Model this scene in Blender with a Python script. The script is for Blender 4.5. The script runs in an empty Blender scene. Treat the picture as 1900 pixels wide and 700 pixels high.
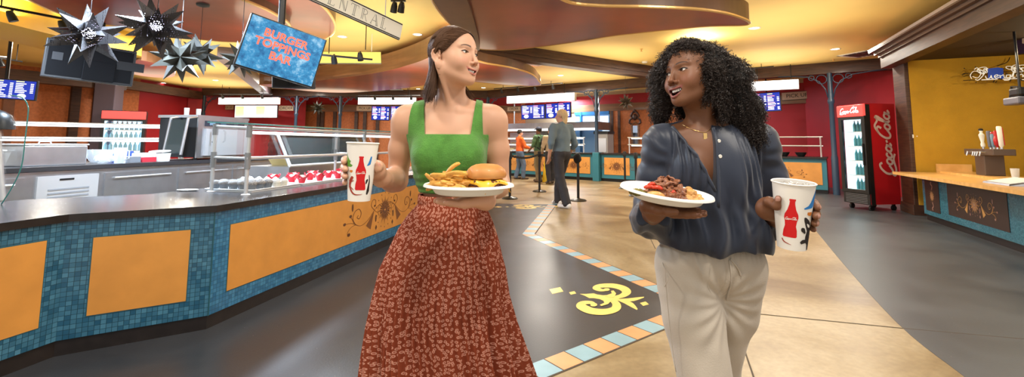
import bpy, bmesh, math, random
import numpy as np
from mathutils import Vector, Matrix, Euler
PI = math.pi
scene = bpy.context.scene
COL = scene.collection
# ------------------------------------------------------------------ camera
FPX, PX, PY, CH = 844.0, 950.0, 185.0, 1.2          # focal length in pixels of the 1900x700 frame, optical centre, camera height
TILT = math.atan(81 / 844)
_f = Vector((0, math.cos(TILT), math.sin(TILT)))
_r = Vector((1, 0, .0057)); _r = (_r - _f * _r.dot(_f)).normalized(); _u = _r.cross(_f)
CAM = Vector((0, 0, CH))
cd = bpy.data.cameras.new('camera'); cam = bpy.data.objects.new('camera', cd); COL.objects.link(cam)
cam.matrix_world = Matrix(((_r.x, _u.x, -_f.x, 0), (_r.y, _u.y, -_f.y, 0), (_r.z, _u.z, -_f.z, CH), (0, 0, 0, 1)))
cd.sensor_width = 36; cd.lens = 36 * FPX / 1900; cd.shift_x = 0; cd.shift_y = -(350 - PY) / 1900; cd.clip_start = .02
scene.camera = cam
# ------------------------------------------------------------------ world, exposure
w = bpy.data.worlds.new('hall_ambient'); scene.world = w; w.use_nodes = True
w.node_tree.nodes['Background'].inputs[0].default_value = (1.0, .965, .92, 1)
w.node_tree.nodes['Background'].inputs[1].default_value = .80
vs = scene.view_settings
vs.view_transform = 'Standard'; vs.look = 'None'; vs.gamma = 1; vs.use_curve_mapping = False
vs.exposure = .22
scene.cycles.max_bounces = 6; scene.cycles.transparent_max_bounces = 12; scene.cycles.use_denoising = True
scene.cycles.sample_clamp_indirect = 4
# ceiling and room heights
ZC = 3.25
def lamp(name, kind, loc, power, color=(1, .85, .66), size=.3, rot=(0, 0, 0), spot=None, blend=.6):
    l = bpy.data.lights.new(name, kind); o = bpy.data.objects.new(name, l); COL.objects.link(o)
    o.location = loc; o.rotation_euler = rot; l.energy = power; l.color = color
    if kind == 'AREA': l.shape = 'DISK'; l.size = size
    elif kind == 'SPOT': l.shadow_soft_size = size; l.spot_size = spot; l.spot_blend = blend
    else: l.shadow_soft_size = size
    return o
# recessed ceiling lamps over the aisle in front of the camera and over the dining area behind it
LAMP_P = 46
for x, y, k in [(-1.7, .9, .9), (.4, .3, .9), (2.3, 1.1, .9), (-.5, 3.4, 1), (2.4, 3.6, 1), (5.0, 4.0, 1.2), (.6, 6.6, 1.6), (4.2, 7.4, 1.8), (.5, 11.0, 2.4), (4.4, 10.6, 2.4), (7.0, 9.6, 1.6), (-6.4, 8.6, 2.2), (-4.2, 11.4, 2.6), (-9.6, 9.6, 2.2), (-9.4, 13.2, 2.6), (-8., 16., 2.4), (-3.5, 15.2, 2.4), (1.0, 14.2, 2.4)]:
    lamp('ceiling_lamp_light', 'AREA', (x, y, ZC - .06), LAMP_P * k, (1, .92, .80), .34)
# whiter lamps over the servers' aisle on the left
for x, y, k in [(-3.3, 3.9, 1.3), (-2.9, 6.4, 1.4), (-6.0, 4.8, 1.6)]:
    lamp('aisle_lamp_light', 'AREA', (x, y, ZC - .5 if y > 9 else 2.7), LAMP_P * k * 2.6, (.66, .82, 1), .4)
# cove lamps above the soffits, plus added floating uplights that brighten the ceiling
for x, y, z, p in [(1.2, 6.3, 3.06, 14), (2.9, 5.9, 3.06, 3), (-.6, 7.6, 3.06, 12), (-3.6, 5.6, 3.12, 10), (-2.4, 5.4, 3.14, 10), (-4.8, 7.2, 3.12, 12), (-3.2, 11.5, 3.12, 16), (.3, 10.6, 3.0, 12), (-1.6, 8.6, 2.85, 15), (-2.6, 6.6, 2.95, 15), (-3.6, 8.6, 2.95, 15), (2.0, 10.6, 3.1, 16), (4.4, 7.4, 2.96, 14.5), (4.4, 5.4, 2.9, 7), (3.6, 8.6, 2.96, 14), (6.2, 10.6, 3.0, 16), (2.2, 13.6, 3.0, 16), (-.8, 13.4, 3.0, 16), (-6.4, 9.8, 3.0, 16), (-8.8, 12.2, 3.0, 18), (-7.0, 6.2, 3.0, 12), (-5.6, 14.6, 3.0, 18), (-10.5, 15.6, 3.0, 18)]:
    lamp('cove_and_added_uplight', 'AREA', (x, y, z - .35 * (p > 14)), p * 1.25, (1, .90, .66), 2.6 if p > 14 else .6, (PI, 0, 0))
# cold light from the serving kitchens behind the counters
for x, y, p in [(2.2, 18.4, 150), (6.9, 14.8, 60), (-4, 18.6, 110), (-8.5, 15.2, 70)]:
    lamp('kitchen_lamp_light', 'AREA', (x, y, 3.0), p, (.72, .86, 1), .8)

# ------------------------------------------------------------------ pixel -> place helpers (1900x700 frame)
def ray(px, py):
    d = _f + _r * ((px - PX) / FPX) + _u * ((PY - py) / FPX)
    return d / d.y
def at(px, py, Y): return CAM + ray(px, py) * Y
def atz(px, py, z):
    d = ray(px, py); return CAM + d * ((z - CH) / d.z)
def onplane(px, py, p0, n):
    d = ray(px, py); return CAM + d * ((Vector(p0) - CAM).dot(n) / d.dot(n))

# ------------------------------------------------------------------ materials
MATS = {}
def mat(name, col=(.8, .8, .8), rough=.5, metal=0., emit=None, es=1., mott=None, bump=None, spec=.5, coat=0., trans=0., alpha=1., ior=1.45, sheen=0., sss=0.):
    m = bpy.data.materials.new(name); m.use_nodes = True; MATS[name] = m
    nt = m.node_tree; b = nt.nodes['Principled BSDF']
    def s(k, v):
        if k in b.inputs: b.inputs[k].default_value = v
    s('Base Color', (*col, 1)); s('Roughness', rough); s('Metallic', metal); s('Specular IOR Level', spec); s('IOR', ior)
    s('Coat Weight', coat); s('Coat Roughness', .12); s('Transmission Weight', trans); s('Alpha', alpha); s('Sheen Weight', sheen)
    if sss: s('Subsurface Weight', sss); s('Subsurface Radius', (1, .35, .2)); s('Subsurface Scale', .006)
    if emit: s('Emission Color', (*emit, 1)); s('Emission Strength', es)
    co = None
    if mott or bump:
        tc = nt.nodes.new('ShaderNodeTexCoord'); co = tc.outputs['Object']
    if mott:                                         # (scale, amount, detail[, second colour])
        n = nt.nodes.new('ShaderNodeTexNoise'); n.inputs['Scale'].default_value = mott[0]; n.inputs['Detail'].default_value = mott[2]
        nt.links.new(co, n.inputs['Vector'])
        r = nt.nodes.new('ShaderNodeValToRGB'); nt.links.new(n.outputs['Fac'], r.inputs[0])
        c2 = mott[3] if len(mott) > 3 else tuple(c * (1 - mott[1]) for c in col)
        c1 = col if len(mott) > 3 else tuple(min(1, c * (1 + mott[1] * .6)) for c in col)
        r.color_ramp.elements[0].position = .3; r.color_ramp.elements[0].color = (*c2, 1)
        r.color_ramp.elements[1].position = .7; r.color_ramp.elements[1].color = (*c1, 1)
        nt.links.new(r.outputs[0], b.inputs['Base Color'])
    if bump:
        n = nt.nodes.new('ShaderNodeTexNoise'); n.inputs['Scale'].default_value = bump[0]; n.inputs['Detail'].default_value = 3
        nt.links.new(co, n.inputs['Vector'])
        k = nt.nodes.new('ShaderNodeBump'); k.inputs['Strength'].default_value = bump[1]; k.inputs['Distance'].default_value = .01
        nt.links.new(n.outputs['Fac'], k.inputs['Height']); nt.links.new(k.outputs[0], b.inputs['Normal'])
    return m
def N(m, t, **kw):
    n = m.node_tree.nodes.new(t)
    for k, v in kw.items():
        if k in n.inputs: n.inputs[k].default_value = v
        else: setattr(n, k, v)
    return n
def L(m, a, b): m.node_tree.links.new(a, b)
def bsdf(m): return m.node_tree.nodes['Principled BSDF']
def wood(name, c1, c2, scale=3., stretch=(1, 1, 12), rough=.35, coat=.2):
    m = mat(name, c1, rough, coat=coat)
    tc = N(m, 'ShaderNodeTexCoord'); mp = N(m, 'ShaderNodeMapping'); mp.inputs['Scale'].default_value = stretch
    L(m, tc.outputs['Object'], mp.inputs[0]); n = N(m, 'ShaderNodeTexNoise', Scale=scale, Detail=5.); L(m, mp.outputs[0], n.inputs['Vector'])
    r = N(m, 'ShaderNodeValToRGB'); r.color_ramp.elements[0].color = (*c2, 1); r.color_ramp.elements[1].color = (*c1, 1)
    r.color_ramp.elements[0].position = .35; r.color_ramp.elements[1].position = .65
    L(m, n.outputs['Fac'], r.inputs[0]); L(m, r.outputs[0], bsdf(m).inputs['Base Color'])
    return m
def tiles(name, c1, c2, grout, tw, th, mort=.0012, rough=.25):
    m = mat(name, c1, rough, coat=.3)
    uv = N(m, 'ShaderNodeTexCoord'); b = N(m, 'ShaderNodeTexBrick', offset=0., squash=1.)
    b.inputs['Color1'].default_value = (*c1, 1); b.inputs['Color2'].default_value = (*c2, 1); b.inputs['Mortar'].default_value = (*grout, 1)
    b.inputs['Scale'].default_value = 1; b.inputs['Mortar Size'].default_value = mort; b.inputs['Brick Width'].default_value = tw; b.inputs['Row Height'].default_value = th
    b.inputs['Mortar Smooth'].default_value = .1
    L(m, uv.outputs['UV'], b.inputs['Vector'])
    n = N(m, 'ShaderNodeTexNoise', Scale=9., Detail=2.); L(m, uv.outputs['UV'], n.inputs['Vector'])
    hs = N(m, 'ShaderNodeMix', data_type='RGBA', blend_type='MULTIPLY'); hs.inputs[0].default_value = .35
    L(m, b.outputs['Color'], hs.inputs[6]); L(m, n.outputs['Fac'], hs.inputs[7]); L(m, hs.outputs[2], bsdf(m).inputs['Base Color'])
    k = N(m, 'ShaderNodeBump', Strength=.35, Distance=.002, invert=True); L(m, b.outputs['Fac'], k.inputs['Height']); L(m, k.outputs[0], bsdf(m).inputs['Normal'])
    return m

# ------------------------------------------------------------------ mesh builder
class MB:
    def __init__(s): s.v, s.f, s.m = [], [], []
    def add(s, vs, fs, mi=0):
        b = len(s.v); s.v += [tuple(v) for v in vs]; s.f += [tuple(i + b for i in f) for f in fs]; s.m += [mi] * len(fs); return s
    def box(s, c, size, rz=0, mi=0, M=None):
        a, b, d = [k / 2 for k in size]; R = Matrix.Rotation(rz, 3, 'Z') if M is None else M
        vs = [R @ Vector((x * a, y * b, z * d)) + Vector(c) for x in (-1, 1) for y in (-1, 1) for z in (-1, 1)]
        return s.add(vs, [(0, 1, 3, 2), (4, 6, 7, 5), (0, 4, 5, 1), (2, 3, 7, 6), (0, 2, 6, 4), (1, 5, 7, 3)], mi)
    def bbox(s, c, size, r=.004, rz=0, mi=0, M=None, seg=2):      # box with rounded edges
        bm = bmesh.new(); bmesh.ops.create_cube(bm, size=1)
        for v in bm.verts: v.co = Vector((v.co.x * size[0], v.co.y * size[1], v.co.z * size[2]))
        bmesh.ops.bevel(bm, geom=bm.edges[:], offset=min(r, min(size) * .45), segments=seg, affect='EDGES', profile=.5)
        R = Matrix.Rotation(rz, 3, 'Z') if M is None else M
        bm.verts.ensure_lookup_table()
        s.add([R @ v.co + Vector(c) for v in bm.verts], [[v.index for v in f.verts] for f in bm.faces], mi); bm.free(); return s
    def hexa(s, p, mi=0):                                          # 8 corners: bottom ring 0-3, top ring 4-7
        return s.add(p, [(3, 2, 1, 0), (4, 5, 6, 7), (0, 1, 5, 4), (1, 2, 6, 5), (2, 3, 7, 6), (3, 0, 4, 7)], mi)
    def slab(s, a, b, w, z0, z1, side=1, mi=0):                    # vertical wall-like slab from a to b (xy), thickness w to the left of a->b
        a = Vector((a[0], a[1], 0)); b = Vector((b[0], b[1], 0)); d = (b - a).normalized(); n = Vector((-d.y, d.x, 0)) * w * side
        q = [a, b, b + n, a + n]
        if side < 0: q = [a + n, b + n, b, a]
        return s.hexa([(p.x, p.y, z0) for p in q] + [(p.x, p.y, z1) for p in q], mi)
    def prism(s, poly, z0, z1, mi=0, mside=None):                  # horizontal polygon (ccw) extruded in z
        n = len(poly); A = sum(poly[i][0] * poly[(i + 1) % n][1] - poly[(i + 1) % n][0] * poly[i][1] for i in range(n))
        if A < 0: poly = poly[::-1]
        vs = [(p[0], p[1], z0) for p in poly] + [(p[0], p[1], z1) for p in poly]
        s.add(vs, [tuple(range(n))[::-1], tuple(range(n, 2 * n))], mi)
        b = len(s.v) - 2 * n
        s.f += [(b + i, b + (i + 1) % n, b + n + (i + 1) % n, b + n + i) for i in range(n)]; s.m += [mi if mside is None else mside] * n
        return s
    def plate(s, poly, n, th, mi=0):                               # any planar polygon (3d pts) extruded by th along n
        n = Vector(n).normalized() * th; k = len(poly); P = [Vector(p) for p in poly]
        vs = P + [p + n for p in P]
        return s.add(vs, [tuple(range(k))[::-1], tuple(range(k, 2 * k))] + [(i, (i + 1) % k, k + (i + 1) % k, k + i) for i in range(k)], mi)
    def tube(s, pts, r, seg=8, mi=0, cap=True, closed=False):
        P = [Vector(p) for p in pts]; n = len(P); rr = r if hasattr(r, '__len__') else [r] * n
        up = None; rings = []
        for i in range(n):
            t = (P[(i + 1) % n] - P[i - 1]) if closed else (P[min(i + 1, n - 1)] - P[max(i - 1, 0)])
            if t.length < 1e-9: t = Vector((0, 0, 1))
            t.normalize()
            if up is None:
                up = Vector((0, 0, 1)) if abs(t.z) < .9 else Vector((1, 0, 0))
            up = (up - t * up.dot(t))
            if up.length < 1e-6: up = t.orthogonal()
            up.normalize(); sd = t.cross(up)
            rings.append([P[i] + (up * math.cos(2 * PI * k / seg) + sd * math.sin(2 * PI * k / seg)) * rr[i] for k in range(seg)])
        vs = [v for q in rings for v in q]; fs = []
        for i in range(n if closed else n - 1):
            for k in range(seg):
                a, b = i * seg + k, i * seg + (k + 1) % seg; c, d = ((i + 1) % n) * seg + (k + 1) % seg, ((i + 1) % n) * seg + k
                fs.append((a, d, c, b))
        if cap and not closed: fs += [tuple(range(seg)), tuple(range((n - 1) * seg, n * seg))[::-1]]
        return s.add(vs, fs, mi)
    def lathe(s, prof, seg=24, c=(0, 0, 0), mi=0, M=None, sx=1., sy=1., cap=True):
        c = Vector(c); vs = []
        for r, z in prof:
            for k in range(seg):
                v = Vector((r * math.cos(2 * PI * k / seg) * sx, r * math.sin(2 * PI * k / seg) * sy, z)); vs.append((M @ v if M is not None else v) + c)
        fs = [(i * seg + k, i * seg + (k + 1) % seg, (i + 1) * seg + (k + 1) % seg, (i + 1) * seg + k) for i in range(len(prof) - 1) for k in range(seg)]
        if cap:
            if prof[0][0] > 1e-5: fs.append(tuple(range(seg))[::-1])
            if prof[-1][0] > 1e-5: fs.append(tuple(range((len(prof) - 1) * seg, len(prof) * seg)))
        return s.add(vs, fs, mi)
    def ball(s, c, r, seg=14, rings=8, mi=0, M=None):
        rx, ry, rz = r if hasattr(r, '__len__') else (r, r, r)
        vs, fs = [], []
        for i in range(rings + 1):
            th = PI * i / rings
            for k in range(seg):
                v = Vector((rx * math.sin(th) * math.cos(2 * PI * k / seg), ry * math.sin(th) * math.sin(2 * PI * k / seg), -rz * math.cos(th)))
                vs.append((M @ v if M is not None else v) + Vector(c))
        for i in range(rings):
            for k in range(seg): fs.append((i * seg + k, i * seg + (k + 1) % seg, (i + 1) * seg + (k + 1) % seg, (i + 1) * seg + k))
        return s.add(vs, fs, mi)
    def ribbon(s, pts, wd, O, U, V, n, off=.0015, mi=0):           # flat painted stroke on the plane O + u U + v V
        P = [Vector((p[0], p[1])) for p in pts]; k = len(P); ww = wd if hasattr(wd, '__len__') else [wd] * k; vs = []
        for i in range(k):
            t = P[min(i + 1, k - 1)] - P[max(i - 1, 0)]
            t = t.normalized() if t.length > 1e-9 else Vector((1, 0)); q = Vector((-t.y, t.x)) * ww[i] / 2
            for e in (P[i] + q, P[i] - q): vs.append(O + U * e.x + V * e.y + n * off)
        return s.add(vs, [(2 * i + 1, 2 * i + 3, 2 * i + 2, 2 * i) for i in range(k - 1)], mi)
    def patch(s, poly, O, U, V, n, off=.0015, mi=0):
        return s.add([O + U * p[0] + V * p[1] + n * off for p in poly], [tuple(range(len(poly)))], mi)
WM = {}
def link(o, parent=None):
    COL.objects.link(o)
    if parent is not None: o.parent = parent
    WM[o.name] = WM[parent.name].copy() if parent is not None else Matrix.Identity(4)
    return o
def thing(name, label, cat, loc=(0, 0, 0), rz=0, group=None):
    o = bpy.data.objects.new(name, None); COL.objects.link(o); o.empty_display_size = .1
    o.location = loc; o.rotation_euler = (0, 0, rz); WM[o.name] = Matrix.Translation(loc) @ Matrix.Rotation(rz, 4, 'Z')
    return tag(o, label, cat, group)
def tag(o, label, cat, group=None, kind=None):
    o['label'] = label; o['category'] = cat
    if group: o['group'] = group
    if kind: o['kind'] = kind
    return o
def obj(name, mb, mats, parent=None, local=False, smooth=False, uv=None, label=None, angle=None):
    me = bpy.data.meshes.new(name)
    vs = mb.v
    if parent is not None and not local:
        Mi = WM[parent.name].inverted(); vs = [Mi @ Vector(v) for v in vs]
    me.from_pydata([tuple(v) for v in vs], [], mb.f); me.validate(clean_customdata=False)
    mats = mats if isinstance(mats, (list, tuple)) else [mats]
    for m in mats: me.materials.append(MATS[m] if isinstance(m, str) else m)
    if len(me.polygons) == len(mb.m): me.polygons.foreach_set('material_index', mb.m)
    if uv:
        ul = me.uv_layers.new(name='UVMap')
        for lp in me.loops: ul.data[lp.index].uv = uv(Vector(mb.v[lp.vertex_index]))
    if smooth or angle:
        me.polygons.foreach_set('use_smooth', [True] * len(me.polygons))
        if angle or smooth == 'auto': me.set_sharp_from_angle(angle=angle or math.radians(40))
    o = link(bpy.data.objects.new(name, me), parent)
    if label: o['label'] = label
    return o
def struct(name, mb, mats, parent=None, **k):
    o = obj(name, mb, mats, parent, **k)
    if parent is None: o['kind'] = 'structure'
    return o
KIDS = {}
def copy_tree(o, label=None, group=None, loc=None, rot=None, parent=None):
    c = o.copy(); COL.objects.link(c)
    if parent is not None: c.parent = parent
    if label: c['label'] = label
    if group: c['group'] = group
    if loc is not None: c.location = loc
    if rot is not None: c.rotation_euler = rot
    WM[c.name] = Matrix.Translation(c.location) @ c.rotation_euler.to_matrix().to_4x4()
    for ch in [q for q in ALLOBJ() if q.parent == o]: copy_tree(ch, parent=c)
    return c
def ALLOBJ(): return list(bpy.data.objects)
def kids(o): return [q for q in bpy.data.objects if q.parent == o]
def cr(pts, n=8, closed=False):                                     # Catmull-Rom through points
    P = [Vector(p) for p in pts]; out = []; k = len(P)
    for i in range(k if closed else k - 1):
        g = (lambda j: P[j % k]) if closed else (lambda j: P[max(0, min(k - 1, j))])
        a, b, c, d = g(i - 1), g(i), g(i + 1), g(i + 2)
        for t in [j / n for j in range(n)]:
            out.append(.5 * ((2 * b) + (c - a) * t + (2 * a - 5 * b + 4 * c - d) * t * t + (3 * b - a - 3 * c + d) * t ** 3))
    if not closed: out.append(P[-1])
    return out
def text_mb(s, size, O, U, V, n, ext=.002, align='CENTER', off=.001, spacing=1., bold=0., line=1.):
    c = bpy.data.curves.new('t', 'FONT'); c.body = s; c.size = 1; c.align_x = align; c.align_y = 'CENTER'; c.extrude = 0; c.space_character = spacing; c.offset = bold; c.space_line = line; c.resolution_u = 3
    o = bpy.data.objects.new('t', c); COL.objects.link(o); dg = bpy.context.evaluated_depsgraph_get(); dg.update()
    me = bpy.data.meshes.new_from_object(o.evaluated_get(dg)); mb = MB()
    mb.add([O + U * (v.co.x * size) + V * (v.co.y * size) + n * off for v in me.vertices], [tuple(p.vertices) for p in me.polygons])
    bpy.data.objects.remove(o); bpy.data.curves.remove(c); bpy.data.meshes.remove(me)
    return mb
rnd = random.Random(7)
# ------------------------------------------------------------------ implicit-surface sculpting: smooth unions of tapered limbs, meshed with surface nets
class Sculpt:
    def __init__(s): s.p = []; s.disp = None
    def _add(s, fn, lo, hi, op, k): s.p.append((fn, np.array(lo, float) - k - .038, np.array(hi, float) + k + .038, op, k)); return s
    def rc(s, a, b, ra, rb, k=.02, op='u', sq=None):                 # tapered capsule; sq = (axis, factor) flattens it
        a = np.array(a, float); b = np.array(b, float); ba = b - a; bb = max(ba.dot(ba), 1e-12); ax = None
        if sq is not None: ax = np.array(sq[0], float); ax /= np.linalg.norm(ax); fz = sq[1]
        def fn(P):
            pa = P - a; h = np.clip(pa @ ba / bb, 0, 1); q = pa - h[:, None] * ba
            if ax is not None: q = q + (q @ ax)[:, None] * ax * (1 / fz - 1)
            d = np.sqrt((q * q).sum(1)) - (ra + (rb - ra) * h)
            return d * (min(1, fz) if ax is not None else 1)
        R = max(ra, rb) * (max(1, sq[1]) if sq is not None else 1); return s._add(fn, np.minimum(a, b) - R, np.maximum(a, b) + R, op, k)
    def ell(s, c, r, k=.02, op='u', R=None):                        # ellipsoid, columns of R are its axes
        c = np.array(c, float); r = np.array(r, float); R_ = None if R is None else np.array(R, float)
        def fn(P):
            q = P - c
            if R_ is not None: q = q @ R_
            k0 = np.sqrt(((q / r) ** 2).sum(1)); k1 = np.sqrt(((q / r ** 2) ** 2).sum(1)); return k0 * (k0 - 1) / np.maximum(k1, 1e-9)
        m = r.max(); return s._add(fn, c - m, c + m, op, k)
    def chain(s, pts, rad, k=.01, op='u', sq=None):
        rad = rad if hasattr(rad, '__len__') else [rad] * len(pts)
        for i in range(len(pts) - 1): s.rc(pts[i], pts[i + 1], rad[i], rad[i + 1], k, op, sq)
        return s
    def cut(s, fn, lo, hi, k=.003): return s._add(fn, lo, hi, 's', k)
    def keep(s, fn, k=.002): return s._add(fn, (-99,) * 3, (99,) * 3, 'i', k)
    def ev(s, P, idx=None):
        d = np.full(len(P), 1.0)
        for i in (range(len(s.p)) if idx is None else idx):
            fn, lo, hi, op, k = s.p[i]; e = fn(P)
            if op == 'u':
                h = np.clip(.5 + .5 * (d - e) / k, 0, 1); d = d + (e - d) * h - k * h * (1 - h)
            elif op == 's':
                h = np.clip(.5 - .5 * (d + e) / k, 0, 1); d = d + (-e - d) * h + k * h * (1 - h)
            else:
                h = np.clip(.5 - .5 * (d - e) / k, 0, 1); d = d + (e - d) * h + k * h * (1 - h)
        if s.disp is not None: d = d + s.disp(P)
        return d
    def mesh(s, vx, lo=None, hi=None, B=20):
        U = [q for q in s.p if q[3] == 'u']
        l = np.min([q[1] for q in U], 0); h = np.max([q[2] for q in U], 0)
        if lo is not None: l = np.maximum(l, lo)
        if hi is not None: h = np.minimum(h, hi)
        l = np.floor(l / vx).astype(int); nb = np.ceil((h / vx - l) / B).astype(int); lim = np.round((h / vx) - l).astype(int)
        LO = np.array([q[1] for q in s.p]); HI = np.array([q[2] for q in s.p]); S_ = B * vx
        g = np.arange(B + 1); gx = np.stack(np.meshgrid(g, g, g, indexing='ij'), -1).reshape(-1, 3)
        cg = np.array([(x, y, z) for x in (0, .5, 1) for y in (0, .5, 1) for z in (0, .5, 1)]) * S_
        V, K, Q = [], [], []; big = 1 << 20
        key = lambda c: (c[:, 0] * big + c[:, 1]) * big + c[:, 2]
        for bx in range(nb[0]):
            for by in range(nb[1]):
                for bz in range(nb[2]):
                    o = np.array((bx, by, bz)) * B; w0 = (l + o) * vx; w1 = w0 + S_
                    idx = np.nonzero(((LO <= w1) & (HI >= w0)).all(1))[0]
                    if not any(s.p[i][3] == 'u' for i in idx): continue
                    if np.abs(s.ev(w0 + cg, idx)).min() > S_ * .7: continue
                    d = s.ev((l + o + gx) * vx, idx).reshape(B + 1, B + 1, B + 1); ins = d < 0
                    if ins.all() or not ins.any(): continue
                    cs = np.zeros((B, B, B)); ws = np.zeros((B, B, B, 3)); cnt = np.zeros((B, B, B))
                    sl = lambda a, x, y, z: a[x:x + B, y:y + B, z:z + B]
                    for ax in range(3):
                        for u in (0, 1):
                            for v in (0, 1):
                                c0 = [0, 0, 0]; o1, o2 = [q for q in range(3) if q != ax]; c0[o1] = u; c0[o2] = v; c1 = list(c0); c1[ax] = 1
                                da, db = sl(d, *c0), sl(d, *c1); m = (da < 0) != (db < 0); t = np.where(m, da / np.where(m, da - db, 1), 0)
                                cnt += m
                                for q in range(3): ws[..., q] += m * (c0[q] + (t if q == ax else 0))
                    m = cnt > 0; ci = np.argwhere(m)
                    if len(ci) == 0: continue
                    ok = ((ci + o) < lim).all(1); ci = ci[ok]
                    loc = ws[ci[:, 0], ci[:, 1], ci[:, 2]] / cnt[ci[:, 0], ci[:, 1], ci[:, 2]][:, None]
                    V.append((l + o + ci + loc) * vx); K.append(key(ci + o + 1))
                    for ax in range(3):
                        c1 = [0, 0, 0]; c1[ax] = 1
                        a, b = d[:B, :B, :B] < 0, sl(d, *c1) < 0; e = np.argwhere(a != b)
                        if len(e) == 0: continue
                        fl_ = a[e[:, 0], e[:, 1], e[:, 2]]; o1, o2 = (ax + 1) % 3, (ax + 2) % 3
                        e1 = np.zeros(3, int); e1[o1] = 1; e2 = np.zeros(3, int); e2[o2] = 1; g0 = e + o + 1
                        q = np.stack([key(g0), key(g0 - e1), key(g0 - e1 - e2), key(g0 - e2)], 1)
                        q[~fl_] = q[~fl_][:, ::-1]; Q.append(q)
        V = np.concatenate(V); K = np.concatenate(K); Q = np.concatenate(Q)
        srt = np.argsort(K); Ks = K[srt]; pos = np.clip(np.searchsorted(Ks, Q), 0, len(Ks) - 1); okq = (Ks[pos] == Q).all(1)
        return V, srt[pos][okq]
def relax(V, F, n=1, lam=.5):
    e = np.concatenate([F[:, [0, 1]], F[:, [1, 2]], F[:, [2, 3]], F[:, [3, 0]]])
    for _ in range(n):
        acc = np.zeros_like(V); c = np.zeros(len(V))
        for i, j in ((0, 1), (1, 0)): np.add.at(acc, e[:, i], V[e[:, j]]); np.add.at(c, e[:, i], 1)
        V = V + (acc / np.maximum(c, 1)[:, None] - V) * lam
    return V
def npmesh(name, V, F, mats, parent=None, col=None, mi=None, smooth=True, uv=None, label=None):
    """mesh from numpy arrays (world coordinates); col = per-vertex colours for a material reading attribute 'tint'"""
    V = np.asarray(V, float)
    if parent is not None:
        Mi = np.array(WM[parent.name].inverted()); V = V @ Mi[:3, :3].T + Mi[:3, 3]
    me = bpy.data.meshes.new(name); n = F.shape[1]
    me.vertices.add(len(V)); me.vertices.foreach_set('co', V.astype(np.float32).ravel())
    me.loops.add(F.size); me.loops.foreach_set('vertex_index', F.astype(np.int32).ravel())
    me.polygons.add(len(F)); me.polygons.foreach_set('loop_start', (np.arange(len(F)) * n).astype(np.int32))
    me.polygons.foreach_set('use_smooth', np.full(len(F), smooth))
    for m in (mats if isinstance(mats, (list, tuple)) else [mats]): me.materials.append(MATS[m] if isinstance(m, str) else m)
    if mi is not None: me.polygons.foreach_set('material_index', np.asarray(mi, np.int32))
    if col is not None:
        a = me.color_attributes.new('tint', 'FLOAT_COLOR', 'POINT'); c = np.ones((len(V), 4), np.float32); c[:, :3] = col; a.data.foreach_set('color', c.ravel())
    if uv is not None:
        ul = me.uv_layers.new(name='UVMap'); ul.data.foreach_set('uv', np.asarray(uv, np.float32)[F.ravel()].ravel())
    me.update(calc_edges=True); me.validate()
    o = link(bpy.data.objects.new(name, me), parent)
    if label: o['label'] = label
    return o
def nptubes(paths, radii, seg=4, closed_ends=False):
    """many tubes at once: paths (n, k, 3), radii (n, k) -> V, F"""
    n, k, _ = paths.shape; T = np.gradient(paths, axis=1); T /= np.maximum(np.linalg.norm(T, axis=2, keepdims=True), 1e-9)
    ref = np.where(np.abs(T[..., 2:3]) < .9, np.array([0, 0, 1.]), np.array([1., 0, 0])); A = np.cross(T, ref); A /= np.maximum(np.linalg.norm(A, axis=2, keepdims=True), 1e-9); Bv = np.cross(T, A)
    th = 2 * np.pi * np.arange(seg) / seg
    V = paths[:, :, None] + (A[:, :, None] * np.cos(th)[None, None, :, None] + Bv[:, :, None] * np.sin(th)[None, None, :, None]) * radii[:, :, None, None]
    i = np.arange(n)[:, None, None] * k * seg + np.arange(k - 1)[None, :, None] * seg; j = np.arange(seg)[None, None, :]; j2 = (j + 1) % seg
    F = np.stack([i + j, i + j2, i + seg + j2, i + seg + j], -1).reshape(-1, 4)
    return V.reshape(-1, 3), F
def tint_mat(name, rough=.45, sss=0., spec=.5, bump=None, coat=0., sheen=0.):
    m = mat(name, (1, 1, 1), rough, spec=spec, sss=sss, bump=bump, coat=coat, sheen=sheen)
    a = N(m, 'ShaderNodeVertexColor'); a.layer_name = 'tint'; L(m, a.outputs[0], bsdf(m).inputs['Base Color']); return m
def vnoise(P, sc, seed=0):                                           # smooth value noise in numpy
    q = P * sc + seed * 17.3; i = np.floor(q).astype(np.int64); f = q - i; f = f * f * (3 - 2 * f)
    def hsh(a, b, c): h = (a * 73856093) ^ (b * 19349663) ^ (c * 83492791) ^ (seed * 2654435); h = (h ^ (h >> 13)) * 1274126177; return ((h ^ (h >> 16)) & 0xffff) / 65535.
    r = 0
    for x in (0, 1):
        for y in (0, 1):
            for z in (0, 1): r = r + hsh(i[:, 0] + x, i[:, 1] + y, i[:, 2] + z) * (f[:, 0] if x else 1 - f[:, 0]) * (f[:, 1] if y else 1 - f[:, 1]) * (f[:, 2] if z else 1 - f[:, 2])
    return r * 2 - 1
def sstep(a, b, x): t = np.clip((x - a) / (b - a), 0, 1); return t * t * (3 - 2 * t)
def noisy(mb, amp, sc, seed):
    P = np.array(mb.v); mb.v = [tuple(v) for v in P + (vnoise(P, sc, seed) * amp)[:, None] * np.array((.7, .7, .5))]; return mb
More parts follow.
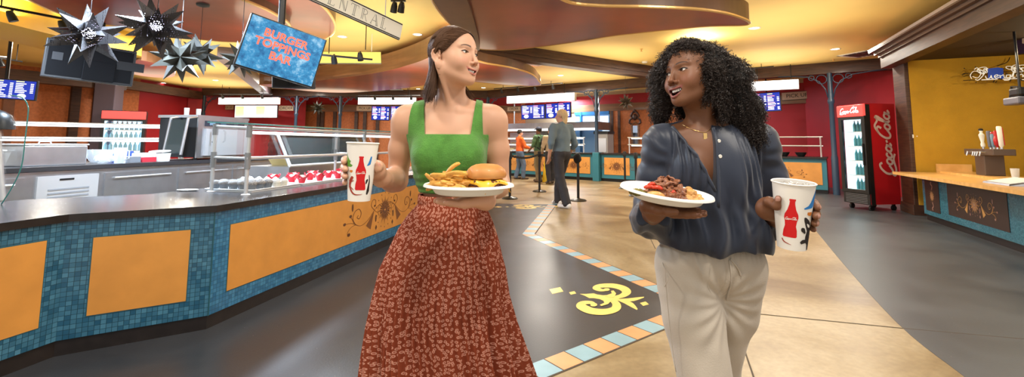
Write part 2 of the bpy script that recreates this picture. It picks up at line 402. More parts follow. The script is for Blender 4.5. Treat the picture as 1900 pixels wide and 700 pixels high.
# ------------------------------------------------------------------ shared materials
mat('ceiling_yellow', (.86, .62, .22), .6, mott=(.7, .08, 2.))
mat('ceiling_cream', (.72, .55, .28), .6)
m = mat('copper_leaf', (.42, .062, .026), .3, metal=.1, coat=.2, mott=(.8, .5, 4., (.15, .024, .020)))
mat('gold_trim', (.75, .48, .18), .3, metal=.3)
mat('cloud_brown', (.17, .085, .045), .4, mott=(2., .3, 3.))
wood('dark_wood', (.085, .036, .020), (.038, .016, .010), rough=.5, coat=.04)
wood('brown_wood', (.25, .115, .05), (.15, .065, .028), scale=1.5, stretch=(.5, .5, 7))
wood('maple', (.80, .48, .17), (.68, .37, .11), scale=2, stretch=(2, 9, 2), rough=.3)
mat('red_wall', (.36, .010, .018), .6, mott=(1., .15, 2.))
mat('brick_orange', (.50, .15, .045), .6, mott=(16, .22, 3.), bump=(30, .2))
mat('kiosk_yellow', (.52, .29, .018), .8, mott=(3, .12, 3.), bump=(120, .6))
mat('tan_wall', (.42, .29, .18), .4)
mat('blue_lit_room', (.25, .50, .85), .6)
mat('purple_grey', (.11, .085, .115), .5)
mat('teal_paint', (.02, .10, .13), .4)
mat('steel_blue_paint', (.028, .055, .095), .35)
mat('black_paint', (.010, .010, .011), .35)
mat('black_matte', (.012, .012, .013), .7)
mat('soft_black', (.03, .03, .033), .5)
mat('steel', (.56, .57, .60), .28, metal=.9, mott=(5, .1, 2.))
mat('steel_light', (.70, .72, .75), .35, metal=.6)
mat('white_plastic', (.82, .82, .80), .4)
mat('white_foam', (.83, .82, .78), .6)
mat('clear_plastic', (.80, .84, .87), .12, alpha=.55, coat=.3)
mat('lamp_glow', (1, 1, 1), .5, emit=(1, .93, .80), es=9)
mat('tube_glow', (1, 1, 1), .5, emit=(.86, .94, 1), es=2.6)
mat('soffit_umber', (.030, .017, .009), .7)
mat('sign_glow', (1, 1, 1), .5, emit=(.95, .96, 1), es=2.6)
mat('red_glow', (.6, .02, .02), .4, emit=(1, .05, .04), es=.7)
m = mat('glass', (.86, .97, .95), .02, trans=1., ior=1.02, alpha=.22, spec=.6)
mat('glass_edge', (.03, .22, .20), .1, coat=.5)
mat('counter_black', (.030, .035, .046), .2, coat=.25, mott=(60, .35, 3.), bump=(180, .05))
mat('counter_edge', (.018, .013, .012), .35, mott=(14, .3, 3.))
mat('panel_orange', (.66, .285, .055), .45, mott=(6, .10, 4.))
mat('ornament_brown', (.20, .075, .022), .5)
mat('ornament_dark', (.12, .045, .018), .5)
tiles('mosaic_blue', (.012, .10, .19), (.075, .25, .38), (.006, .045, .07), .0262, .0262)
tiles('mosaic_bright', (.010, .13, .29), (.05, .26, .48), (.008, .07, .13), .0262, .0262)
# ------------------------------------------------------------------ floor
m = mat('floor_tan', (.60, .42, .21), .22)
tc = N(m, 'ShaderNodeTexCoord'); n1 = N(m, 'ShaderNodeTexNoise', Scale=.9, Detail=7., Roughness=.62, Distortion=.8); L(m, tc.outputs['Object'], n1.inputs['Vector'])
r = N(m, 'ShaderNodeValToRGB'); e = r.color_ramp.elements; e[0].position = .32; e[0].color = (.175, .115, .055, 1); e[1].position = .66; e[1].color = (.41, .325, .205, 1)
x = e.new(.5); x.color = (.30, .22, .115, 1); L(m, n1.outputs['Fac'], r.inputs[0])
n2 = N(m, 'ShaderNodeTexNoise', Scale=26., Detail=4.); L(m, tc.outputs['Object'], n2.inputs['Vector'])
mx = N(m, 'ShaderNodeMix', data_type='RGBA', blend_type='OVERLAY'); mx.inputs[0].default_value = .25; L(m, r.outputs[0], mx.inputs[6]); L(m, n2.outputs['Fac'], mx.inputs[7]); L(m, mx.outputs[2], bsdf(m).inputs['Base Color'])
rr = N(m, 'ShaderNodeMapRange'); rr.inputs[3].default_value = .24; rr.inputs[4].default_value = .5; L(m, n1.outputs['Fac'], rr.inputs[0]); L(m, rr.outputs[0], bsdf(m).inputs['Roughness'])
def dark_floor(name, c1, c2, r0, r1):
    m = mat(name, c1, .35)
    tc = N(m, 'ShaderNodeTexCoord'); n1 = N(m, 'ShaderNodeTexNoise', Scale=1.6, Detail=6., Roughness=.6, Distortion=.5); L(m, tc.outputs['Object'], n1.inputs['Vector'])
    r = N(m, 'ShaderNodeValToRGB'); e = r.color_ramp.elements; e[0].position = .3; e[0].color = (*c2, 1); e[1].position = .7; e[1].color = (*c1, 1); L(m, n1.outputs['Fac'], r.inputs[0])
    v = N(m, 'ShaderNodeTexVoronoi', Scale=13.); L(m, tc.outputs['Object'], v.inputs['Vector'])
    k = N(m, 'ShaderNodeMath', operation='LESS_THAN'); k.inputs[1].default_value = .035; L(m, v.outputs['Distance'], k.inputs[0])
    mx = N(m, 'ShaderNodeMix', data_type='RGBA'); mx.inputs[7].default_value = (.22, .21, .20, 1); L(m, r.outputs[0], mx.inputs[6]); L(m, k.outputs[0], mx.inputs[0]); L(m, mx.outputs[2], bsdf(m).inputs['Base Color'])
    rr = N(m, 'ShaderNodeMapRange'); rr.inputs[3].default_value = r0; rr.inputs[4].default_value = r1; L(m, n1.outputs['Fac'], rr.inputs[0]); L(m, rr.outputs[0], bsdf(m).inputs['Roughness'])
    b = N(m, 'ShaderNodeTexNoise', Scale=90., Detail=3.); L(m, tc.outputs['Object'], b.inputs['Vector']); bp = N(m, 'ShaderNodeBump', Strength=.12, Distance=.004); L(m, b.outputs['Fac'], bp.inputs['Height']); L(m, bp.outputs[0], bsdf(m).inputs['Normal'])
dark_floor('floor_dark', (.044, .048, .056), (.028, .031, .038), .25, .45)
dark_floor('floor_grey', (.072, .080, .090), (.042, .047, .055), .30, .5)
mat('floor_peach', (.72, .33, .15), .35, mott=(5, .12, 3.)); mat('floor_blue', (.26, .42, .48), .35, mott=(5, .12, 3.)); mat('floor_yellow', (.86, .63, .18), .35, mott=(8, .08, 3.)); mat('joint_dark', (.07, .05, .03), .7)
struct('floor', MB().box((-1, 10, -.05), (36, 30, .1)), 'floor_tan')
def fl(px, py, z=0.): p = atz(px, py, z); return (p.x, p.y)
# inner outline of the dark inlay on the aisle
i3 = fl(1017.5, 379.4); i2 = fl(968.9, 435.3); i1 = fl(1271.7, 568); i0 = fl(968.9, 683)
def ext(a, b, k): return (b[0] + (b[0] - a[0]) * k, b[1] + (b[1] - a[1]) * k)
i00 = ext(i1, i0, 1.9)
dark = [i00, i0, i1, i2, i3, (-1.2, i3[1] + .1), (-1.6, 6.0), (-3.2, 3.0), (-3.6, 1.5), (-3.6, i00[1])]
struct('floor_inlay', MB().prism(dark, 0, .002), 'floor_dark')
def border(a, b, w, side, first, mb, n=None, zt=.0032):          # alternating peach / blue floor tiles on the outside of the inlay edge
    A, B = Vector((*a, 0)), Vector((*b, 0)); d = (B - A).normalized(); nn = Vector((-d.y, d.x, 0)) * side * w; Ln = (B - A).length; n = n or round(Ln / (w * 1.02)); g = .004
    for i in range(n):
        s0, s1 = A + d * (Ln * i / n + g), A + d * (Ln * (i + 1) / n - g)
        sk0 = nn * 1 + (d * 0)
        q = [s0, s1, s1 + nn, s0 + nn]
        mb.prism([(p.x, p.y) for p in q], .0, zt, (i + first) % 2)
bt = MB(); bw = .155
border(i1, i00, bw, 1, 0, bt); border(i2, i1, bw, 1, 0, bt, None, .0038); border(i3, i2, bw, 1, 1, bt, None, .0044)
struct('floor_border', bt, ['floor_peach', 'floor_blue'])
gj = MB(); gw = bw + .012
for a, b in ((i1, i00), (i2, i1), (i3, i2)):
    A, B = Vector((*a, 0)), Vector((*b, 0)); d = (B - A).normalized(); nn = Vector((-d.y, d.x, 0))
    q = [A - d * .0, B + d * 0, B + nn * gw, A + nn * gw]; gj.prism([(p.x, p.y) for p in q], 0, .0024)
struct('floor_grout', gj, 'joint_dark')
# grey outer lane on the right, saw-cut joints in the concrete
rb = [fl(1920, 800), fl(1790, 700), fl(1665, 600), fl(1565, 490), fl(1515, 430), fl(1485, 396), fl(1440, 372), fl(1300, 352)]
rb = [tuple(v[:2]) for v in cr([(*p, 0) for p in rb], 5)]
struct('floor_lane', MB().prism(rb + [(9.05, 14.4), (9.05, -.8), (2.2, -.8)], 0, .002), 'floor_grey')
jn = MB()
for a, b in (((1395, 582), (1686, 611)), ((1378, 640), (1400, 705)), ((1178, 384), (1216, 462)), ((1686, 611), (1900, 630))):
    A, B = Vector((*fl(*a), 0)), Vector((*fl(*b), 0)); d = (B - A).normalized(); nn = Vector((-d.y, d.x, 0)) * .004
    jn.prism([(p.x, p.y) for p in (A - nn, B - nn, B + nn, A + nn)], 0, .0027)
struct('floor_joint', jn, 'joint_dark')
# yellow fleur inlay with its diamonds: drawn in the frame of the big flower, laid out on the floor
def fleur(name, o, ax, ay):
    O = Vector((*o, .0022)); U = Vector((*ax, 0)); V = Vector((*ay, 0)); n = Vector((0, 0, 1)); mb = MB()
    def dia(c, a, b): mb.plate([O + U * (c + x * a) + V * (y * b) for x, y in ((-1, 0), (0, -1), (1, 0), (0, 1))], n, .0012)
    dia(-1.35, .21, .21); dia(-.87, .105, .105); dia(1.08, .115, .115); dia(1.72, .22, .22)
    cnt = [0]
    def poly(p):
        cnt[0] += 1; A = sum(p[i][0] * p[(i + 1) % len(p)][1] - p[(i + 1) % len(p)][0] * p[i][1] for i in range(len(p)))
        mb.plate([O + U * x + V * y + n * (cnt[0] * .00003) for x, y in (p if A > 0 else p[::-1])], n, .0012)
    spine = [(-.66, 0), (-.5, .05), (-.33, .14), (-.22, .105), (-.05, .11), (.06, .16), (.16, .15), (.3, .075), (.42, .05), (.56, .085), (.70, .03)]
    for p_, q_ in zip(spine[:-1], spine[1:]): poly([p_, q_, (q_[0], -q_[1]), (p_[0], -p_[1])] if p_[1] else [p_, q_, (q_[0], -q_[1])])
    for sg in (1, -1): poly([(x, y * sg) for x, y in ((.42, .0), (.42, .05), (.6, .13), (.82, .26), (.985, .35), (.99, .30), (.90, .17), (.80, .055), (.70, .0))])
    for sg in (1, -1):
        pts = cr([(.20, .02, 0), (.42, .22, 0), (.48, .46, 0), (.30, .66, 0), (-.02, .72, 0), (-.33, .60, 0), (-.38, .44, 0), (-.20, .36, 0), (-.06, .44, 0)], 5)
        wd = [.10 + .17 * math.sin(PI * min(1, i / (len(pts) - 1) * .9 + .1)) ** 1.2 for i in range(len(pts))]
        k = len(pts)
        for i in range(k - 1):
            a, b = pts[i], pts[i + 1]; ta = (pts[min(i + 1, k - 1)] - pts[max(i - 1, 0)]).normalized(); tb = (pts[min(i + 2, k - 1)] - pts[i]).normalized()
            na, nb = Vector((-ta.y, ta.x, 0)) * wd[i] / 2, Vector((-tb.y, tb.x, 0)) * wd[i + 1] / 2
            q = [a - na, b - nb, b + nb, a + na]; poly([(p.x, p.y * sg) for p in (q if sg > 0 else q[::-1])])
        c = pts[-1]; poly([(c.x + .085 * math.cos(t) - .02, (c.y + .085 * math.sin(t)) * sg) for t in [2 * PI * j / 12 * sg for j in range(12)]])
        poly([(x, y * sg) for x, y in ((.02, .06), (.26, .06), (.24, .30), (.12, .44), (.06, .40), (.13, .27), (.06, .17))])
    struct(name, mb, 'floor_yellow')
fc = Vector((*fl(1128, 553.5), 0)); fa = Vector((*fl(1192, 564), 0)) - Vector((*fl(1076, 546.5), 0)); fx = fa / 1.69; f0 = Vector((*fl(1076, 546.5), 0)) + fx * .66
fw = (Vector((*fl(1122, 525.5), 0)) - Vector((*fl(1127, 583.5), 0))).length / 1.62; fy = Vector((-fx.y, fx.x, 0)).normalized() * fw
fleur('floor_emblem', (f0.x, f0.y), (fx.x, fx.y), (fy.x, fy.y))
g0 = Vector((*fl(972, 384), 0))
fleur('floor_emblem', (g0.x, g0.y), (.36, .04), (-.04, .36))
# ------------------------------------------------------------------ shell
D2 = Vector((.806, -.592, 0)); N2 = Vector((.592, .806, 0)); S0 = Vector((2.77, 14.9, 0))     # far serving line: through its columns
def S(s, o=0., z=0.): p = S0 + D2 * s + N2 * o; return Vector((p.x, p.y, z))
struct('ceiling', MB().box((-1, 13.1, ZC + .05), (36, 23.8, .1)), 'ceiling_yellow')
BO = 3.0
def dslab(s0, s1, o, w, z0, z1, mb=None, mi=0):
    a, b = S(s0, o), S(s1, o); return (mb or MB()).slab((a.x, a.y), (b.x, b.y), w, z0, z1, 1, mi)
bw_ = MB()
dslab(-6, 6.2, BO, .15, 0, ZC, bw_)
struct('wall_back', bw_, 'tan_wall')
struct('trim_1', dslab(-6, 6.0, BO - .02, .02, 2.74, 3.12), 'red_wall')
struct('trim_2', dslab(-6, 6.0, BO - .06, .06, 2.48, 2.76), 'brown_wood')
struct('trim_3', dslab(3.0, 6.0, BO - .02, .02, 0, 2.48), 'red_wall')
# brick panels of the back wall with dark stiles
def bpos(px): # s on the back wall under pixel column px
    p = onplane(px, 250, S(0, BO), N2); return (p - S(0, BO)).dot(D2)
bp0, bp1 = bpos(1134), bpos(1225)
pm = MB(); dslab(bp0, 3.0, BO - .03, .03, .0, 2.48, pm); struct('trim_4', pm, 'brick_orange')
st = MB()
for px in (1137, 1150, 1217, 1290): s = bpos(px); dslab(s - .05, s + .05, BO - .06, .03, 0, 2.48, st)
struct('trim_5', st, 'dark_wood')
# slab in the opening beside the kitchen, coloured for the blue light beyond
b0, b1 = bpos(1068), bpos(1132)
struct('door_1', dslab(b0, b1, BO - .03, .03, 0, 2.48), 'blue_lit_room')
dm = MB(); mid = bpos(1078); dslab(mid, mid + .07, BO - .1, .07, .0, 2.48, dm); dslab(b0, b1, BO - .08, .05, 2.36, 2.48, dm)
struct('door_1_frame', dm, mat('frame_blue', (.02, .13, .33), .4))
wm = MB(); q0, q1 = bpos(1119), bpos(1131); dslab(q0, q1, BO - .06, .03, .9, 1.75, wm); struct('window_1', wm, mat('window_bright', (.6, .75, .9), .3, emit=(.75, .88, 1), es=.9))
struct('window_2', dslab(bpos(1083), bpos(1130), BO - .05, .02, 1.95, 2.3), MATS['window_bright'])
# left and right walls
struct('wall_left', MB().slab((-15.6, 7.0), (-12.35, 15.0), .2, 0, ZC), 'brick_orange')
struct('wall_right', MB().slab((9.05, 14.4), (9.05, -.8), .2, 0, ZC), 'red_wall')
struct('wall_rear', MB().slab((-12.3, 20.2), (0.6, 20.2), .2, 0, ZC), 'brick_orange')
struct('wall_corner', MB().slab((-12.35, 15.0), (-12.3, 20.2), .2, 0, ZC), 'red_wall')
struct('trim_6', MB().slab((-12.3, 20.17), (.4, 20.17), .03, 2.85, ZC), 'red_wall')
struct('trim_7', MB().slab((-12.3, 20.1), (.4, 20.1), .08, 2.55, 2.86), 'brown_wood')
rs = MB()
for px in (590, 597, 620, 660, 676, 700): p = at(px, 240, 20.1); rs.box((p.x, 20.13, 1.28), (.14, .09, 2.55))
struct('trim_8', rs, 'dark_wood')
struct('wall_partition', MB().slab((-12.3, 17.2), (-8.9, 19.6), .15, 0, ZC), 'red_wall')
# left wall woodwork and the purple-grey pier
dl = Vector((3.25, 8.0, 0)).normalized(); nl = Vector((dl.y, -dl.x, 0))
lw = MB()
for t in (4.6, 5.55, 6.95, 7.5):
    c = Vector((-15.6, 7, 0)) + dl * t + nl * .05; lw.box((c.x, c.y, 1.45), (.1, .22, 2.9), math.atan2(dl.y, dl.x) - PI / 2)
struct('trim_9', lw, 'dark_wood')
pc = atz(186, 305, .4); 
struct('column_left', MB().bbox((-11.75, 13.2, 1.48), (.5, .5, 2.96), .02, .3), 'purple_grey')
struct('beam_left', MB().slab((-14.6, 8.0), (-11.6, 13.6), .3, 2.72, 3.02), 'dark_wood')
struct('beam_rear', MB().slab((-12.0, 13.4), (-11.9, 17.4), .25, 2.82, 3.1), 'dark_wood')
struct('beam_middle', MB().slab((-13.6, 17.4), (-.85, 17.7), .3, 2.97, ZC), 'dark_wood')
a, b = S(-4.6), S(8.2)
struct('beam_serving', MB().slab((a.x, a.y), (b.x, b.y), .28, 2.97, ZC), 'dark_wood')
a = atz(840, 88, 2.95); 
struct('beam_diagonal', MB().slab((-1.1, 8.55), (5.0, 12.75), .28, 2.95, ZC).slab((-1.1, 8.51), (5.0, 12.71), .36, 3.05, 3.1), 'dark_wood')
p, q = atz(432, 112, 2.97), atz(507, 181, 2.97)
struct('beam_angled', MB().slab((p.x, p.y), (q.x, q.y), .3, 2.97, ZC), mat('violet_wood', (.12, .09, .11), .35))
# ------------------------------------------------------------------ copper cloud soffits hung under the ceiling
def cloud(name, pix, z, h, mats=('copper_leaf', 'cloud_brown'), rim=True, n=6, label=None):
    pts = [atz(px, py, z) for px, py in pix]; P = [(v.x, v.y) for v in cr([(p.x, p.y, 0) for p in pts], n, True)]
    o = struct(name, MB().prism(P, z, z + h, 0, 1), list(mats))
    if rim:
        struct('soffit_trim', MB().tube([(x, y, z + .012) for x, y in P], .02, 6, closed=True), 'gold_trim', parent=o)
    return o
cloud('ceiling_soffit', [(845, 56), (800, -6), (850, -60), (1000, -26), (1050, 4), (1110, 12), (1200, 14), (1300, 19), (1362, 30), (1388, 46), (1300, 50), (1150, 65), (1080, 76), (1000, 87), (930, 93), (880, 88)], 2.75, .26)
cloud('ceiling_soffit', [(796, -14), (846, 58), (872, 86), (890, 92), (880, 40), (850, -40), (820, -60)], 2.70, .05, ('cloud_brown', 'cloud_brown'), rim=False)
cloud('ceiling_soffit', [(540, -20), (585, 2), (612, 28), (622, 52), (612, 68), (588, 76), (520, 80), (440, 78), (380, 66), (400, -20), (450, -50)], 2.92, .2)
cloud('ceiling_soffit', [(430, -10), (500, 22), (537, 48), (520, 66), (440, 78), (326, 68), (237, 52), (137, 34), (50, -2), (20, -40), (120, -110), (320, -90)], 2.80, .3)
cloud('ceiling_soffit', [(480, 158), (540, 155), (590, 150), (700, 135), (770, 117), (830, 95), (870, 110), (820, 150), (740, 165), (640, 172), (560, 168)], 2.72, .38, ('copper_leaf', 'brown_wood'), rim=False)
cloud('ceiling_soffit', [(860, 112), (905, 119), (950, 127), (985, 138), (998, 150), (1000, 159), (960, 159), (910, 155), (870, 148)], 2.75, .2, ('copper_leaf', 'cloud_brown'))
cloud('ceiling_soffit', [(225, 120), (262, 112), (318, 128), (322, 142), (290, 144), (240, 136)], 2.8, .2, rim=False)
p = [atz(*q, 2.85) for q in ((-40, 62), (80, 92), (262, 118), (262, 104), (80, 60), (-40, 30))]
struct('ceiling_bulkhead', MB().prism([(v.x, v.y) for v in p], 2.85, ZC), mat('bulkhead_yellow', (.72, .44, .04), .5))
# ------------------------------------------------------------------ recessed lamps, vents, detectors
def downlight(px, py, r=.085):
    p = atz(px, py, ZC); t = thing('ceiling_downlight', 'round recessed white downlight glowing in the yellow ceiling', 'ceiling lamp', (p.x, p.y, ZC), 0, 'recessed ceiling downlights')
    obj('trim_ring', MB().lathe([(r * .86, -.004), (r * 1.14, -.008), (r * 1.16, .0)], 24, cap=False), 'white_plastic', t, local=True, smooth=True)
    obj('lens', MB().lathe([(0, -.003), (r * .86, -.003)], 24, cap=False), 'lamp_glow', t, local=True)
    return t
DL = [(1400, 52), (1550, 91), (775, 64), (1040, 140), (635, 68), (428, 94), (303, 154), (400, 149), (897, 163), (951, 138), (8, 105), (702, 145), (776, 165), (425, 167), (117, 20)]
DT = {(1400, 52): 'the tip of the large copper soffit', (1550, 91): 'the red drinks cooler', (775, 64): 'the end of the hanging cream sign', (1040, 140): 'the far end of the diagonal beam', (635, 68): 'the burger toppings screen'}
for q in DL:
    t = downlight(*q)
    if q in DT: t['label'] = 'round recessed ceiling downlight nearest to ' + DT[q]; del t['group']
for px, py, sx, rz, lb in ((1600, 100, .34, .3, 'square white air vent in the ceiling by the dark kiosk cornice'), (993, 117, .3, .5, 'white louvred air vent beside the diagonal dark beam'), (735, 166, .25, 0, 'small white air vent beyond the curved wooden soffit')):
    p = atz(px, py, ZC); t = thing('ceiling_vent', lb, 'air vent', (p.x, p.y, ZC), rz)
    fr = MB()
    for a, b, c, d in ((0, 1, 2, .16), (0, -1, 2, .16), (1, 0, .16, 2), (-1, 0, .16, 2)): fr.box((a * sx * .92, b * sx * .92, -.008), (c * sx if c > 1 else .16 * sx, d * sx if d > 1 else .16 * sx, .016))
    obj('frame', fr, 'white_plastic', t, local=True)
    sl = MB()
    for i in range(6): sl.box((0, sx * (-.7 + i * .28), -.012), (1.7 * sx, .13 * sx, .006), M=Matrix.Rotation(.6, 3, 'X'))
    obj('louvres', sl, 'steel_light', t, local=True)
    obj('duct_opening', MB().box((0, 0, -.002), (1.7 * sx, 1.7 * sx, .004)), 'black_matte', t, local=True)
for px, py, lb in ((1190, 91, 'small brass sprinkler head in the ceiling above the curly haired woman'), (1196, 114, 'white smoke detector near the end of the diagonal beam'), (1546, 110, 'small sprinkler head in the ceiling near the square vent')):
    p = atz(px, py, ZC); t = thing('ceiling_sprinkler' if 'head' in lb else 'smoke_detector', lb, 'sprinkler' if 'head' in lb else 'smoke detector', (p.x, p.y, ZC))
    if 'head' in lb: obj('stem', MB().lathe([(.03, 0), (.03, -.01), (.012, -.012), (.012, -.05)], 12), 'gold_trim', t, local=True, smooth='auto'); obj('deflector', MB().lathe([(.0, -.05), (.028, -.05), (.028, -.056), (0, -.056)], 12), 'gold_trim', t, local=True)
    else: obj('housing', MB().lathe([(.07, 0), (.07, -.025), (.055, -.04), (0, -.042)], 20), 'white_plastic', t, local=True, smooth='auto')
# ------------------------------------------------------------------ tiled service counter on the left
C1 = Vector((-1.941, 3.036, 0)); C0 = Vector((-2.532, 2.649, 0)); dL = Vector((.2078, .9782, 0)); nL = Vector((.9782, -.2078, 0))
dM = (C1 - C0).normalized(); nM = Vector((dM.y, -dM.x, 0))
CA = C0 - dL * 1.7; CB = C1 + dL * 5.0; ZT0, ZT1, ZTOP = .088, .738, .784
counter = thing('service_counter', 'long angled serving counter faced in blue mosaic tile with orange panels and black top', 'counter', (C1.x, C1.y, 0))
def seg(a, b, n, mname):
    d = (b - a).normalized()
    mb = MB().slab((a.x, a.y), (b.x, b.y), .06, ZT0, ZT1 + .005, 1)
    obj('tile_front', mb, mname, counter, uv=lambda v: ((v - a).dot(d), v.z - ZT0))
seg(CA, C0, nL, 'mosaic_blue'); seg(C0, C1, nM, 'mosaic_blue'); seg(C1, CB, nL, 'mosaic_bright')
def back(o): # line behind the front
    return [CA - nL * o, C0 - (nL + nM).normalized() * o / math.cos(.395), C1 - (nL + nM).normalized() * o / math.cos(.395), CB - nL * o]
def poly2(vs): return [(v.x, v.y) for v in vs]
bx_ = back(.05); bk = back(.92)
obj('carcass', MB().prism(poly2(bx_ + bk[::-1]), .0, .735), 'soft_black', counter)
tk = back(.012); obj('toe_kick', MB().prism(poly2(tk + back(.06)[::-1]), 0, ZT0), 'counter_edge', counter)
fo = back(-.022); fi = back(1.02)
obj('countertop', MB().prism(poly2(fo + fi[::-1]), ZTOP - .002, ZTOP), 'counter_black', counter)
obj('top_edge', MB().prism(poly2(fo + fi[::-1]), ZT1 + .004, ZTOP - .0018), 'counter_edge', counter)
for a, n in ((C1, (nL + nM).normalized()),):
    obj('corner_strip', MB().box((a.x + n.x * .001, a.y + n.y * .001, (ZT0 + ZT1) / 2), (.006, .006, ZT1 - ZT0)), 'teal_paint', counter)
def cpanel(a, n, p4, name='orange_panel'):                          # orange panel with a dark seam, from four pixels on the front
    P = [onplane(px, py, a, n) for px, py in p4]; d = (P[1] - P[0]); d.z = 0; d.normalize()
    z0 = (P[2].z + P[3].z) / 2; z1 = (P[0].z + P[1].z) / 2; s0 = ((P[0] + P[3]) / 2 - a).dot(d); s1 = ((P[1] + P[2]) / 2 - a).dot(d)
    q = lambda s, z, o: a + d * s + n * o + Vector((0, 0, z))
    e = .005
    obj('panel_seam', MB().plate([q(s0 - e, z0 - e, 0), q(s1 + e, z0 - e, 0), q(s1 + e, z1 + e, 0), q(s0 - e, z1 + e, 0)], n, .0015), 'teal_paint', counter)
    o = obj(name, MB().plate([q(s0, z0, 0), q(s1, z0, 0), q(s1, z1, 0), q(s0, z1, 0)], n, .004), 'panel_orange', counter, label='plain orange panel')
    return o, q, s0, s1, z0, z1
_, _, _, _, z0a, z1a = cpanel(C0, nM, [(174, 440), (354, 427.7), (344.5, 559), (160.4, 586)])
cpanel(C0, nL, [(-150, 480), (86.8, 452.5), (68.6, 609), (-180, 690)])
pan, pq, ps0, ps1, pz0, pz1 = cpanel(C1, nL, [(426.6, 417.9), (862, 324), (862, 370.5), (420.6, 539)])
pan['label'] = 'orange panel with brown scroll and sun ornament'
# brown scroll-and-sun ornament painted on the long panel
def ornament(mb, O, U, V, n, sc=1., mir=1, dark=1, off=.0055):
    def rb(pts, w): mb.ribbon([(x * sc * mir, y * sc) for x, y in [(v.x, v.y) for v in cr([(a, b, 0) for a, b in pts], 6)]], [q * sc for q in (w if hasattr(w, '__len__') else [w] * (6 * (len(pts) - 1) + 1))], O, U, V, n, off)
    def dot(c, r, k=10, ry=None): mb.patch([((c[0] + r * math.cos(2 * PI * i / k)) * sc * mir, (c[1] + (ry or r) * math.sin(2 * PI * i / k)) * sc) for i in range(k)][::(1 if mir > 0 else -1)], O, U, V, n, off, dark)
    rb([(-1.15, -.2), (-.95, -.28), (-.7, -.18), (-.45, .08), (-.25, .22), (-.02, .22)], .014)
    rb([(-1.15, -.2), (-1.25, .0), (-1.18, .2), (-1.04, .24), (-.96, .1), (-1.02, -.05), (-1.1, .0), (-1.06, .06)], .022)
    rb([(-.45, .08), (-.58, .25), (-.52, .42), (-.42, .4), (-.40, .25), (-.45, .2)], .02)
    rb([(-.45, .08), (-.3, -.02), (-.16, .1), (-.1, .22)], .012); rb([(-.25, .22), (-.3, .0), (-.24, -.14), (-.16, -.06)], .012)
    rb([(-1.15, -.2), (-1.3, -.12), (-1.5, -.1)], .012); rb([(-1.2, -.17), (-1.27, -.02), (-1.32, .06)], .012)
    rb([(-1.12, -.2), (-1.3, -.24), (-1.42, -.38), (-1.36, -.46)], .014)
    for c, r in (((-1.52, -.1), .045), ((-1.33, .09), .045), ((-1.37, -.44), .05), ((-.44, .22), .035), ((-.17, -.06), .035)): dot(c, r)
    mb.patch([(x * sc * mir, y * sc) for x, y in ((-.46, .06), (-.58, -.5), (-.76, -.34))][::(1 if mir > 0 else -1)], O, U, V, n, off, 0)
    for c in ((-1.27, .33), (-.38, -.2)): dot(c, .03, 10, .12)
    dot((-.36, -.5), .04, 4, .09)
def sun(mb, O, U, V, n, R=1., off=.0055):
    for i in range(24):
        a = 2 * PI * i / 24; l = (1.0, .74)[i % 2] * R; w = .055 * R
        c, s = math.cos(a), math.sin(a)
        mb.patch([(c * .34 * R + s * w * .7, s * .34 * R - c * w * .7), (c * .55 * R + s * w, s * .55 * R - c * w), (c * l, s * l), (c * .55 * R - s * w, s * .55 * R + c * w), (c * .34 * R - s * w * .7, s * .34 * R + c * w * .7)], O, U, V, n, off, i % 2)
    k = 20; mb.patch([(.34 * R * math.cos(2 * PI * i / k), .34 * R * math.sin(2 * PI * i / k)) for i in range(k)], O, U, V, n, off + .0003, 0)
    mb.patch([(.24 * R * math.cos(2 * PI * i / k), .24 * R * math.sin(2 * PI * i / k)) for i in range(k)], O, U, V, n, off + .0006, 1)
    mb.patch([((.17, .05)[i % 2] * R * math.cos(2 * PI * i / 8), (.2, .05)[i % 2] * R * math.sin(2 * PI * i / 8)) for i in range(8)], O, U, V, n, off + .0009, 2)
    for i in range(14):
        a = 2 * PI * (i + .5) / 14; c = (1.16 * R * math.cos(a), 1.16 * R * math.sin(a)); mb.patch([(c[0] + .045 * R * math.cos(j), c[1] + .045 * R * math.sin(j)) for j in [2 * PI * q / 8 for q in range(8)]], O, U, V, n, off, 1)
sc_ = onplane(714, 389, C1 + nL * .004, nL); orn = MB(); Z = Vector((0, 0, 1))
R_ = (onplane(714, 362, C1, nL) - onplane(714, 417, C1, nL)).length / 2 * .98
sun(orn, sc_, dL, Z, nL, R_, .002)
osc = (onplane(690, 395, C1, nL) - onplane(607, 421, C1, nL)).length / 1.5
for mir in (1, -1): ornament(orn, sc_, dL, Z * .62, nL, osc, mir, 1, .0022)
obj('painted_ornament', orn, ['ornament_brown', 'ornament_dark', 'panel_orange'], pan)
mat('sleeve_grey', (.30, .31, .33), .35, metal=.5)
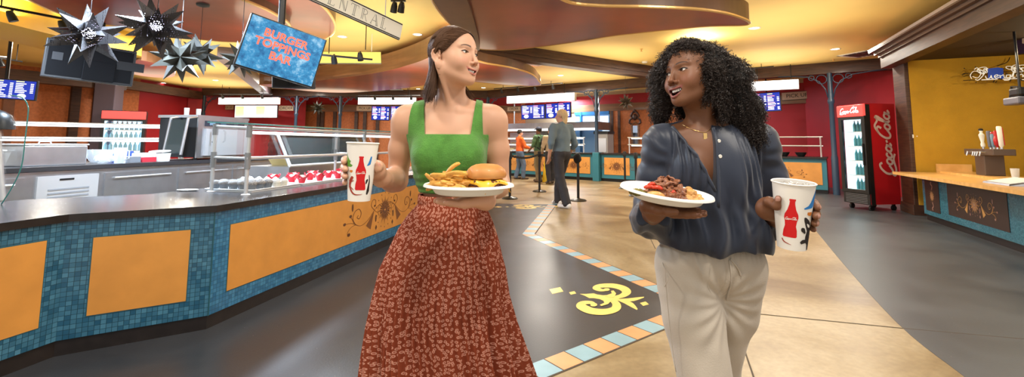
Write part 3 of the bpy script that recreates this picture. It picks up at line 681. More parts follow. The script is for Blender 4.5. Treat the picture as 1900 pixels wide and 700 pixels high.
# ------------------------------------------------------------------ sneeze guard over the cupcakes
def guard_pt(px, py, z): return atz(px, py, z)
g = thing('sneeze_guard', 'long glass and steel tube sneeze guard standing over the cupcakes on the tiled counter', 'sneeze guard', (C1.x + .1, C1.y + .6, ZTOP))
gA = atz(455.7, 362, ZTOP); gB = atz(392, 356, ZTOP)                # feet of the two near posts
up = Vector((0, 0, 1)); LG = 3.35
zt_f, zt_b = 1.325, 1.345
fp = [gA, gA + dL * LG]; bp_ = [gB, gB + dL * LG * .98]
nb2 = 0
for i, (f, b, last) in enumerate(((fp[0], bp_[0], 0), (fp[0] + dL * 1.75, bp_[0] + dL * 1.75, 1), (fp[1], bp_[1], 2))):
    for q, zt in ((f, zt_f), (b, zt_b)):
        mb = MB().tube([q, q + up * (zt - ZTOP)], .0145, 14)
        mb.lathe([(.034, 0), (.034, .004), (.026, .008), (.02, .010)], 20, c=q)
        o = obj('post', mb, 'steel_light', g, smooth='auto')
        obj('clamp_sleeve', MB().lathe([(.0145, zt - ZTOP - .09), (.021, zt - ZTOP - .09), (.021, zt - ZTOP + .004), (.0145, zt - ZTOP + .004)], 16, c=q), 'sleeve_grey', o, smooth='auto'); obj('clamp_sleeve', MB().lathe([(.0145, .20), (.022, .20), (.022, .33), (.0145, .33)], 16, c=q), 'sleeve_grey', o, smooth='auto')
    for z0_, z1_ in ((zt_f - ZTOP - .015, zt_b - ZTOP - .015), (.285, .285)): obj('cross_tube', MB().tube([f + up * z0_, b + up * z1_], .011, 10), 'steel_light', g, smooth='auto')
obj('front_rail', MB().tube([fp[0] + up * .285 - dL * .02, fp[1] + up * .285], .0135, 12), 'steel_light', g, smooth='auto')
obj('top_rail', MB().tube([fp[0] + up * (zt_f - ZTOP - .015), fp[1] + up * (zt_f - ZTOP - .015)], .013, 12), 'steel_light', g, smooth='auto')
obj('back_rail', MB().tube([bp_[0] + up * (zt_b - ZTOP - .015), bp_[1] + up * (zt_b - ZTOP - .015)], .012, 12), 'steel_light', g, smooth='auto')
obj('light_tube', MB().tube([fp[0] + up * (zt_f - ZTOP - .05) - nL * .05 + dL * .1, fp[1] + up * (zt_f - ZTOP - .05) - nL * .05], .012, 10), 'tube_glow', g, smooth='auto')
def pane(name, q, n, th=.006, par=None):
    return obj(name, MB().plate(q, n, th), 'glass', par)
t0, t1 = fp[0] - dL * .04 + up * (zt_f - ZTOP + .012), fp[1] + dL * .04 + up * (zt_f - ZTOP + .012); b0_, b1_ = bp_[0] - dL * .04 + up * (zt_b - ZTOP + .012), bp_[1] + dL * .04 + up * (zt_b - ZTOP + .012)
po = pane('top_pane', [t0 + nL * .04, t1 + nL * .04, b1_ - nL * .04, b0_ - nL * .04], up, .008, g)
obj('polished_edge', MB().tube([t0 + nL * .042 + up * .004, t1 + nL * .042 + up * .004], .0045, 6).tube([t0 + nL * .042 + up * .004, b0_ - nL * .042 + up * .004], .0045, 6).tube([b0_ - nL * .042 + up * .004, b1_ - nL * .042 + up * .004], .004, 6), 'glass_edge', po)
f0 = fp[0] - dL * .05 + nL * .035; fq = [f0 + up * .30 + nL * .0, f0 + dL * (LG + .08) + up * .30, f0 + dL * (LG + .08) + up * (zt_f - ZTOP + .01), f0 + up * (zt_f - ZTOP + .01)]
pane('front_pane', fq, nL, .006, g)
sq = [gA - dL * .05 + up * .02, gB - dL * .05 + up * .02, gB - dL * .05 + up * (zt_b - ZTOP + .03), gA - dL * .05 + up * (zt_f - ZTOP + .03)]
pane('end_pane', sq, -dL, .006, g)
# long white trays under it
tr0 = atz(462, 358, ZTOP + .01) + dL * .03 - nL * .03
mat('tray_white', (.80, .81, .83), .35)
def tray(label, o, l, w):
    t = thing('display_tray', label, 'tray', o)
    cs = [o, o + dL * l, o + dL * l - nL * w, o - nL * w]; mb = MB(); mb.hexa([c + Vector((0, 0, .0)) for c in cs] + [c + Vector((0, 0, .012)) for c in cs])
    obj('tray_base', mb, 'tray_white', t)
    rim = MB()
    for a, b in ((0, 1), (1, 2), (2, 3), (3, 0)): rim.tube([cs[a] + up * .014, cs[b] + up * .014], .007, 6)
    obj('rim', rim, 'steel_light', t, smooth=True)
tz = ZTOP
trA = atz(468, 358.5, tz); 
tray('pale display tray under the dark cupcakes at the near end of the sneeze guard', trA + dL * .05 - nL * .05, .61, .46)
tray('white display tray under the nearer red-wrapped cupcakes', trA + dL * .70 - nL * .05, .98, .46)
tray('white display tray under the farther red-wrapped cupcakes', trA + dL * 1.84 - nL * .05, 1.40, .46)
# ------------------------------------------------------------------ cupcakes
mat('wrap_grey', (.20, .22, .25), .4); mat('wrap_dark', (.03, .025, .03), .5); mat('wrap_red', (.58, .012, .03), .45); mat('frosting', (.85, .84, .82), .5); mat('cookie_crumb', (.10, .085, .085), .7, mott=(150, .8, 2., (.45, .44, .43))); mat('wrap_cream', (.70, .66, .56), .5); mat('cake_dark', (.03, .012, .010), .7); mat('topping_gold', (.80, .55, .28), .4)
def cup_wrap(mb, r0, r1, h, c=(0, 0, 0), pl=24):
    vs = []; sg = pl * 2
    for z, r in ((0, r0 * .9), (0, r0), (h, r1)):
        for k in range(sg): rr = r * (1 + (.045 if k % 2 else -.02) * (z > 0 or r == r0)); vs.append((rr * math.cos(2 * PI * k / sg), rr * math.sin(2 * PI * k / sg), z))
    mb.add(vs, [(i * sg + k, i * sg + (k + 1) % sg, (i + 1) * sg + (k + 1) % sg, (i + 1) * sg + k) for i in range(2) for k in range(sg)] + [tuple(range(sg))[::-1]]); return mb
def cupcake_crumb():
    t = thing('cupcake', 'x', 'cupcake', (0, 0, 0)); obj('wrapper', cup_wrap(MB(), .026, .035, .042), 'wrap_grey', t, local=True)
    fr = MB().lathe([(.035, .040), (.041, .048), (.040, .060), (.030, .070), (.014, .076), (0, .077)], 24, cap=False)
    obj('frosting', noisy(fr, .006, 160, 4), 'cookie_crumb', t, local=True, smooth=True); return t
def cupcake_white():
    t = thing('cupcake', 'x', 'cupcake', (0, 0, 0)); obj('wrapper', cup_wrap(MB(), .026, .035, .042), 'wrap_cream', t, local=True)
    pts = [(.033 * (1 - u * .9) * math.cos(u * 18), .033 * (1 - u * .9) * math.sin(u * 18), .044 + u * .034) for u in np.linspace(0, 1, 50)]
    fr = MB().tube(pts, [.012 * (1 - .5 * u) for u in np.linspace(0, 1, 50)], 7).lathe([(.034, .040), (.034, .046), (.02, .06), (0, .062)], 20, cap=False)
    obj('frosting', fr, 'frosting', t, local=True, smooth=True); return t
def cupcake_tulip():
    t = thing('cupcake', 'x', 'cupcake', (0, 0, 0)); mb = MB(); n = 48; vs = []
    for z, r, wv in ((0, .027, 0), (.03, .035, 0), (.055, .045, .3), (.082, .058, 1)):
        for k in range(n):
            a = 2 * PI * k / n; pt_ = (.5 + .5 * math.cos(4 * a + .5)); vs.append(((r * (1 + .1 * wv * math.sin(9 * a))) * math.cos(a), (r * (1 + .1 * wv * math.sin(9 * a))) * math.sin(a), z - wv * .028 * (1 - pt_)))
    mb.add(vs, [(i * n + k, i * n + (k + 1) % n, (i + 1) * n + (k + 1) % n, (i + 1) * n + k) for i in range(3) for k in range(n)] + [tuple(range(n))[::-1]])
    o = obj('tulip_wrapper', mb, 'wrap_red', t, local=True, smooth='auto'); o.modifiers.new('t', 'SOLIDIFY').thickness = .0015
    fr = MB().lathe([(.040, .046), (.042, .056), (.034, .066), (.02, .074), (0, .077)], 20, cap=False); obj('frosting', noisy(fr, .005, 120, 6), 'frosting', t, local=True, smooth=True)
    gd = MB(); q = random.Random(9)
    for i in range(7): gd.bbox((q.uniform(-.02, .02), q.uniform(-.02, .02), .074), (.012, .008, .006), .002, M=Euler((q.random(), q.random(), q.random() * 6)).to_matrix())
    obj('topping', gd, 'topping_gold', t, local=True); return t
def spread(proto, spots, labels, group=None):
    for i, (p, lb) in enumerate(zip(spots, labels)):
        o = proto if i == 0 else copy_tree(proto)
        o.location = (p[0], p[1], p[2]); o['label'] = lb; o.rotation_euler = (0, 0, i * 1.3)
        if group: o['group'] = group
O0 = trA + dL * .04 - nL * .04 + up * .0125
crumb = [O0 + dL * (.06 + .092 * c) - nL * (.055 + .092 * r) for r in range(5) for c in range(3) if not (r == 4 and c == 2)]
spread(cupcake_crumb(), crumb, ['cupcake in a plain grey wrapper with crumbed frosting, in the block at the near tray'] * len(crumb), 'crumbed cupcakes on the near tray')
wh = [O0 + dL * (.36 + .09 * c) - nL * (.06 + .09 * r) for r in range(5) for c in range(2)]
spread(cupcake_white(), wh, ['white frosted cupcake in a cream wrapper between the crumbed and the red ones'] * len(wh), 'white frosted cupcakes')
tl = [O0 + dL * (x_ + .06 * (r % 2)) - nL * (.10 + .16 * r) for x_ in (.76, 1.05, 1.38, 1.92, 2.35) for r in range(3)][:14]
spread(cupcake_tulip(), tl, ['cupcake in a red tulip paper wrapper on the white display tray'] * len(tl), 'red tulip-wrapped cupcakes')
# small oval plate lying on the black counter
p = atz(348, 354.5, ZTOP); t = thing('saucer', 'small oval white dish lying alone on the black counter', 'dish', (p.x, p.y, ZTOP))
obj('dish_body', MB().lathe([(0, .002), (.060, .002), (.062, .000), (.075, .006), (.085, .010), (.086, .012), (.075, .010), (.062, .006), (0, .005)], 40, sx=1., sy=.62, cap=False), 'white_plastic', t, local=True, smooth='auto')
# curved glass guard and black lamp head at the left edge of the frame
gl = thing('glass_guard', 'upright glass guard with rounded corner and green edge at the left end of the counter', 'glass guard', tuple(atz(30, 372, ZTOP)))
Yg = atz(20, 380, ZTOP).y
outl = [(-60, 176), (20, 177), (38, 180), (47, 187), (52, 198), (52, 212), (47, 255), (40, 308), (24, 345), (2, 384), (-60, 400)]
P = [at(px, py, Yg) for px, py in outl]; P = [Vector((v.x, v.y, max(v.z, ZTOP + .002))) for v in P]
obj('pane', MB().plate(P, Vector((0, 1, 0)), .008), 'glass', gl)
obj('green_edge', MB().tube([p for p in cr(P[1:-1], 4)], .0035, 6), 'glass_edge', gl, smooth=True)
hl = thing('heat_lamp', 'black domed heat lamp on a post behind the glass guard', 'heat lamp', tuple(at(4, 366, Yg + .25)))
Hc_ = at(-6, 232, Yg + .25)
obj('dome', MB().lathe([(.0, .11), (.03, .10), (.07, .07), (.09, .02), (.095, -.03), (.085, -.03), (.08, .02), (0, .06)], 28, c=Hc_, cap=False), 'black_paint', hl, smooth='auto')
obj('post', MB().tube([at(4, 372, Yg + .25) * 1, Vector((Hc_.x, Hc_.y, Hc_.z))], .02, 12), 'steel', hl, smooth='auto')
o = obj('soup_well', MB().box((0, 0, 0), (.01, .01, .01)), 'steel') if False else None
# ------------------------------------------------------------------ stainless back counter behind the servers' aisle
ba, bb = Vector((-4.95, 3.6, 0)), Vector((-4.22, 8.6, 0)); db = (bb - ba).normalized(); nb3 = Vector((db.y, -db.x, 0)); ZB = .93
def bq(s, o=0., z=0.): return ba + db * s + nb3 * o + Vector((0, 0, z))
def bplate(mb, s0, s1, z0, z1, o, th=.02, mi=0): return mb.plate([bq(s0, o, z0), bq(s1, o, z0), bq(s1, o, z1), bq(s0, o, z1)], nb3, th, mi)
bc_ = thing('back_counter', 'long stainless steel back counter with drawers, vents and a dark top', 'counter', bq(0))
obj('carcass', MB().plate([bq(-.8, -.75, 0.05), bq(5, -.75, .05), bq(5, -.03, .05), bq(-.8, -.03, .05)], up, ZB - .10), 'steel', bc_)
obj('worktop', MB().plate([bq(-.8, -.78, ZB - .045), bq(5, -.78, ZB - .045), bq(5, .0, ZB - .045), bq(-.8, 0, ZB - .045)], up, .045), mat('dark_top', (.035, .033, .036), .3), bc_)
for s0, s1 in ((-.7, .12), (.16, .98), (1.75, 2.7), (2.74, 3.7), (3.74, 4.6)):
    d = obj('door', bplate(MB(), s0, s1, .14, ZB - .10, -.03), 'steel', bc_)
    obj('handle', MB().tube([bq(s0 + .1, .005, ZB - .16), bq(s1 - .1, .005, ZB - .16)], .010, 8), 'steel_light', d)
vt = obj('vent_panel', bplate(MB(), 1.08, 1.68, .14, ZB - .10, -.03), 'steel_light', bc_)
lv = MB()
for i in range(9): bplate(lv, 1.18, 1.58, .36 + i * .04, .375 + i * .04, -.008, .004)
obj('louvres', lv, mat('case_glass', (.04, .055, .055), .04, alpha=.6, coat=.8) and mat('slot_grey', (.22, .23, .25), .5), vt)
obj('badge', bplate(MB(), 1.28, 1.42, ZB - .15, ZB - .13, -.009, .003), 'black_paint', vt)
# ------------------------------------------------------------------ oven on it
ov = thing('countertop_oven', 'large stainless and black conveyor oven with a hinged glass hood on the back counter', 'oven', bq(1.95, -.4, ZB))
def ovb(mb, s0, s1, o0, o1, z0, z1, mi=0): return mb.plate([bq(s0, o0, z0), bq(s1, o0, z0), bq(s1, o1, z0), bq(s0, o1, z0)], up, z1 - z0, mi)
s0, s1 = 3.1, 4.12
obj('body', ovb(MB(), s0, s1, -.74, -.12, ZB + .04, ZB + .62), 'black_matte', ov)
obj('top_panel', ovb(MB(), s0 - .02, s1 + .02, -.76, -.10, ZB + .62, ZB + .66), 'steel', ov)
fr_o = obj('front_frame', bplate(MB(), s0, s1, ZB + .03, ZB + .62, -.12, .02), 'steel', ov)
dr = obj('door', bplate(MB(), s0 + .12, s1 - .04, ZB + .06, ZB + .46, -.10, .03), 'steel_light', ov)
obj('handle', MB().tube([bq(s0 + .2, -.03, ZB + .44), bq(s0 + .2, -.0, ZB + .42), bq(s0 + .2, -.0, ZB + .28), bq(s0 + .2, -.03, ZB + .26)], .012, 8), 'black_paint', dr, smooth='auto')
cp_ = obj('control_panel', bplate(MB(), s0 + .12, s1 - .1, ZB + .50, ZB + .58, -.10, .01), mat('panel_dark', (.03, .035, .05), .2), ov)
obj('display', bplate(MB(), s0 + .2, s0 + .3, ZB + .52, ZB + .56, -.089, .003), mat('display_blue', (.1, .2, .3), .3, emit=(.3, .5, .7), es=.5), cp_)
hd = MB(); hd.plate([bq(s0 - .24, -.40, ZB + .10), bq(s0 - .16, -.40, ZB + .58), bq(s0 - .16, -.12, ZB + .58), bq(s0 - .24, -.12, ZB + .10)], -db, .012)
obj('glass_hood', hd, 'case_glass', ov)
for o in (-.40, -.12): obj('hood_frame', MB().tube([bq(s0 - .24, o, ZB + .08), bq(s0 - .16, o, ZB + .60), bq(s0 + .05, o, ZB + .64)], .02, 8), 'steel', ov)
ft = MB()
for s_, o in ((s0 + .05, -.7), (s1 - .05, -.7), (s0 + .05, -.16), (s1 - .05, -.16)): obj('foot', MB().lathe([(.025, 0), (.025, .04)], 12, c=bq(s_, o, ZB)), 'black_paint', ov)
for i, s_ in enumerate((3.3, 3.52)):
    t = thing('plastic_cup', 'small clear beaker standing on top of the oven' + (', nearer the glass hood' if i == 0 else ', farther from the glass hood'), 'cup', bq(s_, -.5, ZB + .66)); obj('beaker', MB().lathe([(0, .004), (.03, .004), (.03, 0), (.035, .12), (.033, .12), (.028, .008)], 18, cap=False), 'white_plastic', t, local=True, smooth='auto')
# clutter between the oven and the steel box
p = bq(1.36, -.35, ZB); t = thing('steel_bin', 'plain stainless steel food box on the back counter', 'steel box', p, math.atan2(db.y, db.x))
obj('box_body', MB().bbox((0, 0, .11), (.62, .34, .22), .012), 'steel', t, local=True); obj('box_lid', MB().bbox((0, 0, .228), (.64, .36, .016), .006), 'steel_light', t, local=True); obj('lid_handle', MB().tube([(-.06, 0, .236), (-.05, 0, .262), (.05, 0, .262), (.06, 0, .236)], .008, 8), 'steel_light', t, local=True)
p = bq(.72, -.35, ZB); t = thing('storage_tub', 'white rectangular food tub left of the stainless steel box', 'tub', p, math.atan2(db.y, db.x))
obj('tub_body', MB().hexa([(-.16, -.12, 0), (.16, -.12, 0), (.16, .12, 0), (-.16, .12, 0), (-.19, -.15, .17), (.19, -.15, .17), (.19, .15, .17), (-.19, .15, .17)]), 'white_plastic', t, local=True); obj('tub_rim', MB().bbox((0, 0, .17), (.41, .33, .015), .005), 'white_plastic', t, local=True)
def bowl(nm, lb, cat, p, r, h, mt, wall=.004, tilt=None):
    t = thing(nm, lb, cat, p); obj('bowl_wall', MB().lathe([(0, 0), (r * .5, 0), (r * .8, h * .45), (r, h), (r + .006, h + .002), (r - wall, h), (r * .77, h * .47), (r * .48, .006), (0, .006)], 30, cap=False, M=tilt), mt, t, local=True, smooth='auto'); return t
bowl('mixing_bowl', 'large clear plastic mixing bowl heaped beside the steel box', 'bowl', bq(2.02, -.44, ZB), .15, .16, 'clear_plastic')
bowl('serving_bowl', 'tilted translucent bowl leaning on the large mixing bowl', 'bowl', bq(1.80, -.64, ZB + .013), .10, .14, 'clear_plastic', tilt=Matrix.Rotation(.12, 3, 'X'))
t = thing('plastic_bag', 'crumpled clear plastic bag in front of the mixing bowl', 'plastic bag', bq(1.82, -.13, ZB)); q = MB().ball((0, 0, .062), (.11, .075, .06), 26, 16); noisy(q, .026, 22, 3); noisy(q, .012, 60, 4); obj('bag_film', q, 'clear_plastic', t, local=True)
t = thing('plastic_jug', 'pale translucent measuring jug beside the boxes on the back counter', 'jug', bq(2.02, -.14, ZB)); obj('jug_wall', MB().lathe([(0, .004), (.055, .004), (.055, 0), (.068, .19), (.065, .19), (.052, .008)], 24, cap=False), 'clear_plastic', t, local=True, smooth='auto'); obj('handle', MB().tube([(.062, 0, .16), (.105, 0, .15), (.105, 0, .06), (.06, 0, .04)], .008, 8), 'clear_plastic', t, local=True)
bxs = [(2.20, -.20, 0, .18, .12, .075, 'wrap_grey', 'low grey carton lying on the back counter left of the red and white carton'), (2.42, -.22, 0, .20, .14, .06, 'carton_red', 'red and white carton lying on the back counter'), (2.42, -.24, .061, .20, .15, .055, 'white_plastic', 'white carton stacked on the red and white carton'), (2.36, -.52, .0, .2, .16, .14, 'carton_blue', 'blue carton behind the white and red cartons')]
mat('carton_red', (.55, .03, .05), .5); mat('carton_blue', (.04, .10, .40), .5)
for s_, o, z, a, b, c, mt, lb in bxs:
    t = thing('carton', lb, 'box', bq(s_, o, ZB + z), math.atan2(db.y, db.x)); obj('box_body', MB().bbox((0, 0, c / 2), (a, b, c), .003), mt, t, local=True); obj('lid_flap', MB().box((0, 0, c + .0008), (a * .98, b * .46, .0015)), 'white_plastic', t, local=True)
t = thing('food_tub', 'round white tub standing beside the oven', 'tub', bq(2.66, -.24, ZB)); obj('tub_wall', MB().lathe([(0, 0), (.105, 0), (.115, .10), (.118, .10), (.118, .108), (0, .108)], 32, cap=False), 'white_plastic', t, local=True, smooth='auto')
t = thing('round_lid', 'round white lid lying askew on top of the white tub', 'lid', bq(2.65, -.24, ZB + .1265)); obj('lid_disc', MB().lathe([(0, .0), (.12, .0), (.124, .008), (.118, .014), (0, .012)], 32, M=Matrix.Rotation(.10, 3, 'X'), cap=False), 'white_plastic', t, local=True, smooth='auto')
# ------------------------------------------------------------------ deli case with slanted glass behind the cupcakes
dc0 = Vector((-3.05, 6.3, 0)); 
dcs = thing('deli_case', 'slant-fronted glass deli case with pale metal frame behind the cupcakes', 'display case', dc0)
def dq(s, o, z): return dc0 + dL * s - nL * o + Vector((0, 0, z))
L_ = 2.3
obj('cabinet', MB().plate([dq(0, 0, 0), dq(L_, 0, 0), dq(L_, .7, 0), dq(0, .7, 0)], up, .86), 'steel', dcs)
obj('inner_back', MB().plate([dq(.8, .68, .86), dq(L_, .68, .86), dq(L_, .68, 1.30), dq(.8, .68, 1.30)], -nL, .02), 'black_matte', dcs)
obj('slanted_glass', MB().plate([dq(.04, .02, .88), dq(L_ - .04, .02, .88), dq(L_ - .04, .24, 1.30), dq(.04, .24, 1.30)], nL, .008), 'case_glass', dcs)
fm_ = MB()
for s_ in (0.02, L_ - .02): fm_.tube([dq(s_, 0, .86), dq(s_, .23, 1.31)], .024, 8)
fm_.tube([dq(0, 0, .87), dq(L_, 0, .87)], .02, 8).tube([dq(0, .23, 1.31), dq(L_, .23, 1.31)], .026, 8)
obj('frame', fm_, 'steel_light', dcs, smooth='auto')
obj('roof_panel', MB().plate([dq(-.01, .22, 1.31), dq(L_ + .01, .22, 1.31), dq(L_ + .01, .72, 1.31), dq(.78, .72, 1.31)], up, .03), 'black_paint', dcs)
for s_ in (0.0, L_): obj('end_panel', MB().plate([dq(s_, 0, .86), dq(s_, .7, .86), dq(s_, .7, 1.31), dq(s_, .22, 1.31)], dL, .006), 'glass' if s_ == 0 else 'black_paint', dcs)
for k, s_ in enumerate((.5, 1.2)):
    t = thing('deli_tray', 'tan food tray inside the slanted deli case, ' + ('nearer' if k == 0 else 'second from') + ' its left end', 'tray', dq(s_, .38, .862), math.atan2(dL.y, dL.x)); obj('pan', MB().hexa([(-.2, -.14, 0), (.2, -.14, 0), (.2, .14, 0), (-.2, .14, 0), (-.24, -.18, .09), (.24, -.18, .09), (.24, .18, .09), (-.24, .18, .09)]), mat('food_tan', (.45, .32, .12), .6) if k == 0 else 'food_tan', t, local=True)
# ------------------------------------------------------------------ rear sneeze guard and second island, far left
ga, gb = Vector((-8.3, 6.1, 0)), Vector((-5.6, 8.4, 0)); dg_ = (gb - ga).normalized(); ng = Vector((dg_.y, -dg_.x, 0))
isl = thing('rear_island', 'low serving island with steel front under the lit rear sneeze guard', 'counter', ga); gq = lambda s, o, z: ga + dg_ * s - ng * o + Vector((0, 0, z)); LG2 = (gb - ga).length
obj('cabinet', MB().plate([gq(-.8, -.15, 0), gq(LG2 + .2, -.15, 0), gq(LG2 + .2, .75, 0), gq(-.8, .75, 0)], up, .82), 'steel', isl); obj('worktop', MB().plate([gq(-.85, -.2, .82), gq(LG2 + .25, -.2, .82), gq(LG2 + .25, .8, .82), gq(-.85, .8, .82)], up, .04), 'dark_top', isl)
g2 = thing('rear_sneeze_guard', 'steel-framed sneeze guard with two lit tubes, far left behind the back counter', 'sneeze guard', gq(0, 0, .86))
for s_ in (0., LG2 * .9):
    for o in (0, .5): obj('post', MB().tube([gq(s_, o, .86), gq(s_, o, 1.48)], .022, 12).lathe([(.05, 0), (.05, .01), (.022, .014)], 16, c=gq(s_, o, .86)), 'steel_light', g2, smooth='auto')
for z in (1.22, 1.45):
    obj('rail', MB().tube([gq(-.7, .04, z + .022), gq(LG2, .04, z + .022)], .018, 10), 'steel_light', g2, smooth='auto'); obj('light_tube', MB().tube([gq(-.7, .0, z - .015), gq(LG2 * .92, .0, z - .015)], .014, 10), 'tube_glow', g2, smooth='auto')
    obj('shelf_pane', MB().plate([gq(-.7, -.12, z + .045), gq(LG2, -.12, z + .045), gq(LG2, .5, z + .045), gq(-.7, .5, z + .045)], up, .008), 'glass', g2)
# ------------------------------------------------------------------ far drinks fridge against the red wall
def bottles(parent_none, origin, dx, dz_rows, cols, mt, nm, lb, grp, ny, depth, h=.20, r=.030):
    pr = None
    for z in dz_rows:
        for c in range(cols):
            p = origin + dx * (c + .5) + Vector((0, 0, z))
            if pr is None:
                pr = thing(nm, lb, 'bottle', p, 0, grp); obj('bottle_body', MB().lathe([(0, 0), (r, 0), (r, h * .6), (r * .4, h * .82), (r * .4, h * .92)], 12, cap=False), mt, pr, local=True, smooth='auto'); obj('bottle_cap', MB().lathe([(r * .46, h * .9), (r * .46, h), (0, h)], 10, cap=False), 'white_plastic', pr, local=True)
            else: copy_tree(pr, loc=p)
mat('water_bottle', (.35, .62, .80), .15, coat=.4); mat('soda_bottle', (.05, .22, .24), .15, coat=.4); mat('fridge_inside_glow', (.75, .85, .9), .4, emit=(.60, .87, 1), es=1.15)
def cooler(nm, label, c, rz, w_, d_, h_, side_mat, header=True, bt=('water_bottle', 'clear bottle on a shelf of the far left drinks fridge', 'bottles in the far left fridge'), rows=4, cols=7, hb=.20):
    t = thing(nm, label, 'drinks cooler', c, rz); W2, D2_ = w_ / 2, d_ / 2; z0, z1 = .34, h_ - .26
    cab = MB(); cab.box((-W2 + .02, 0, h_ / 2 + .06), (.04, d_, h_ - .12), mi=0).box((W2 - .02, 0, h_ / 2 + .06), (.04, d_, h_ - .12)).box((0, D2_ - .02, h_ / 2 + .06), (w_ - .08, .04, h_ - .12)).box((0, .02, h_ - .02), (w_ - .08, d_ - .04, .04)).box((0, .02, .23), (w_ - .08, d_ - .04, .22))
    obj('cabinet', cab, side_mat, t, local=True)
    obj('inner_liner', MB().box((0, D2_ - .05, (z0 + z1) / 2), (w_ - .09, .02, z1 - z0)).box((-W2 + .046, .0, (z0 + z1) / 2), (.008, d_ - .1, z1 - z0)).box((W2 - .046, .0, (z0 + z1) / 2), (.008, d_ - .1, z1 - z0)), 'fridge_inside_glow', t, local=True)  # liner panels glow to stand in for the light inside the fridge
    for k in range(rows): obj('shelf', MB().box((0, .02, z0 + .01 + k * (z1 - z0) / rows), (w_ - .09, d_ - .14, .012)), 'white_plastic', t, local=True)
    df = MB(); y = -D2_ - .012
    for x in (-W2 + .035, W2 - .035): df.bbox((x, y, (z0 + z1) / 2), (.07, .05, z1 - z0 + .06), .006)
    for z in (z0 - .0, z1): df.bbox((0, y, z), (w_ - .002, .048, .07), .006)
    dd = obj('door_frame', df, 'black_paint', t, local=True); obj('door_glass', MB().box((0, y, (z0 + z1) / 2), (w_ - .14, .008, z1 - z0 - .06)), 'glass', dd, local=True)
    obj('door_handle', MB().bbox((W2 - .05, y - .035, (z0 + z1) / 2), (.025, .03, .4), .008), 'black_paint', dd, local=True)
    gr = obj('base_grille', MB().box((0, -D2_ - .0, .21), (w_ - .01, .03, .20)), 'black_paint', t, local=True); sl = MB()
    for k in range(6): sl.box((0, -D2_ - .018, .135 + k * .03), (w_ * .8, .008, .010))
    obj('grille_slats', sl, mat('slat_grey', (.12, .12, .13), .4) if 'slat_grey' not in MATS else 'slat_grey', gr, local=True)
    if header: obj('lit_header', MB().bbox((0, -D2_ - .02, h_ - .13), (w_, .08, .22), .015), mat('header_glow', (.6, .03, .03), .4, emit=(1, .10, .08), es=.9) if 'header_glow' not in MATS else 'header_glow', t, local=True)
    for x in (-1, 1):
        for yy in (-1, 1): obj('caster', MB().lathe([(0, -.02), (.045, -.02), (.045, .02), (0, .02)], 14, c=(x * (W2 - .08), yy * (D2_ - .08), .045), M=Matrix.Rotation(PI / 2, 3, 'Y')).box((x * (W2 - .08), yy * (D2_ - .08), .09), (.03, .05, .06)), 'black_paint', t, local=True)
    R = Matrix.Rotation(rz, 3, 'Z'); dx = R @ Vector(((w_ - .10) / cols, 0, 0)); o = Vector(c) + R @ Vector((-(w_ - .10) / 2, -.08, 0))
    bottles(None, o, dx, [z0 + .017 + k * (z1 - z0) / rows for k in range(rows)], cols, bt[0], 'drink_bottle', bt[1], bt[2], 1, .1, hb, (w_ - .1) / cols * .40)
    return t
cc = at(226, 300, 13.0); 
fz = cooler('drinks_fridge', 'tall glass-door drinks fridge with red lit header against the left red wall', (cc.x, 13.0, 0), .62, .95, .7, 2.05, 'black_paint', rows=5, cols=8, hb=.24)
# ------------------------------------------------------------------ hanging screens
def menu_mats():
    mat('screen_black', (.004, .004, .005), .6, spec=.15); mat('bezel', (.02, .02, .022), .35)
    m = mat('screen_blue', (.0, .0, .0), .2, emit=(.05, .2, .6), es=1.); tc = N(m, 'ShaderNodeTexCoord'); n = N(m, 'ShaderNodeTexNoise', Scale=9., Detail=9., Roughness=.72); L(m, tc.outputs['UV'], n.inputs['Vector'])
    r = N(m, 'ShaderNodeValToRGB'); e = r.color_ramp.elements; e[0].position = .36; e[0].color = (.006, .10, .28, 1); e[1].position = .68; e[1].color = (.45, .72, .90, 1); x = e.new(.52); x.color = (.04, .30, .58, 1)
    L(m, n.outputs['Fac'], r.inputs[0]); L(m, r.outputs[0], bsdf(m).inputs['Emission Color']); bsdf(m).inputs['Emission Strength'].default_value = .95
    mat('screen_text', (.9, .1, .05), .4, emit=(.95, .13, .09), es=.9); mat('menu_blue', (0, 0, 0), .2, emit=(.012, .04, .50), es=.9); mat('menu_white', (1, 1, 1), .4, emit=(.8, .86, 1), es=1.0); mat('menu_pink', (1, 1, 1), .4, emit=(.9, .08, .35), es=.9); mat('menu_yellow', (1, 1, 1), .4, emit=(.75, .85, .25), es=.9)
menu_mats()
def screen(nm, lb, cat, P, face, bez=.025, depth=.05, case='bezel'):
    """flat display through corner points P (bl, br, tr, tl), facing the viewer"""
    P = [Vector(p) for p in P]; U = (P[1] - P[0]).normalized(); V = (P[3] - P[0]).normalized(); n = U.cross(V).normalized(); V = n.cross(U)
    w_, h_ = (P[1] - P[0]).length, ((P[3] - P[0]).length + (P[2] - P[1]).length) / 2; O = (P[0] + P[1] + P[2] + P[3]) / 4
    t = thing(nm, lb, cat, O); q = lambda x, y, z=0.: O + U * x + V * y + n * z; Mx = Matrix((U, V, n)).transposed()
    obj('casing', MB().bbox(q(0, 0, -depth / 2 - .002), (w_, h_, depth), .008, M=Mx), case, t)
    fc = obj('display', MB().plate([q(-w_ / 2 + bez, -h_ / 2 + bez), q(w_ / 2 - bez, -h_ / 2 + bez), q(w_ / 2 - bez, h_ / 2 - bez), q(-w_ / 2 + bez, h_ / 2 - bez)], n, .002), face, t, uv=lambda v: ((v - O).dot(U), (v - O).dot(V)))
    return t, fc, q, U, V, n, w_, h_
Yb = 3.55
Pb = [at(443, 122, Yb), at(588, 165.5, Yb + .38), at(599, 69.5, Yb + .38), at(457, 22, Yb)]
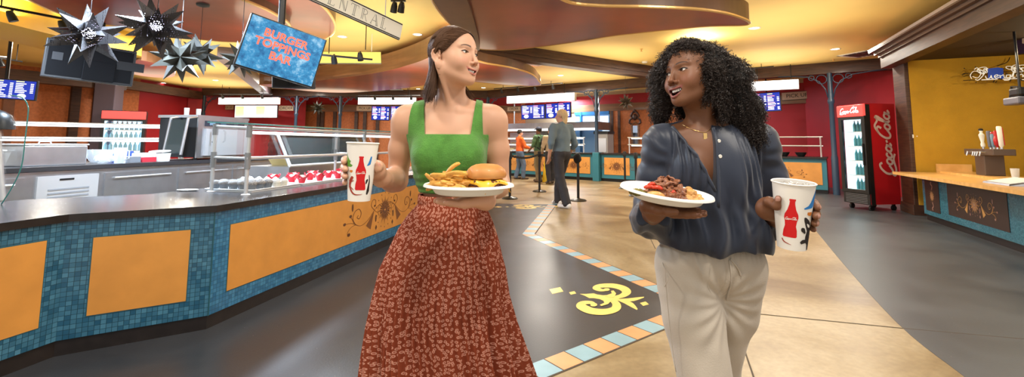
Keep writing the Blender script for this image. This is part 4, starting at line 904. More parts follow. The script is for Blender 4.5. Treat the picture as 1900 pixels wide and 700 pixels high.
tb, fcb, qb, Ub, Vb, nb_, wb_, hb_ = screen('hanging_screen', 'bright blue hanging screen reading BURGER TOPPINGS BAR in coral letters', 'screen', Pb, 'screen_blue', .012)
for s, y in (('BURGER', .115), ('TOPPINGS', .0), ('BAR', -.115)): obj('lettering', text_mb(s, hb_ * .205, qb(-.005, y * hb_ / .60 * 1.0 + .02), Ub, Vb, nb_, off=.004, bold=.032, spacing=1.02), 'screen_text', fcb)
pb = qb(-.05, hb_ * .35, -.06); obj('ceiling_pole', MB().tube([pb, Vector((pb.x, pb.y, ZC - .02))], .028, 12), 'black_paint', tb)
obj('mount_plate', MB().bbox(qb(-.05, hb_ * .2, -.055), (.2, .25, .02), .005, M=Matrix((Ub, Vb, nb_)).transposed()), 'black_paint', tb)
Y2 = Yb + .47; P2 = [at(505, 163, Y2), at(586, 165, Y2 + .2), at(586, 140, Y2 + .2), at(505, 118, Y2)]
t2, f2, q2, U2, V2_, n2, w2, h2 = screen('rear_display', 'black back of a second screen hanging below the burger toppings screen', 'screen', P2, 'black_matte', .02, .04)
bb_ = MB(); bb_.bbox(q2(.02, -.02, .012), (.12, .06, .02), .005, M=Matrix((U2, V2_, n2)).transposed()); obj('wall_bracket', bb_, 'black_paint', t2); obj('ceiling_pole', MB().tube([q2(-.12, 0, -.04), Vector((q2(-.12, 0, -.04).x, q2(-.12, 0, -.04).y, ZC))], .02, 8), 'black_paint', t2)
Yt = 5.6; P3 = [at(77, 141, Yt), at(247, 161, Yt + .7), at(255, 98, Yt + .7), at(84, 66, Yt)]
t3, f3, q3, U3, V3, n3, w3, h3 = screen('hanging_television', 'large dark hanging television showing its black back, behind the star lanterns', 'television', P3, 'screen_black', .03, .07)
cb = MB(); cb.bbox(q3(.08, -.10, .008), (.32, .26, .012), .004, M=Matrix((U3, V3, n3)).transposed()); obj('mount_bracket', cb, 'screen_black', t3); obj('vent_grille', MB().bbox(q3(.40, .02, .004), (.3, .12, .006), .004, M=Matrix((U3, V3, n3)).transposed()), 'black_matte', t3)
obj('sticker', MB().plate([q3(-.38, -.02, .004), q3(-.28, -.02, .004), q3(-.28, .08, .004), q3(-.38, .08, .004)], n3, .001), 'soft_black', t3); obj('ceiling_pole', MB().tube([q3(.08, 0, -.06), Vector((q3(.08, 0, -.06).x, q3(.08, 0, -.06).y, ZC))], .03, 10), 'black_paint', t3)
def menu_art(fc, q, n, w_, h_, cols, seed, off=.004):
    r = random.Random(seed); rows = {'menu_white': MB(), 'menu_pink': MB(), 'menu_yellow': MB()}
    U = q(1, 0) - q(0, 0); V = q(0, 1) - q(0, 0)
    def bar(k, x, y, a, b): rows[k].plate([q(x, y, off), q(x + a, y, off), q(x + a, y + b, off), q(x, y + b, off)], n, .001)
    cw = w_ * .94 / cols
    for c in range(cols):
        x = -w_ * .47 + c * cw + cw * .06; y = h_ * .38
        bar(r.choice(['menu_pink', 'menu_yellow']), x, y, cw * .4, h_ * .05); y -= h_ * .10
        while y > -h_ * .42:
            if r.random() < .12: bar('menu_pink', x, y, cw * .55, h_ * .035)
            elif y < -h_ * .15 and c % 2 == 0: rows['menu_white'].plate([q(x + cw * (.35 + .22 * math.cos(a)), -h_ * .30 + h_ * .12 * math.sin(a) , off) for a in [6.283 * i / 14 for i in range(14)]], n, .001); break
            else: bar('menu_white', x, y, cw * r.uniform(.35, .62), h_ * .05); bar('menu_white', x + cw * .72, y, cw * .16, h_ * .05)
            y -= h_ * .085
    for k, mb in rows.items():
        if mb.v: obj('menu_lettering', mb, k, fc)
Ym = 8.5; P4 = [at(-60, 180, Ym), at(65, 187.5, Ym + .3), at(71, 151, Ym + .3), at(-54, 141, Ym)]
t4, f4, q4, U4, V4, n4, w4, h4 = screen('menu_screen', 'blue menu screen hanging at the far left edge beyond the glass guard', 'screen', P4, 'menu_blue', .02)
menu_art(f4, q4, n4, w4, h4, 3, 3); obj('ceiling_pole', MB().tube([q4(0, 0, -.05), Vector((q4(0, 0, -.05).x, q4(0, 0, -.05).y, ZC))], .03, 8), 'black_paint', t4)
# ------------------------------------------------------------------ white hanging name sign, blank lit yellow sign
Ys_ = 4.75
Pc = [at(560, -8, Ys_ - .42), at(745, 75.5, Ys_ + .45), at(746.5, 47, Ys_ + .45), at(560, -50, Ys_ - .42)]
mat('sign_cream', (.90, .88, .78), .5); mat('letter_grey', (.16, .17, .16), .5); mat('letter_dark', (.05, .05, .045), .5)
tcs, fcs, qc, Uc, Vc, nc, wc, hc_ = screen('hanging_sign', 'long cream hanging sign reading CENTRAL in thin dark letters', 'sign', Pc, 'sign_cream', .004, .03)
for y in (.43, -.43): obj('border_line', MB().plate([qc(-wc / 2 + .01, y * hc_ - .007, .003), qc(wc / 2 - .01, y * hc_ - .007, .003), qc(wc / 2 - .01, y * hc_ + .007, .003), qc(-wc / 2 + .01, y * hc_ + .007, .003)], nc, .001), 'letter_dark', fcs)
# open-face serif capitals drawn as double strokes
GL = {'C': [[(.62, .80), (.45, .97), (.22, .92), (.06, .6), (.10, .25), (.28, .03), (.52, .05), (.65, .22)], [(.62, .80), (.62, .98)]], 'E': [[(.1, 0), (.1, 1)], [(.24, 0), (.24, 1)], [(.02, 1), (.58, 1), (.58, .84)], [(.1, .52), (.45, .52)], [(.02, 0), (.6, 0), (.6, .18)]], 'N': [[(.08, 0), (.08, 1)], [(.02, 1), (.20, 1), (.64, 0)], [(.08, 1), (.52, .0)], [(.64, 0), (.64, 1)]], 'T': [[(.32, 0), (.32, 1)], [(.45, 0), (.45, 1)], [(.02, .82), (.02, 1), (.74, 1), (.74, .82)], [(.22, 0), (.55, 0)]],
      'R': [[(.1, 0), (.1, 1)], [(.24, 0), (.24, 1)], [(.02, 1), (.42, 1), (.58, .88), (.58, .65), (.42, .52), (.24, .52)], [(.36, .52), (.62, 0), (.7, 0)]], 'A': [[(.04, 0), (.34, 1), (.64, 0)], [(.42, 1), (.74, 0)], [(.14, .35), (.52, .35)], [(0, 0), (.14, 0)], [(.54, 0), (.8, 0)]], 'L': [[(.1, 0), (.1, 1)], [(.24, 0), (.24, 1)], [(.02, 1), (.34, 1)], [(.02, 0), (.58, 0), (.58, .2)]]}
lm = MB(); x0 = wc / 2 - .16; hh = hc_ * .60; adv = hh * 1.02
for i, ch_ in enumerate('CENTRAL'[::-1]):
    ox = x0 - (i + 1) * adv
    for st in GL[ch_]: lm.ribbon([(ox + a * hh, (b - .5) * hh) for a, b in st], hh * .045, qc(0, 0, 0), Uc, Vc, nc, .0035)
obj('lettering', lm, 'letter_grey', fcs)
for x in (wc * .30, -wc * .2):
    a = qc(x, hc_ / 2, -.015); obj('hanger_rod', MB().tube([a, Vector((a.x, a.y, ZC))], .006, 6), 'white_plastic', tcs)
Py = [at(515, 118, 7.9), at(708, 118, 8.5), at(708, 95, 8.5), at(515, 95, 7.9)]
ty, fy2, qy, Uy, Vy, ny, wy, hy = screen('blank_sign', 'plain yellow backlit sign panel hanging under a track light beyond the screen', 'sign', Py, mat('sign_yellow', (.85, .66, .16), .5, emit=(.9, .68, .18), es=.35), .01, .05)
for x in (-wy * .4, wy * .4):
    a = qy(x, hy / 2, -.02); obj('hanger_rod', MB().tube([a, Vector((a.x, a.y, ZC))], .008, 6), 'white_plastic', ty)
# ------------------------------------------------------------------ track lights
mat('spot_glow', (1, 1, 1), .4, emit=(1, .95, .85), es=8)
def track(lb, A, B, n, aim, grp=None, spots=True, power=0.):
    A, B = Vector(A), Vector(B); t = thing('track_light', lb, 'track light', (A + B) / 2); d = (B - A).normalized()
    obj('rail', MB().slab((A.x, A.y), (B.x, B.y), .035, A.z - .02, A.z + .01), 'black_paint', t)
    if A.z < ZC - .05:
        for q in (.15, .85): c = A.lerp(B, q); obj('drop_rod', MB().tube([c, Vector((c.x, c.y, ZC))], .008, 6), 'black_paint', t)
    for i in range(n):
        c = A.lerp(B, (i + .5) / n) - Vector((0, 0, .02)); a = Vector(aim).normalized(); M_ = a.to_track_quat('Z', 'Y').to_matrix()
        h = obj('spot_head', MB().tube([c, c - Vector((0, 0, .07))], .014, 8).lathe([(0, -.08), (.03, -.075), (.045, -.02), (.05, .07), (.046, .07), (.04, .0), (0, -.01)], 16, c=c - Vector((0, 0, .09)), M=M_, cap=False), 'black_paint', t, smooth='auto')
        obj('spot_lens', MB().lathe([(0, .05), (.044, .05)], 16, c=c - Vector((0, 0, .09)), M=M_, cap=False), 'spot_glow', h)
    return t
track('black track light rail with two spots above the plain yellow sign', at(595, 101, 7.3), at(692, 91, 7.7), 2, (0, .5, -1))
track('black track rail with one spot under the yellow bulkhead at upper left', atz(-30, 5, 2.95), atz(160, 42, 2.95), 2, (.3, .3, -1))
track('short black track rail with one spot below the yellow bulkhead at the left edge', atz(-40, 100, 2.9), atz(42, 114, 2.9), 1, (.3, .3, -1))
track('black double spotlight on the ceiling to the right of the hanging sign', atz(725, 0, ZC - .02), atz(752, 0, ZC - .02), 2, (-.3, .6, -1))
# ------------------------------------------------------------------ pierced star lanterns
m = mat('star_metal', (.055, .052, .055), .45, metal=.6); tc = N(m, 'ShaderNodeTexCoord'); v = N(m, 'ShaderNodeTexVoronoi', Scale=72., Randomness=.1); L(m, tc.outputs['Object'], v.inputs['Vector'])
k = N(m, 'ShaderNodeMath', operation='GREATER_THAN'); k.inputs[1].default_value = .27; L(m, v.outputs['Distance'], k.inputs[0]); L(m, k.outputs[0], bsdf(m).inputs['Alpha'])
mat('star_plain', (.06, .06, .052), .5, metal=.4); mat('bulb_white', (1, 1, 1), .4, emit=(.72, .70, 1), es=28); mat('bulb_warm', (1, 1, 1), .4, emit=(1, .95, .85), es=14)
def star(lb, c, R, mt, bulb, rz, ry=0., drop=None, core=.40):
    t = thing('star_lantern', lb, 'star lantern', c, rz); bm = bmesh.new(); bmesh.ops.create_icosphere(bm, subdivisions=1, radius=R * core)
    # twenty spikes: one on every face of the icosahedron core
    bm.free(); bm = bmesh.new(); bmesh.ops.create_icosphere(bm, subdivisions=1, radius=R * core); bmesh.ops.rotate(bm, verts=bm.verts[:], matrix=Matrix.Rotation(.5 + ry, 3, 'X'))
    mb = MB(); bm.faces.ensure_lookup_table()
    for f in bm.faces:
        q = [v.co.copy() for v in f.verts]; c0 = sum(q, Vector()) / 3; tip = c0.normalized() * R
        mb.add(q + [tip], [(0, 1, 3), (1, 2, 3), (2, 0, 3)])
    bm.free(); o = obj('star_body', mb, mt, t, local=True)
    if bulb: obj('bulb', MB().ball((0, 0, .02), R * .16, 14, 10), bulb, t, local=True, smooth=True)
    top = (ZC if drop is None else drop) - c[2]; obj('chain', MB().tube([(0, 0, R * .55), (0, 0, top - .02)], .003, 6), 'black_paint', t, local=True); obj('canopy', MB().lathe([(.07, top), (.065, top - .02), (.02, top - .035), (0, top - .035)], 18, cap=False), 'star_plain', t, local=True, smooth='auto')
    return t
for (px, py, Y, R, mt, bulb, rz, lb) in ((164, 66, 3.9, .30, 'star_metal', 'bulb_white', .2, 'pierced metal star lantern glowing violet in front of the dark television'), (290, 52, 3.6, .27, 'star_metal', 'bulb_white', .9, 'pierced metal star lantern, highest and second from the left'), (333, 108, 4.5, .26, 'star_plain', None, .4, 'unlit dark star lantern hanging lowest, half overlapping another star'), (370, 101, 5.2, .25, 'star_plain', 'bulb_warm', 1.2, 'dark star lantern with a small bright bulb, nearest to the burger toppings screen'), (447, 110, 4.6, .20, 'star_plain', None, .7, 'dark star lantern mostly hidden behind the burger toppings screen')):
    c = at(px, py, Y); star(lb, tuple(c), R, mt, bulb, rz, drop=2.80 if px < 420 else 2.92)
# ------------------------------------------------------------------ script lettering strokes, food materials
COKE = [[(1.75, 2.15), (1.45, 2.6), (.85, 2.4), (.3, 1.5), (.35, .6), (.85, .3), (1.6, .9)],
        [(2.2 + .42 * math.cos(t), .75 + .5 * math.sin(t)) for t in np.linspace(0, 6.28, 9)],
        [(3.5, 1.05), (3.2, 1.25), (2.85, .9), (2.9, .4), (3.3, .3), (3.75, .75)],
        [(4.2 + .42 * math.cos(t), .75 + .5 * math.sin(t)) for t in np.linspace(0, 6.28, 9)], [(4.75, 1.25), (4.6, .5), (4.85, .3), (5.1, .55)],
        [(5.1, 1.0), (5.5, 1.12)],
        [(7.2, 1.9), (7.35, 2.5), (6.85, 2.7), (6.2, 2.2), (5.85, 1.3), (5.95, .5), (6.5, .3), (7.2, .9)],
        [(7.65 + .42 * math.cos(t), .75 + .5 * math.sin(t)) for t in np.linspace(0, 6.28, 9)],
        [(8.15, .6), (8.6, 1.6), (8.95, 2.7), (8.6, 2.75), (8.4, 1.5), (8.45, .5), (8.75, .35)],
        [(9.3 + .42 * math.cos(t), .75 + .5 * math.sin(t)) for t in np.linspace(0, 6.28, 9)], [(9.85, 1.25), (9.7, .5), (9.95, .3), (10.3, .6)],
        [(6.3, 2.35), (7.3, 3.1), (8.3, 2.6), (8.8, 3.0)], [(.5, .5), (.2, -.1), (1.2, -.35), (2.6, .0), (3.6, -.3)]]
def script_strokes(w, slant=.18):                                    # strokes scaled to total width w, centred
    k = w / 10.3; return [[((x + slant * y - 5.2) * k, (y - 1.2) * k) for x, y in st] for st in COKE]
mat('meat', (.33, .13, .055), .45, coat=.1, mott=(130, .55, 3., (.13, .035, .015))); mat('pepper_red', (.55, .04, .012), .3, coat=.3); mat('potato', (.66, .34, .10), .4, coat=.2, mott=(40, .35, 3.)); mat('greens', (.26, .20, .04), .45, mott=(120, .5, 3., (.10, .11, .02)))
# ------------------------------------------------------------------ far serving line: columns with scroll brackets, counters, signs, menus
mat('orange_far', (.60, .27, .06), .5, mott=(4, .12, 3.)); mat('teal_far', (.035, .17, .22), .4); mat('marble_light', (.62, .60, .58), .3)
def line_column(p, lb, dirv=D2, zt=2.98, sides=(1, -1), base=True):
    t = thing('iron_column', lb, 'column', (p.x, p.y, 0))
    obj('shaft', MB().lathe([(.075, 0), (.075, .9), (.06, .95), (.055, 2.2), (.075, 2.24), (.075, 2.30), (.055, 2.34), (.055, zt)], 16, c=(p.x, p.y, 0)), 'steel_blue_paint', t, smooth='auto')
    if base: obj('plinth', MB().bbox((p.x, p.y, .46), (.22, .22, .92), .01, math.atan2(dirv.y, dirv.x)), 'teal_far', t)
    for s_ in sides:
        d = dirv * s_; mb = MB(); q = lambda x, z: Vector((p.x, p.y, zt)) + d * x + Vector((0, 0, z))
        mb.tube([q(x, z) for x, z in ((.05, -.62), (.10, -.40), (.22, -.20), (.45, -.07), (.85, -.02), (1.1, -.01))], .016, 6)
        for x, z, r in ((.17, -.15, .11), (.38, -.10, .06)): mb.tube([q(x + r * math.cos(a), z + r * math.sin(a)) for a in np.linspace(0, 6.28, 17)[:-1]], .013, 6, closed=True)
        obj('scroll_bracket', mb, 'steel_blue_paint', t, smooth=True)
    return t
line_column(S(0), 'dark blue iron column with scroll brackets, behind the grey-haired man')
line_column(S(6.32), 'dark blue iron column with scroll brackets beside the red drinks cooler', base=False)
line_column(S(-4.6), 'dark iron column just right of the green-topped woman’s shoulder', base=False)
for px, lb in ((375, 'dark iron column behind the oven at far left'), (548, 'dark iron column right of the rear screen, left of the far star lantern'), (630, 'dark iron column right of the far star lantern')):
    p = at(px, 240, 17.5); line_column(Vector((p.x, 17.5, 0)), lb, Vector((1, 0, 0)), base=False)
def far_counter(lb, s0, s1, npan, orn=True):
    c = S((s0 + s1) / 2, .35); t = thing('serving_counter', lb, 'counter', (c.x, c.y, 0)); Uv, n = D2, -N2
    def pl(a, b, o, z0, z1, th, mb=None): return (mb or MB()).plate([S(a, o, z0), S(b, o, z0), S(b, o, z1), S(a, o, z1)], n, th)
    obj('carcass', MB().plate([S(s0, .75, .1), S(s1, .75, .1), S(s1, .02, .1), S(s0, .02, .1)], up, .76), 'teal_far', t); obj('toe_kick', MB().plate([S(s0, .75, 0), S(s1, .75, 0), S(s1, .06, 0), S(s0, .06, 0)], up, .1), 'black_paint', t)
    obj('countertop', MB().plate([S(s0 - .02, .80, .86), S(s1 + .02, .80, .86), S(s1 + .02, -.05, .86), S(s0 - .02, -.05, .86)], up, .04), 'counter_edge', t)
    wv = (s1 - s0) / npan
    for i in range(npan):
        a, b = s0 + i * wv + .10, s0 + (i + 1) * wv - .10
        p_ = obj('orange_panel', pl(a, b, .02, .22, .76, .012), 'orange_far', t)
        if orn:
            om = MB(); O = S((a + b) / 2, .006, .49); sun(om, O, Uv, Z, n, .19, .002)
            for mir in (1, -1): ornament(om, O, Uv, Z * .6, n, .36, mir, 1, .002)
            obj('painted_ornament', om, ['ornament_brown', 'ornament_dark', 'orange_far'], p_)
    return t
far_counter('far orange-panelled serving counter behind the queue on the left of the iron column', -4.4, -.15, 3)
far_counter('far teal and orange serving counter to the right of the iron column', .15, 3.3, 3)
far_counter('teal serving counter with one orange sun panel, left of the red drinks cooler', 4.2, 6.15, 1)
def far_guard(lb, s0, s1, z0=.9, z1=1.40, lit=True):
    c = S((s0 + s1) / 2, .3); t = thing('counter_guard', lb, 'sneeze guard', (c.x, c.y, z0))
    for s_ in (s0 + .05, s1 - .05): obj('post', MB().tube([S(s_, .15, z0), S(s_, .15, z1)], .02, 8), 'steel_light', t, smooth='auto')
    for z in (z0 + (z1 - z0) * .55, z1): 
        obj('rail', MB().tube([S(s0, .15, z), S(s1, .15, z)], .018, 8), 'steel_light', t, smooth='auto')
        if lit: obj('light_tube', MB().tube([S(s0 + .1, .2, z - .03), S(s1 - .1, .2, z - .03)], .014, 8), 'tube_glow', t, smooth='auto')
    obj('shelf_pane', MB().plate([S(s0, .5, z1 + .02), S(s1, .5, z1 + .02), S(s1, .0, z1 + .02), S(s0, .0, z1 + .02)], up, .008), 'glass', t); obj('front_pane', MB().plate([S(s0, .08, z0 + .15), S(s1, .08, z0 + .15), S(s1, .08, z1), S(s0, .08, z1)], -N2, .006), 'glass', t)
    return t
far_guard('lit sneeze guard on the far counter right of the iron column', 1.0, 3.2); far_guard('clear unlit sneeze guard on the counter left of the red drinks cooler', 4.5, 6.1, lit=False); far_guard('lit sneeze guard over the food behind the queue', -4.2, -.5)
for i, s_ in enumerate((5.25, 5.62)):
    p = S(s_, .12, .9); bowl('black_bowl', 'round black bowl on the counter, ' + ('farther from' if i == 0 else 'nearer to') + ' the red drinks cooler', 'bowl', p, .13, .11, 'black_paint')
for i in range(5):
    p = S(1.5 + i * .34, .45, .9); t = thing('food_pan', 'shallow steel pan of food under the far sneeze guard right of the iron column', 'food pan', p, math.atan2(D2.y, D2.x), 'food pans under the far sneeze guard'); obj('pan', MB().bbox((0, 0, .03), (.30, .36, .06), .01), 'steel', t, local=True); o = obj('food', noisy(MB().ball((0, 0, .06), (.13, .16, .04), 16, 8), .02, 40, i), ('potato', 'meat', 'pepper_red', 'greens', 'food_tan')[i], t, local=True, smooth=True); o['kind'] = 'stuff'
for i in range(4):
    p = S(-3.9 + i * .8, .5, .9); t = thing('food_tray', 'pale tray of food under the lit guard behind the queue', 'food tray', p, math.atan2(D2.y, D2.x), 'food trays behind the queue'); obj('pan', MB().bbox((0, 0, .03), (.5, .36, .06), .01), 'white_plastic', t, local=True); o = obj('food', noisy(MB().ball((0, 0, .06), (.2, .15, .05), 16, 8), .03, 30, i + 9), 'food_tan', t, local=True, smooth=True); o['kind'] = 'stuff'
# kitchen behind the queue: stainless hood, warm wall, white heat lamps
hd = thing('kitchen_hood', 'long stainless steel kitchen hood with a lit lower edge behind the queue', 'hood', S(-2.6, 2.3, 1.75))
obj('hood_body', MB().plate([S(-5.2, 2.9, 1.72), S(-.8, 2.9, 1.72), S(-.8, 1.7, 1.72), S(-5.2, 1.7, 1.72)], up, .30), 'steel', hd); obj('light_strip', MB().plate([S(-5.2, 1.68, 1.70), S(-.8, 1.68, 1.70), S(-.8, 1.68, 1.78), S(-5.2, 1.68, 1.78)], -N2, .01), 'tube_glow', hd); 
for s_ in (-5.0, -1.0): obj('hanger', MB().tube([S(s_, 2.3, 2.0), S(s_, 2.3, ZC)], .03, 8), 'steel', hd)
rk = thing('oven_rack', 'tall stainless oven rack with dark shelves in the kitchen behind the orange-shirted man', 'rack', S(-4.3, 2.3, 0)); obj('cabinet', MB().plate([S(-5.0, 2.6, .05), S(-3.5, 2.6, .05), S(-3.5, 2.0, .05), S(-5.0, 2.0, .05)], up, 1.6), 'steel', rk)
for k in range(3): obj('shelf_slot', MB().plate([S(-4.9, 1.99, .95 + k * .2), S(-3.6, 1.99, .95 + k * .2), S(-3.6, 1.99, 1.05 + k * .2), S(-4.9, 1.99, 1.05 + k * .2)], -N2, .01), 'tan_wall', rk)
mc_ = thing('coffee_machine', 'grey drinks machine with a dark top, right of the grey-haired man', 'machine', S(-.5, 1.6, 0)); obj('body', MB().plate([S(-.75, 1.9, 0), S(-.25, 1.9, 0), S(-.25, 1.4, 0), S(-.75, 1.4, 0)], up, 1.55), mat('machine_grey', (.36, .33, .31), .4), mc_); obj('top_cover', MB().plate([S(-.78, 1.93, 1.55), S(-.22, 1.93, 1.55), S(-.22, 1.37, 1.55), S(-.78, 1.37, 1.55)], up, .10), 'black_paint', mc_); obj('front_panel', MB().plate([S(-.7, 1.39, .9), S(-.3, 1.39, .9), S(-.3, 1.39, 1.4), S(-.7, 1.39, 1.4)], -N2, .01), 'steel_light', mc_)
# light boxes, menus, small plaques
def lightbox(lb, P, glow='sign_glow'):
    t, f, q, U, V, n, w_, h_ = screen('light_box_sign', lb, 'sign', P, glow, .008, .14, case='white_plastic')
    for x in (-w_ * .35, w_ * .35): a = q(x, h_ / 2, -.07); obj('hanger_rod', MB().tube([a, Vector((a.x, a.y, ZC))], .012, 6), 'black_paint', t)
    return t, f, q, U, V, n, w_, h_
def srect(x0, x1, yt0, yt1, yb0, yb1, o):
    """four corners on the plane offset o from the serving line"""
    P0 = S(0, o); return [onplane(x0, yb0, P0, N2), onplane(x1, yb1, P0, N2), onplane(x1, yt1, P0, N2), onplane(x0, yt0, P0, N2)]
lb1 = lightbox('white glowing light box sign above the double menu screen behind the queue', srect(940, 1066, 178, 172.5, 192.5, 187, -.25))
lt_ = text_mb('BUILD YOUR OWN', .01, Vector((0, 0, 0)), Vector((1, 0, 0)), Vector((0, 1, 0)), Z) if False else None
lightbox('short white glowing light box sign right of the curly haired woman', srect(1392, 1482, 152, 146.5, 169, 165, -.25))
yb_ = 17.0
lightbox('long white glowing light box sign above the sneeze guard, left of the far star lantern', [at(405, 194, yb_), at(517, 193.5, yb_), at(517, 181, yb_), at(405, 181, yb_)]); lightbox('long white glowing light box sign behind the green-topped woman’s head', [at(664, 194, yb_), at(772, 194, yb_), at(772, 181, yb_), at(664, 181, yb_)])
for k, (lb, P, cols, sd) in enumerate((('left half of the double menu screen behind the grey-haired man, blue with white lists', srect(967, 1011, 196, 192.5, 222, 220.5, .2), 2, 5), ('right half of the double menu screen above the grey-haired man, blue with white lists', srect(1012, 1059, 192.5, 189, 220.5, 218, .2), 2, 6), ('blue menu screen with white lists right of the curly haired woman', srect(1398, 1449, 172, 171, 209, 206, .2), 2, 8))):
    t, f, q, U, V, n, w_, h_ = screen('menu_screen', lb, 'screen', P, 'menu_blue', .02, .06); menu_art(f, q, n, w_, h_, cols, sd); a = q(0, h_ / 2, -.04); obj('hanger_rod', MB().tube([a, Vector((a.x, a.y, ZC))], .02, 6), 'black_paint', t)
for k, (x0, x1) in enumerate(((689, 723), (724, 760))):
    t, f, q, U, V, n, w_, h_ = screen('menu_screen', 'blue menu screen with white pictures, ' + ('farther from' if k == 0 else 'partly behind') + ' the green-topped woman’s shoulder', 'screen', [at(x0, 223, 17.6), at(x1, 224, 17.6), at(x1, 197, 17.6), at(x0, 197, 17.6)], 'menu_blue', .02, .06); menu_art(f, q, n, w_, h_, 2, 20 + k); a = q(0, h_ / 2, -.04); obj('hanger_rod', MB().tube([a, Vector((a.x, a.y, ZC))], .02, 6), 'black_paint', t)
mat('menu_pale', (1, 1, 1), .4, emit=(.85, .9, 1), es=1.0)
t, f, q, U, V, n, w_, h_ = screen('menu_screen', 'pale yellow and white menu screen under the long light box sign at left', 'screen', [at(435, 219, 17.6), at(515, 219, 17.6), at(515, 195, 17.6), at(435, 195, 17.6)], 'menu_pale', .02, .06)
cm = MB(); cm.plate([q(-w_ / 2 + .04, -h_ * .4, .003), q(-w_ * .28, -h_ * .4, .003), q(-w_ * .28, h_ * .4, .003), q(-w_ / 2 + .04, h_ * .4, .003)], n, .001).plate([q(0, -h_ * .4, .003), q(w_ * .2, -h_ * .4, .003), q(w_ * .2, h_ * .4, .003), q(0, h_ * .4, .003)], n, .001); obj('menu_print', cm, 'menu_yellow', f); a = q(0, h_ / 2, -.04); obj('hanger_rod', MB().tube([a, Vector((a.x, a.y, ZC))], .02, 6), 'black_paint', t)
mat('plaque_tan', (.50, .37, .27), .5)
def plaque(lb, P, s, th=.03):
    t, f, q, U, V, n, w_, h_ = screen('wall_plaque', lb, 'sign', P, 'plaque_tan', .012, th); lm = text_mb(s, min(h_ * .75, w_ * 1.35 / len(s)), q(0, 0), U, V, n, off=.004, bold=.01); obj('lettering', lm, 'letter_dark', f); a = q(0, 0, -th); return t
plaque('tan plaque reading PICK UP on the brown band left of the red drinks cooler', srect(1450, 1508, 172, 167.5, 187, 183, BO - .10), 'PICK UP'); plaque('tan plaque reading ORDER left of the double menu screen', srect(941, 966, 198.5, 197.5, 207, 206, .25), 'ORDER')
plaque('small tan plaque reading PICK UP left of the green-topped woman, below the light box', [at(661, 206, 17.9), at(692, 206.5, 17.9), at(692, 196.5, 17.9), at(661, 196, 17.9)], 'PICK UP'); plaque('small tan plaque reading ORDER right of the pale menu screen', [at(517, 206, 17.9), at(545, 206, 17.9), at(545, 196, 17.9), at(517, 196, 17.9)], 'ORDER'); plaque('small tan plaque reading PICK UP left of the pale menu screen', [at(412, 204, 17.9), at(434, 204, 17.9), at(434, 195, 17.9), at(412, 195, 17.9)], 'PICK UP')
track('black track rail with four spots over the light box behind the queue', S(-3.6, -.9, 3.16), S(-.75, -.9, 3.16), 4, tuple(N2 * .6 + Vector((0, 0, -1)))); track('black track rail with two spots above the light box right of the curly haired woman', S(3.4, -.7, 3.16), S(5.2, -.7, 3.16), 2, tuple(N2 * .6 + Vector((0, 0, -1))))
track('black track rail with four spots over the light box behind the green-topped woman', at(645, 176, 16.3), at(780, 176, 16.3), 4, (0, .6, -1)); track('black track rail with three spots over the long light box at left', at(395, 174, 16.3), at(505, 174, 16.3), 3, (0, .6, -1))
star('small dark star lantern hanging far off before the red band, beyond the deli case', tuple(at(590, 200, 15.5)), .26, 'star_plain', 'bulb_white', .3, drop=ZC); star('small brown star lantern between the iron column and the curly haired woman', tuple(at(1161, 189, 12.8)), .24, mat('star_bronze', (.06, .042, .028), .5, metal=.3), None, .8, drop=ZC)
# ornate wall mirror
mP = onplane(1179, 248, S(0, BO - .04), N2); mir = thing('ornate_mirror', 'tall ornate dark wood framed mirror on the orange wall behind the far counter', 'mirror', mP); mm_ = Matrix((D2, Z, -N2)).transposed(); mq = lambda x, y, z=0.: mP + mm_ @ Vector((x, y, z))
obj('glass_panel', MB().plate([mq(-.10, -.45), mq(.10, -.45), mq(.10, .30), mq(-.10, .30)], -N2, .02), mat('mirror_glass', (.45, .55, .72), .05, metal=.9), mir)
fm2 = MB(); fm2.tube([mq(-.13, -.5, .02), mq(-.13, .33, .02), mq(0, .42, .02), mq(.13, .33, .02), mq(.13, -.5, .02)], .04, 8, closed=True); obj('frame', fm2, 'brown_wood', mir)
cre = MB(); 
for s_ in (1, -1): cre.tube([mq(s_ * x, y, .03) for x, y in ((.02, .85), (.10, .78), (.16, .66), (.10, .58), (.20, .52), (.22, .40), (.14, .36))], .035, 8)
cre.ball(mq(0, .86, .03), (.05, .05, .07)).ball(mq(0, .62, .03), (.09, .09, .12)); obj('carved_crest', cre, 'dark_wood', mir, smooth=True)
# ------------------------------------------------------------------ queue posts with belts, wet floor sign
def stanchion(px, py, lb):
    p = atz(px, py, 0); t = thing('queue_post', lb, 'queue post', (p.x, p.y, 0)); obj('base', MB().lathe([(0, 0), (.17, 0), (.175, .012), (.15, .03), (.05, .05), (.03, .06)], 28, cap=False), 'black_paint', t, local=True, smooth='auto'); obj('pole', MB().tube([(0, 0, .05), (0, 0, .93)], .028, 14), 'black_paint', t, local=True, smooth='auto'); obj('belt_head', MB().lathe([(.04, .86), (.045, .87), (.045, .98), (.035, 1.0), (0, 1.0)], 18, cap=True), 'black_matte', t, local=True, smooth='auto'); return Vector((p.x, p.y, 0)), t
q1, _ = stanchion(1001, 356, 'black belt queue post to the left of the yellow wet floor sign'); q2s, _ = stanchion(1073, 373, 'black belt queue post right behind the grey-haired man'); q3s, _ = stanchion(946, 369, 'black belt queue post half hidden by the green-topped woman’s arm'); q4s, _ = stanchion(1160, 350, 'black belt queue post, farther of the two beside the curly haired woman'); q5s, _ = stanchion(1181, 364, 'black belt queue post, nearer of the two beside the curly haired woman')
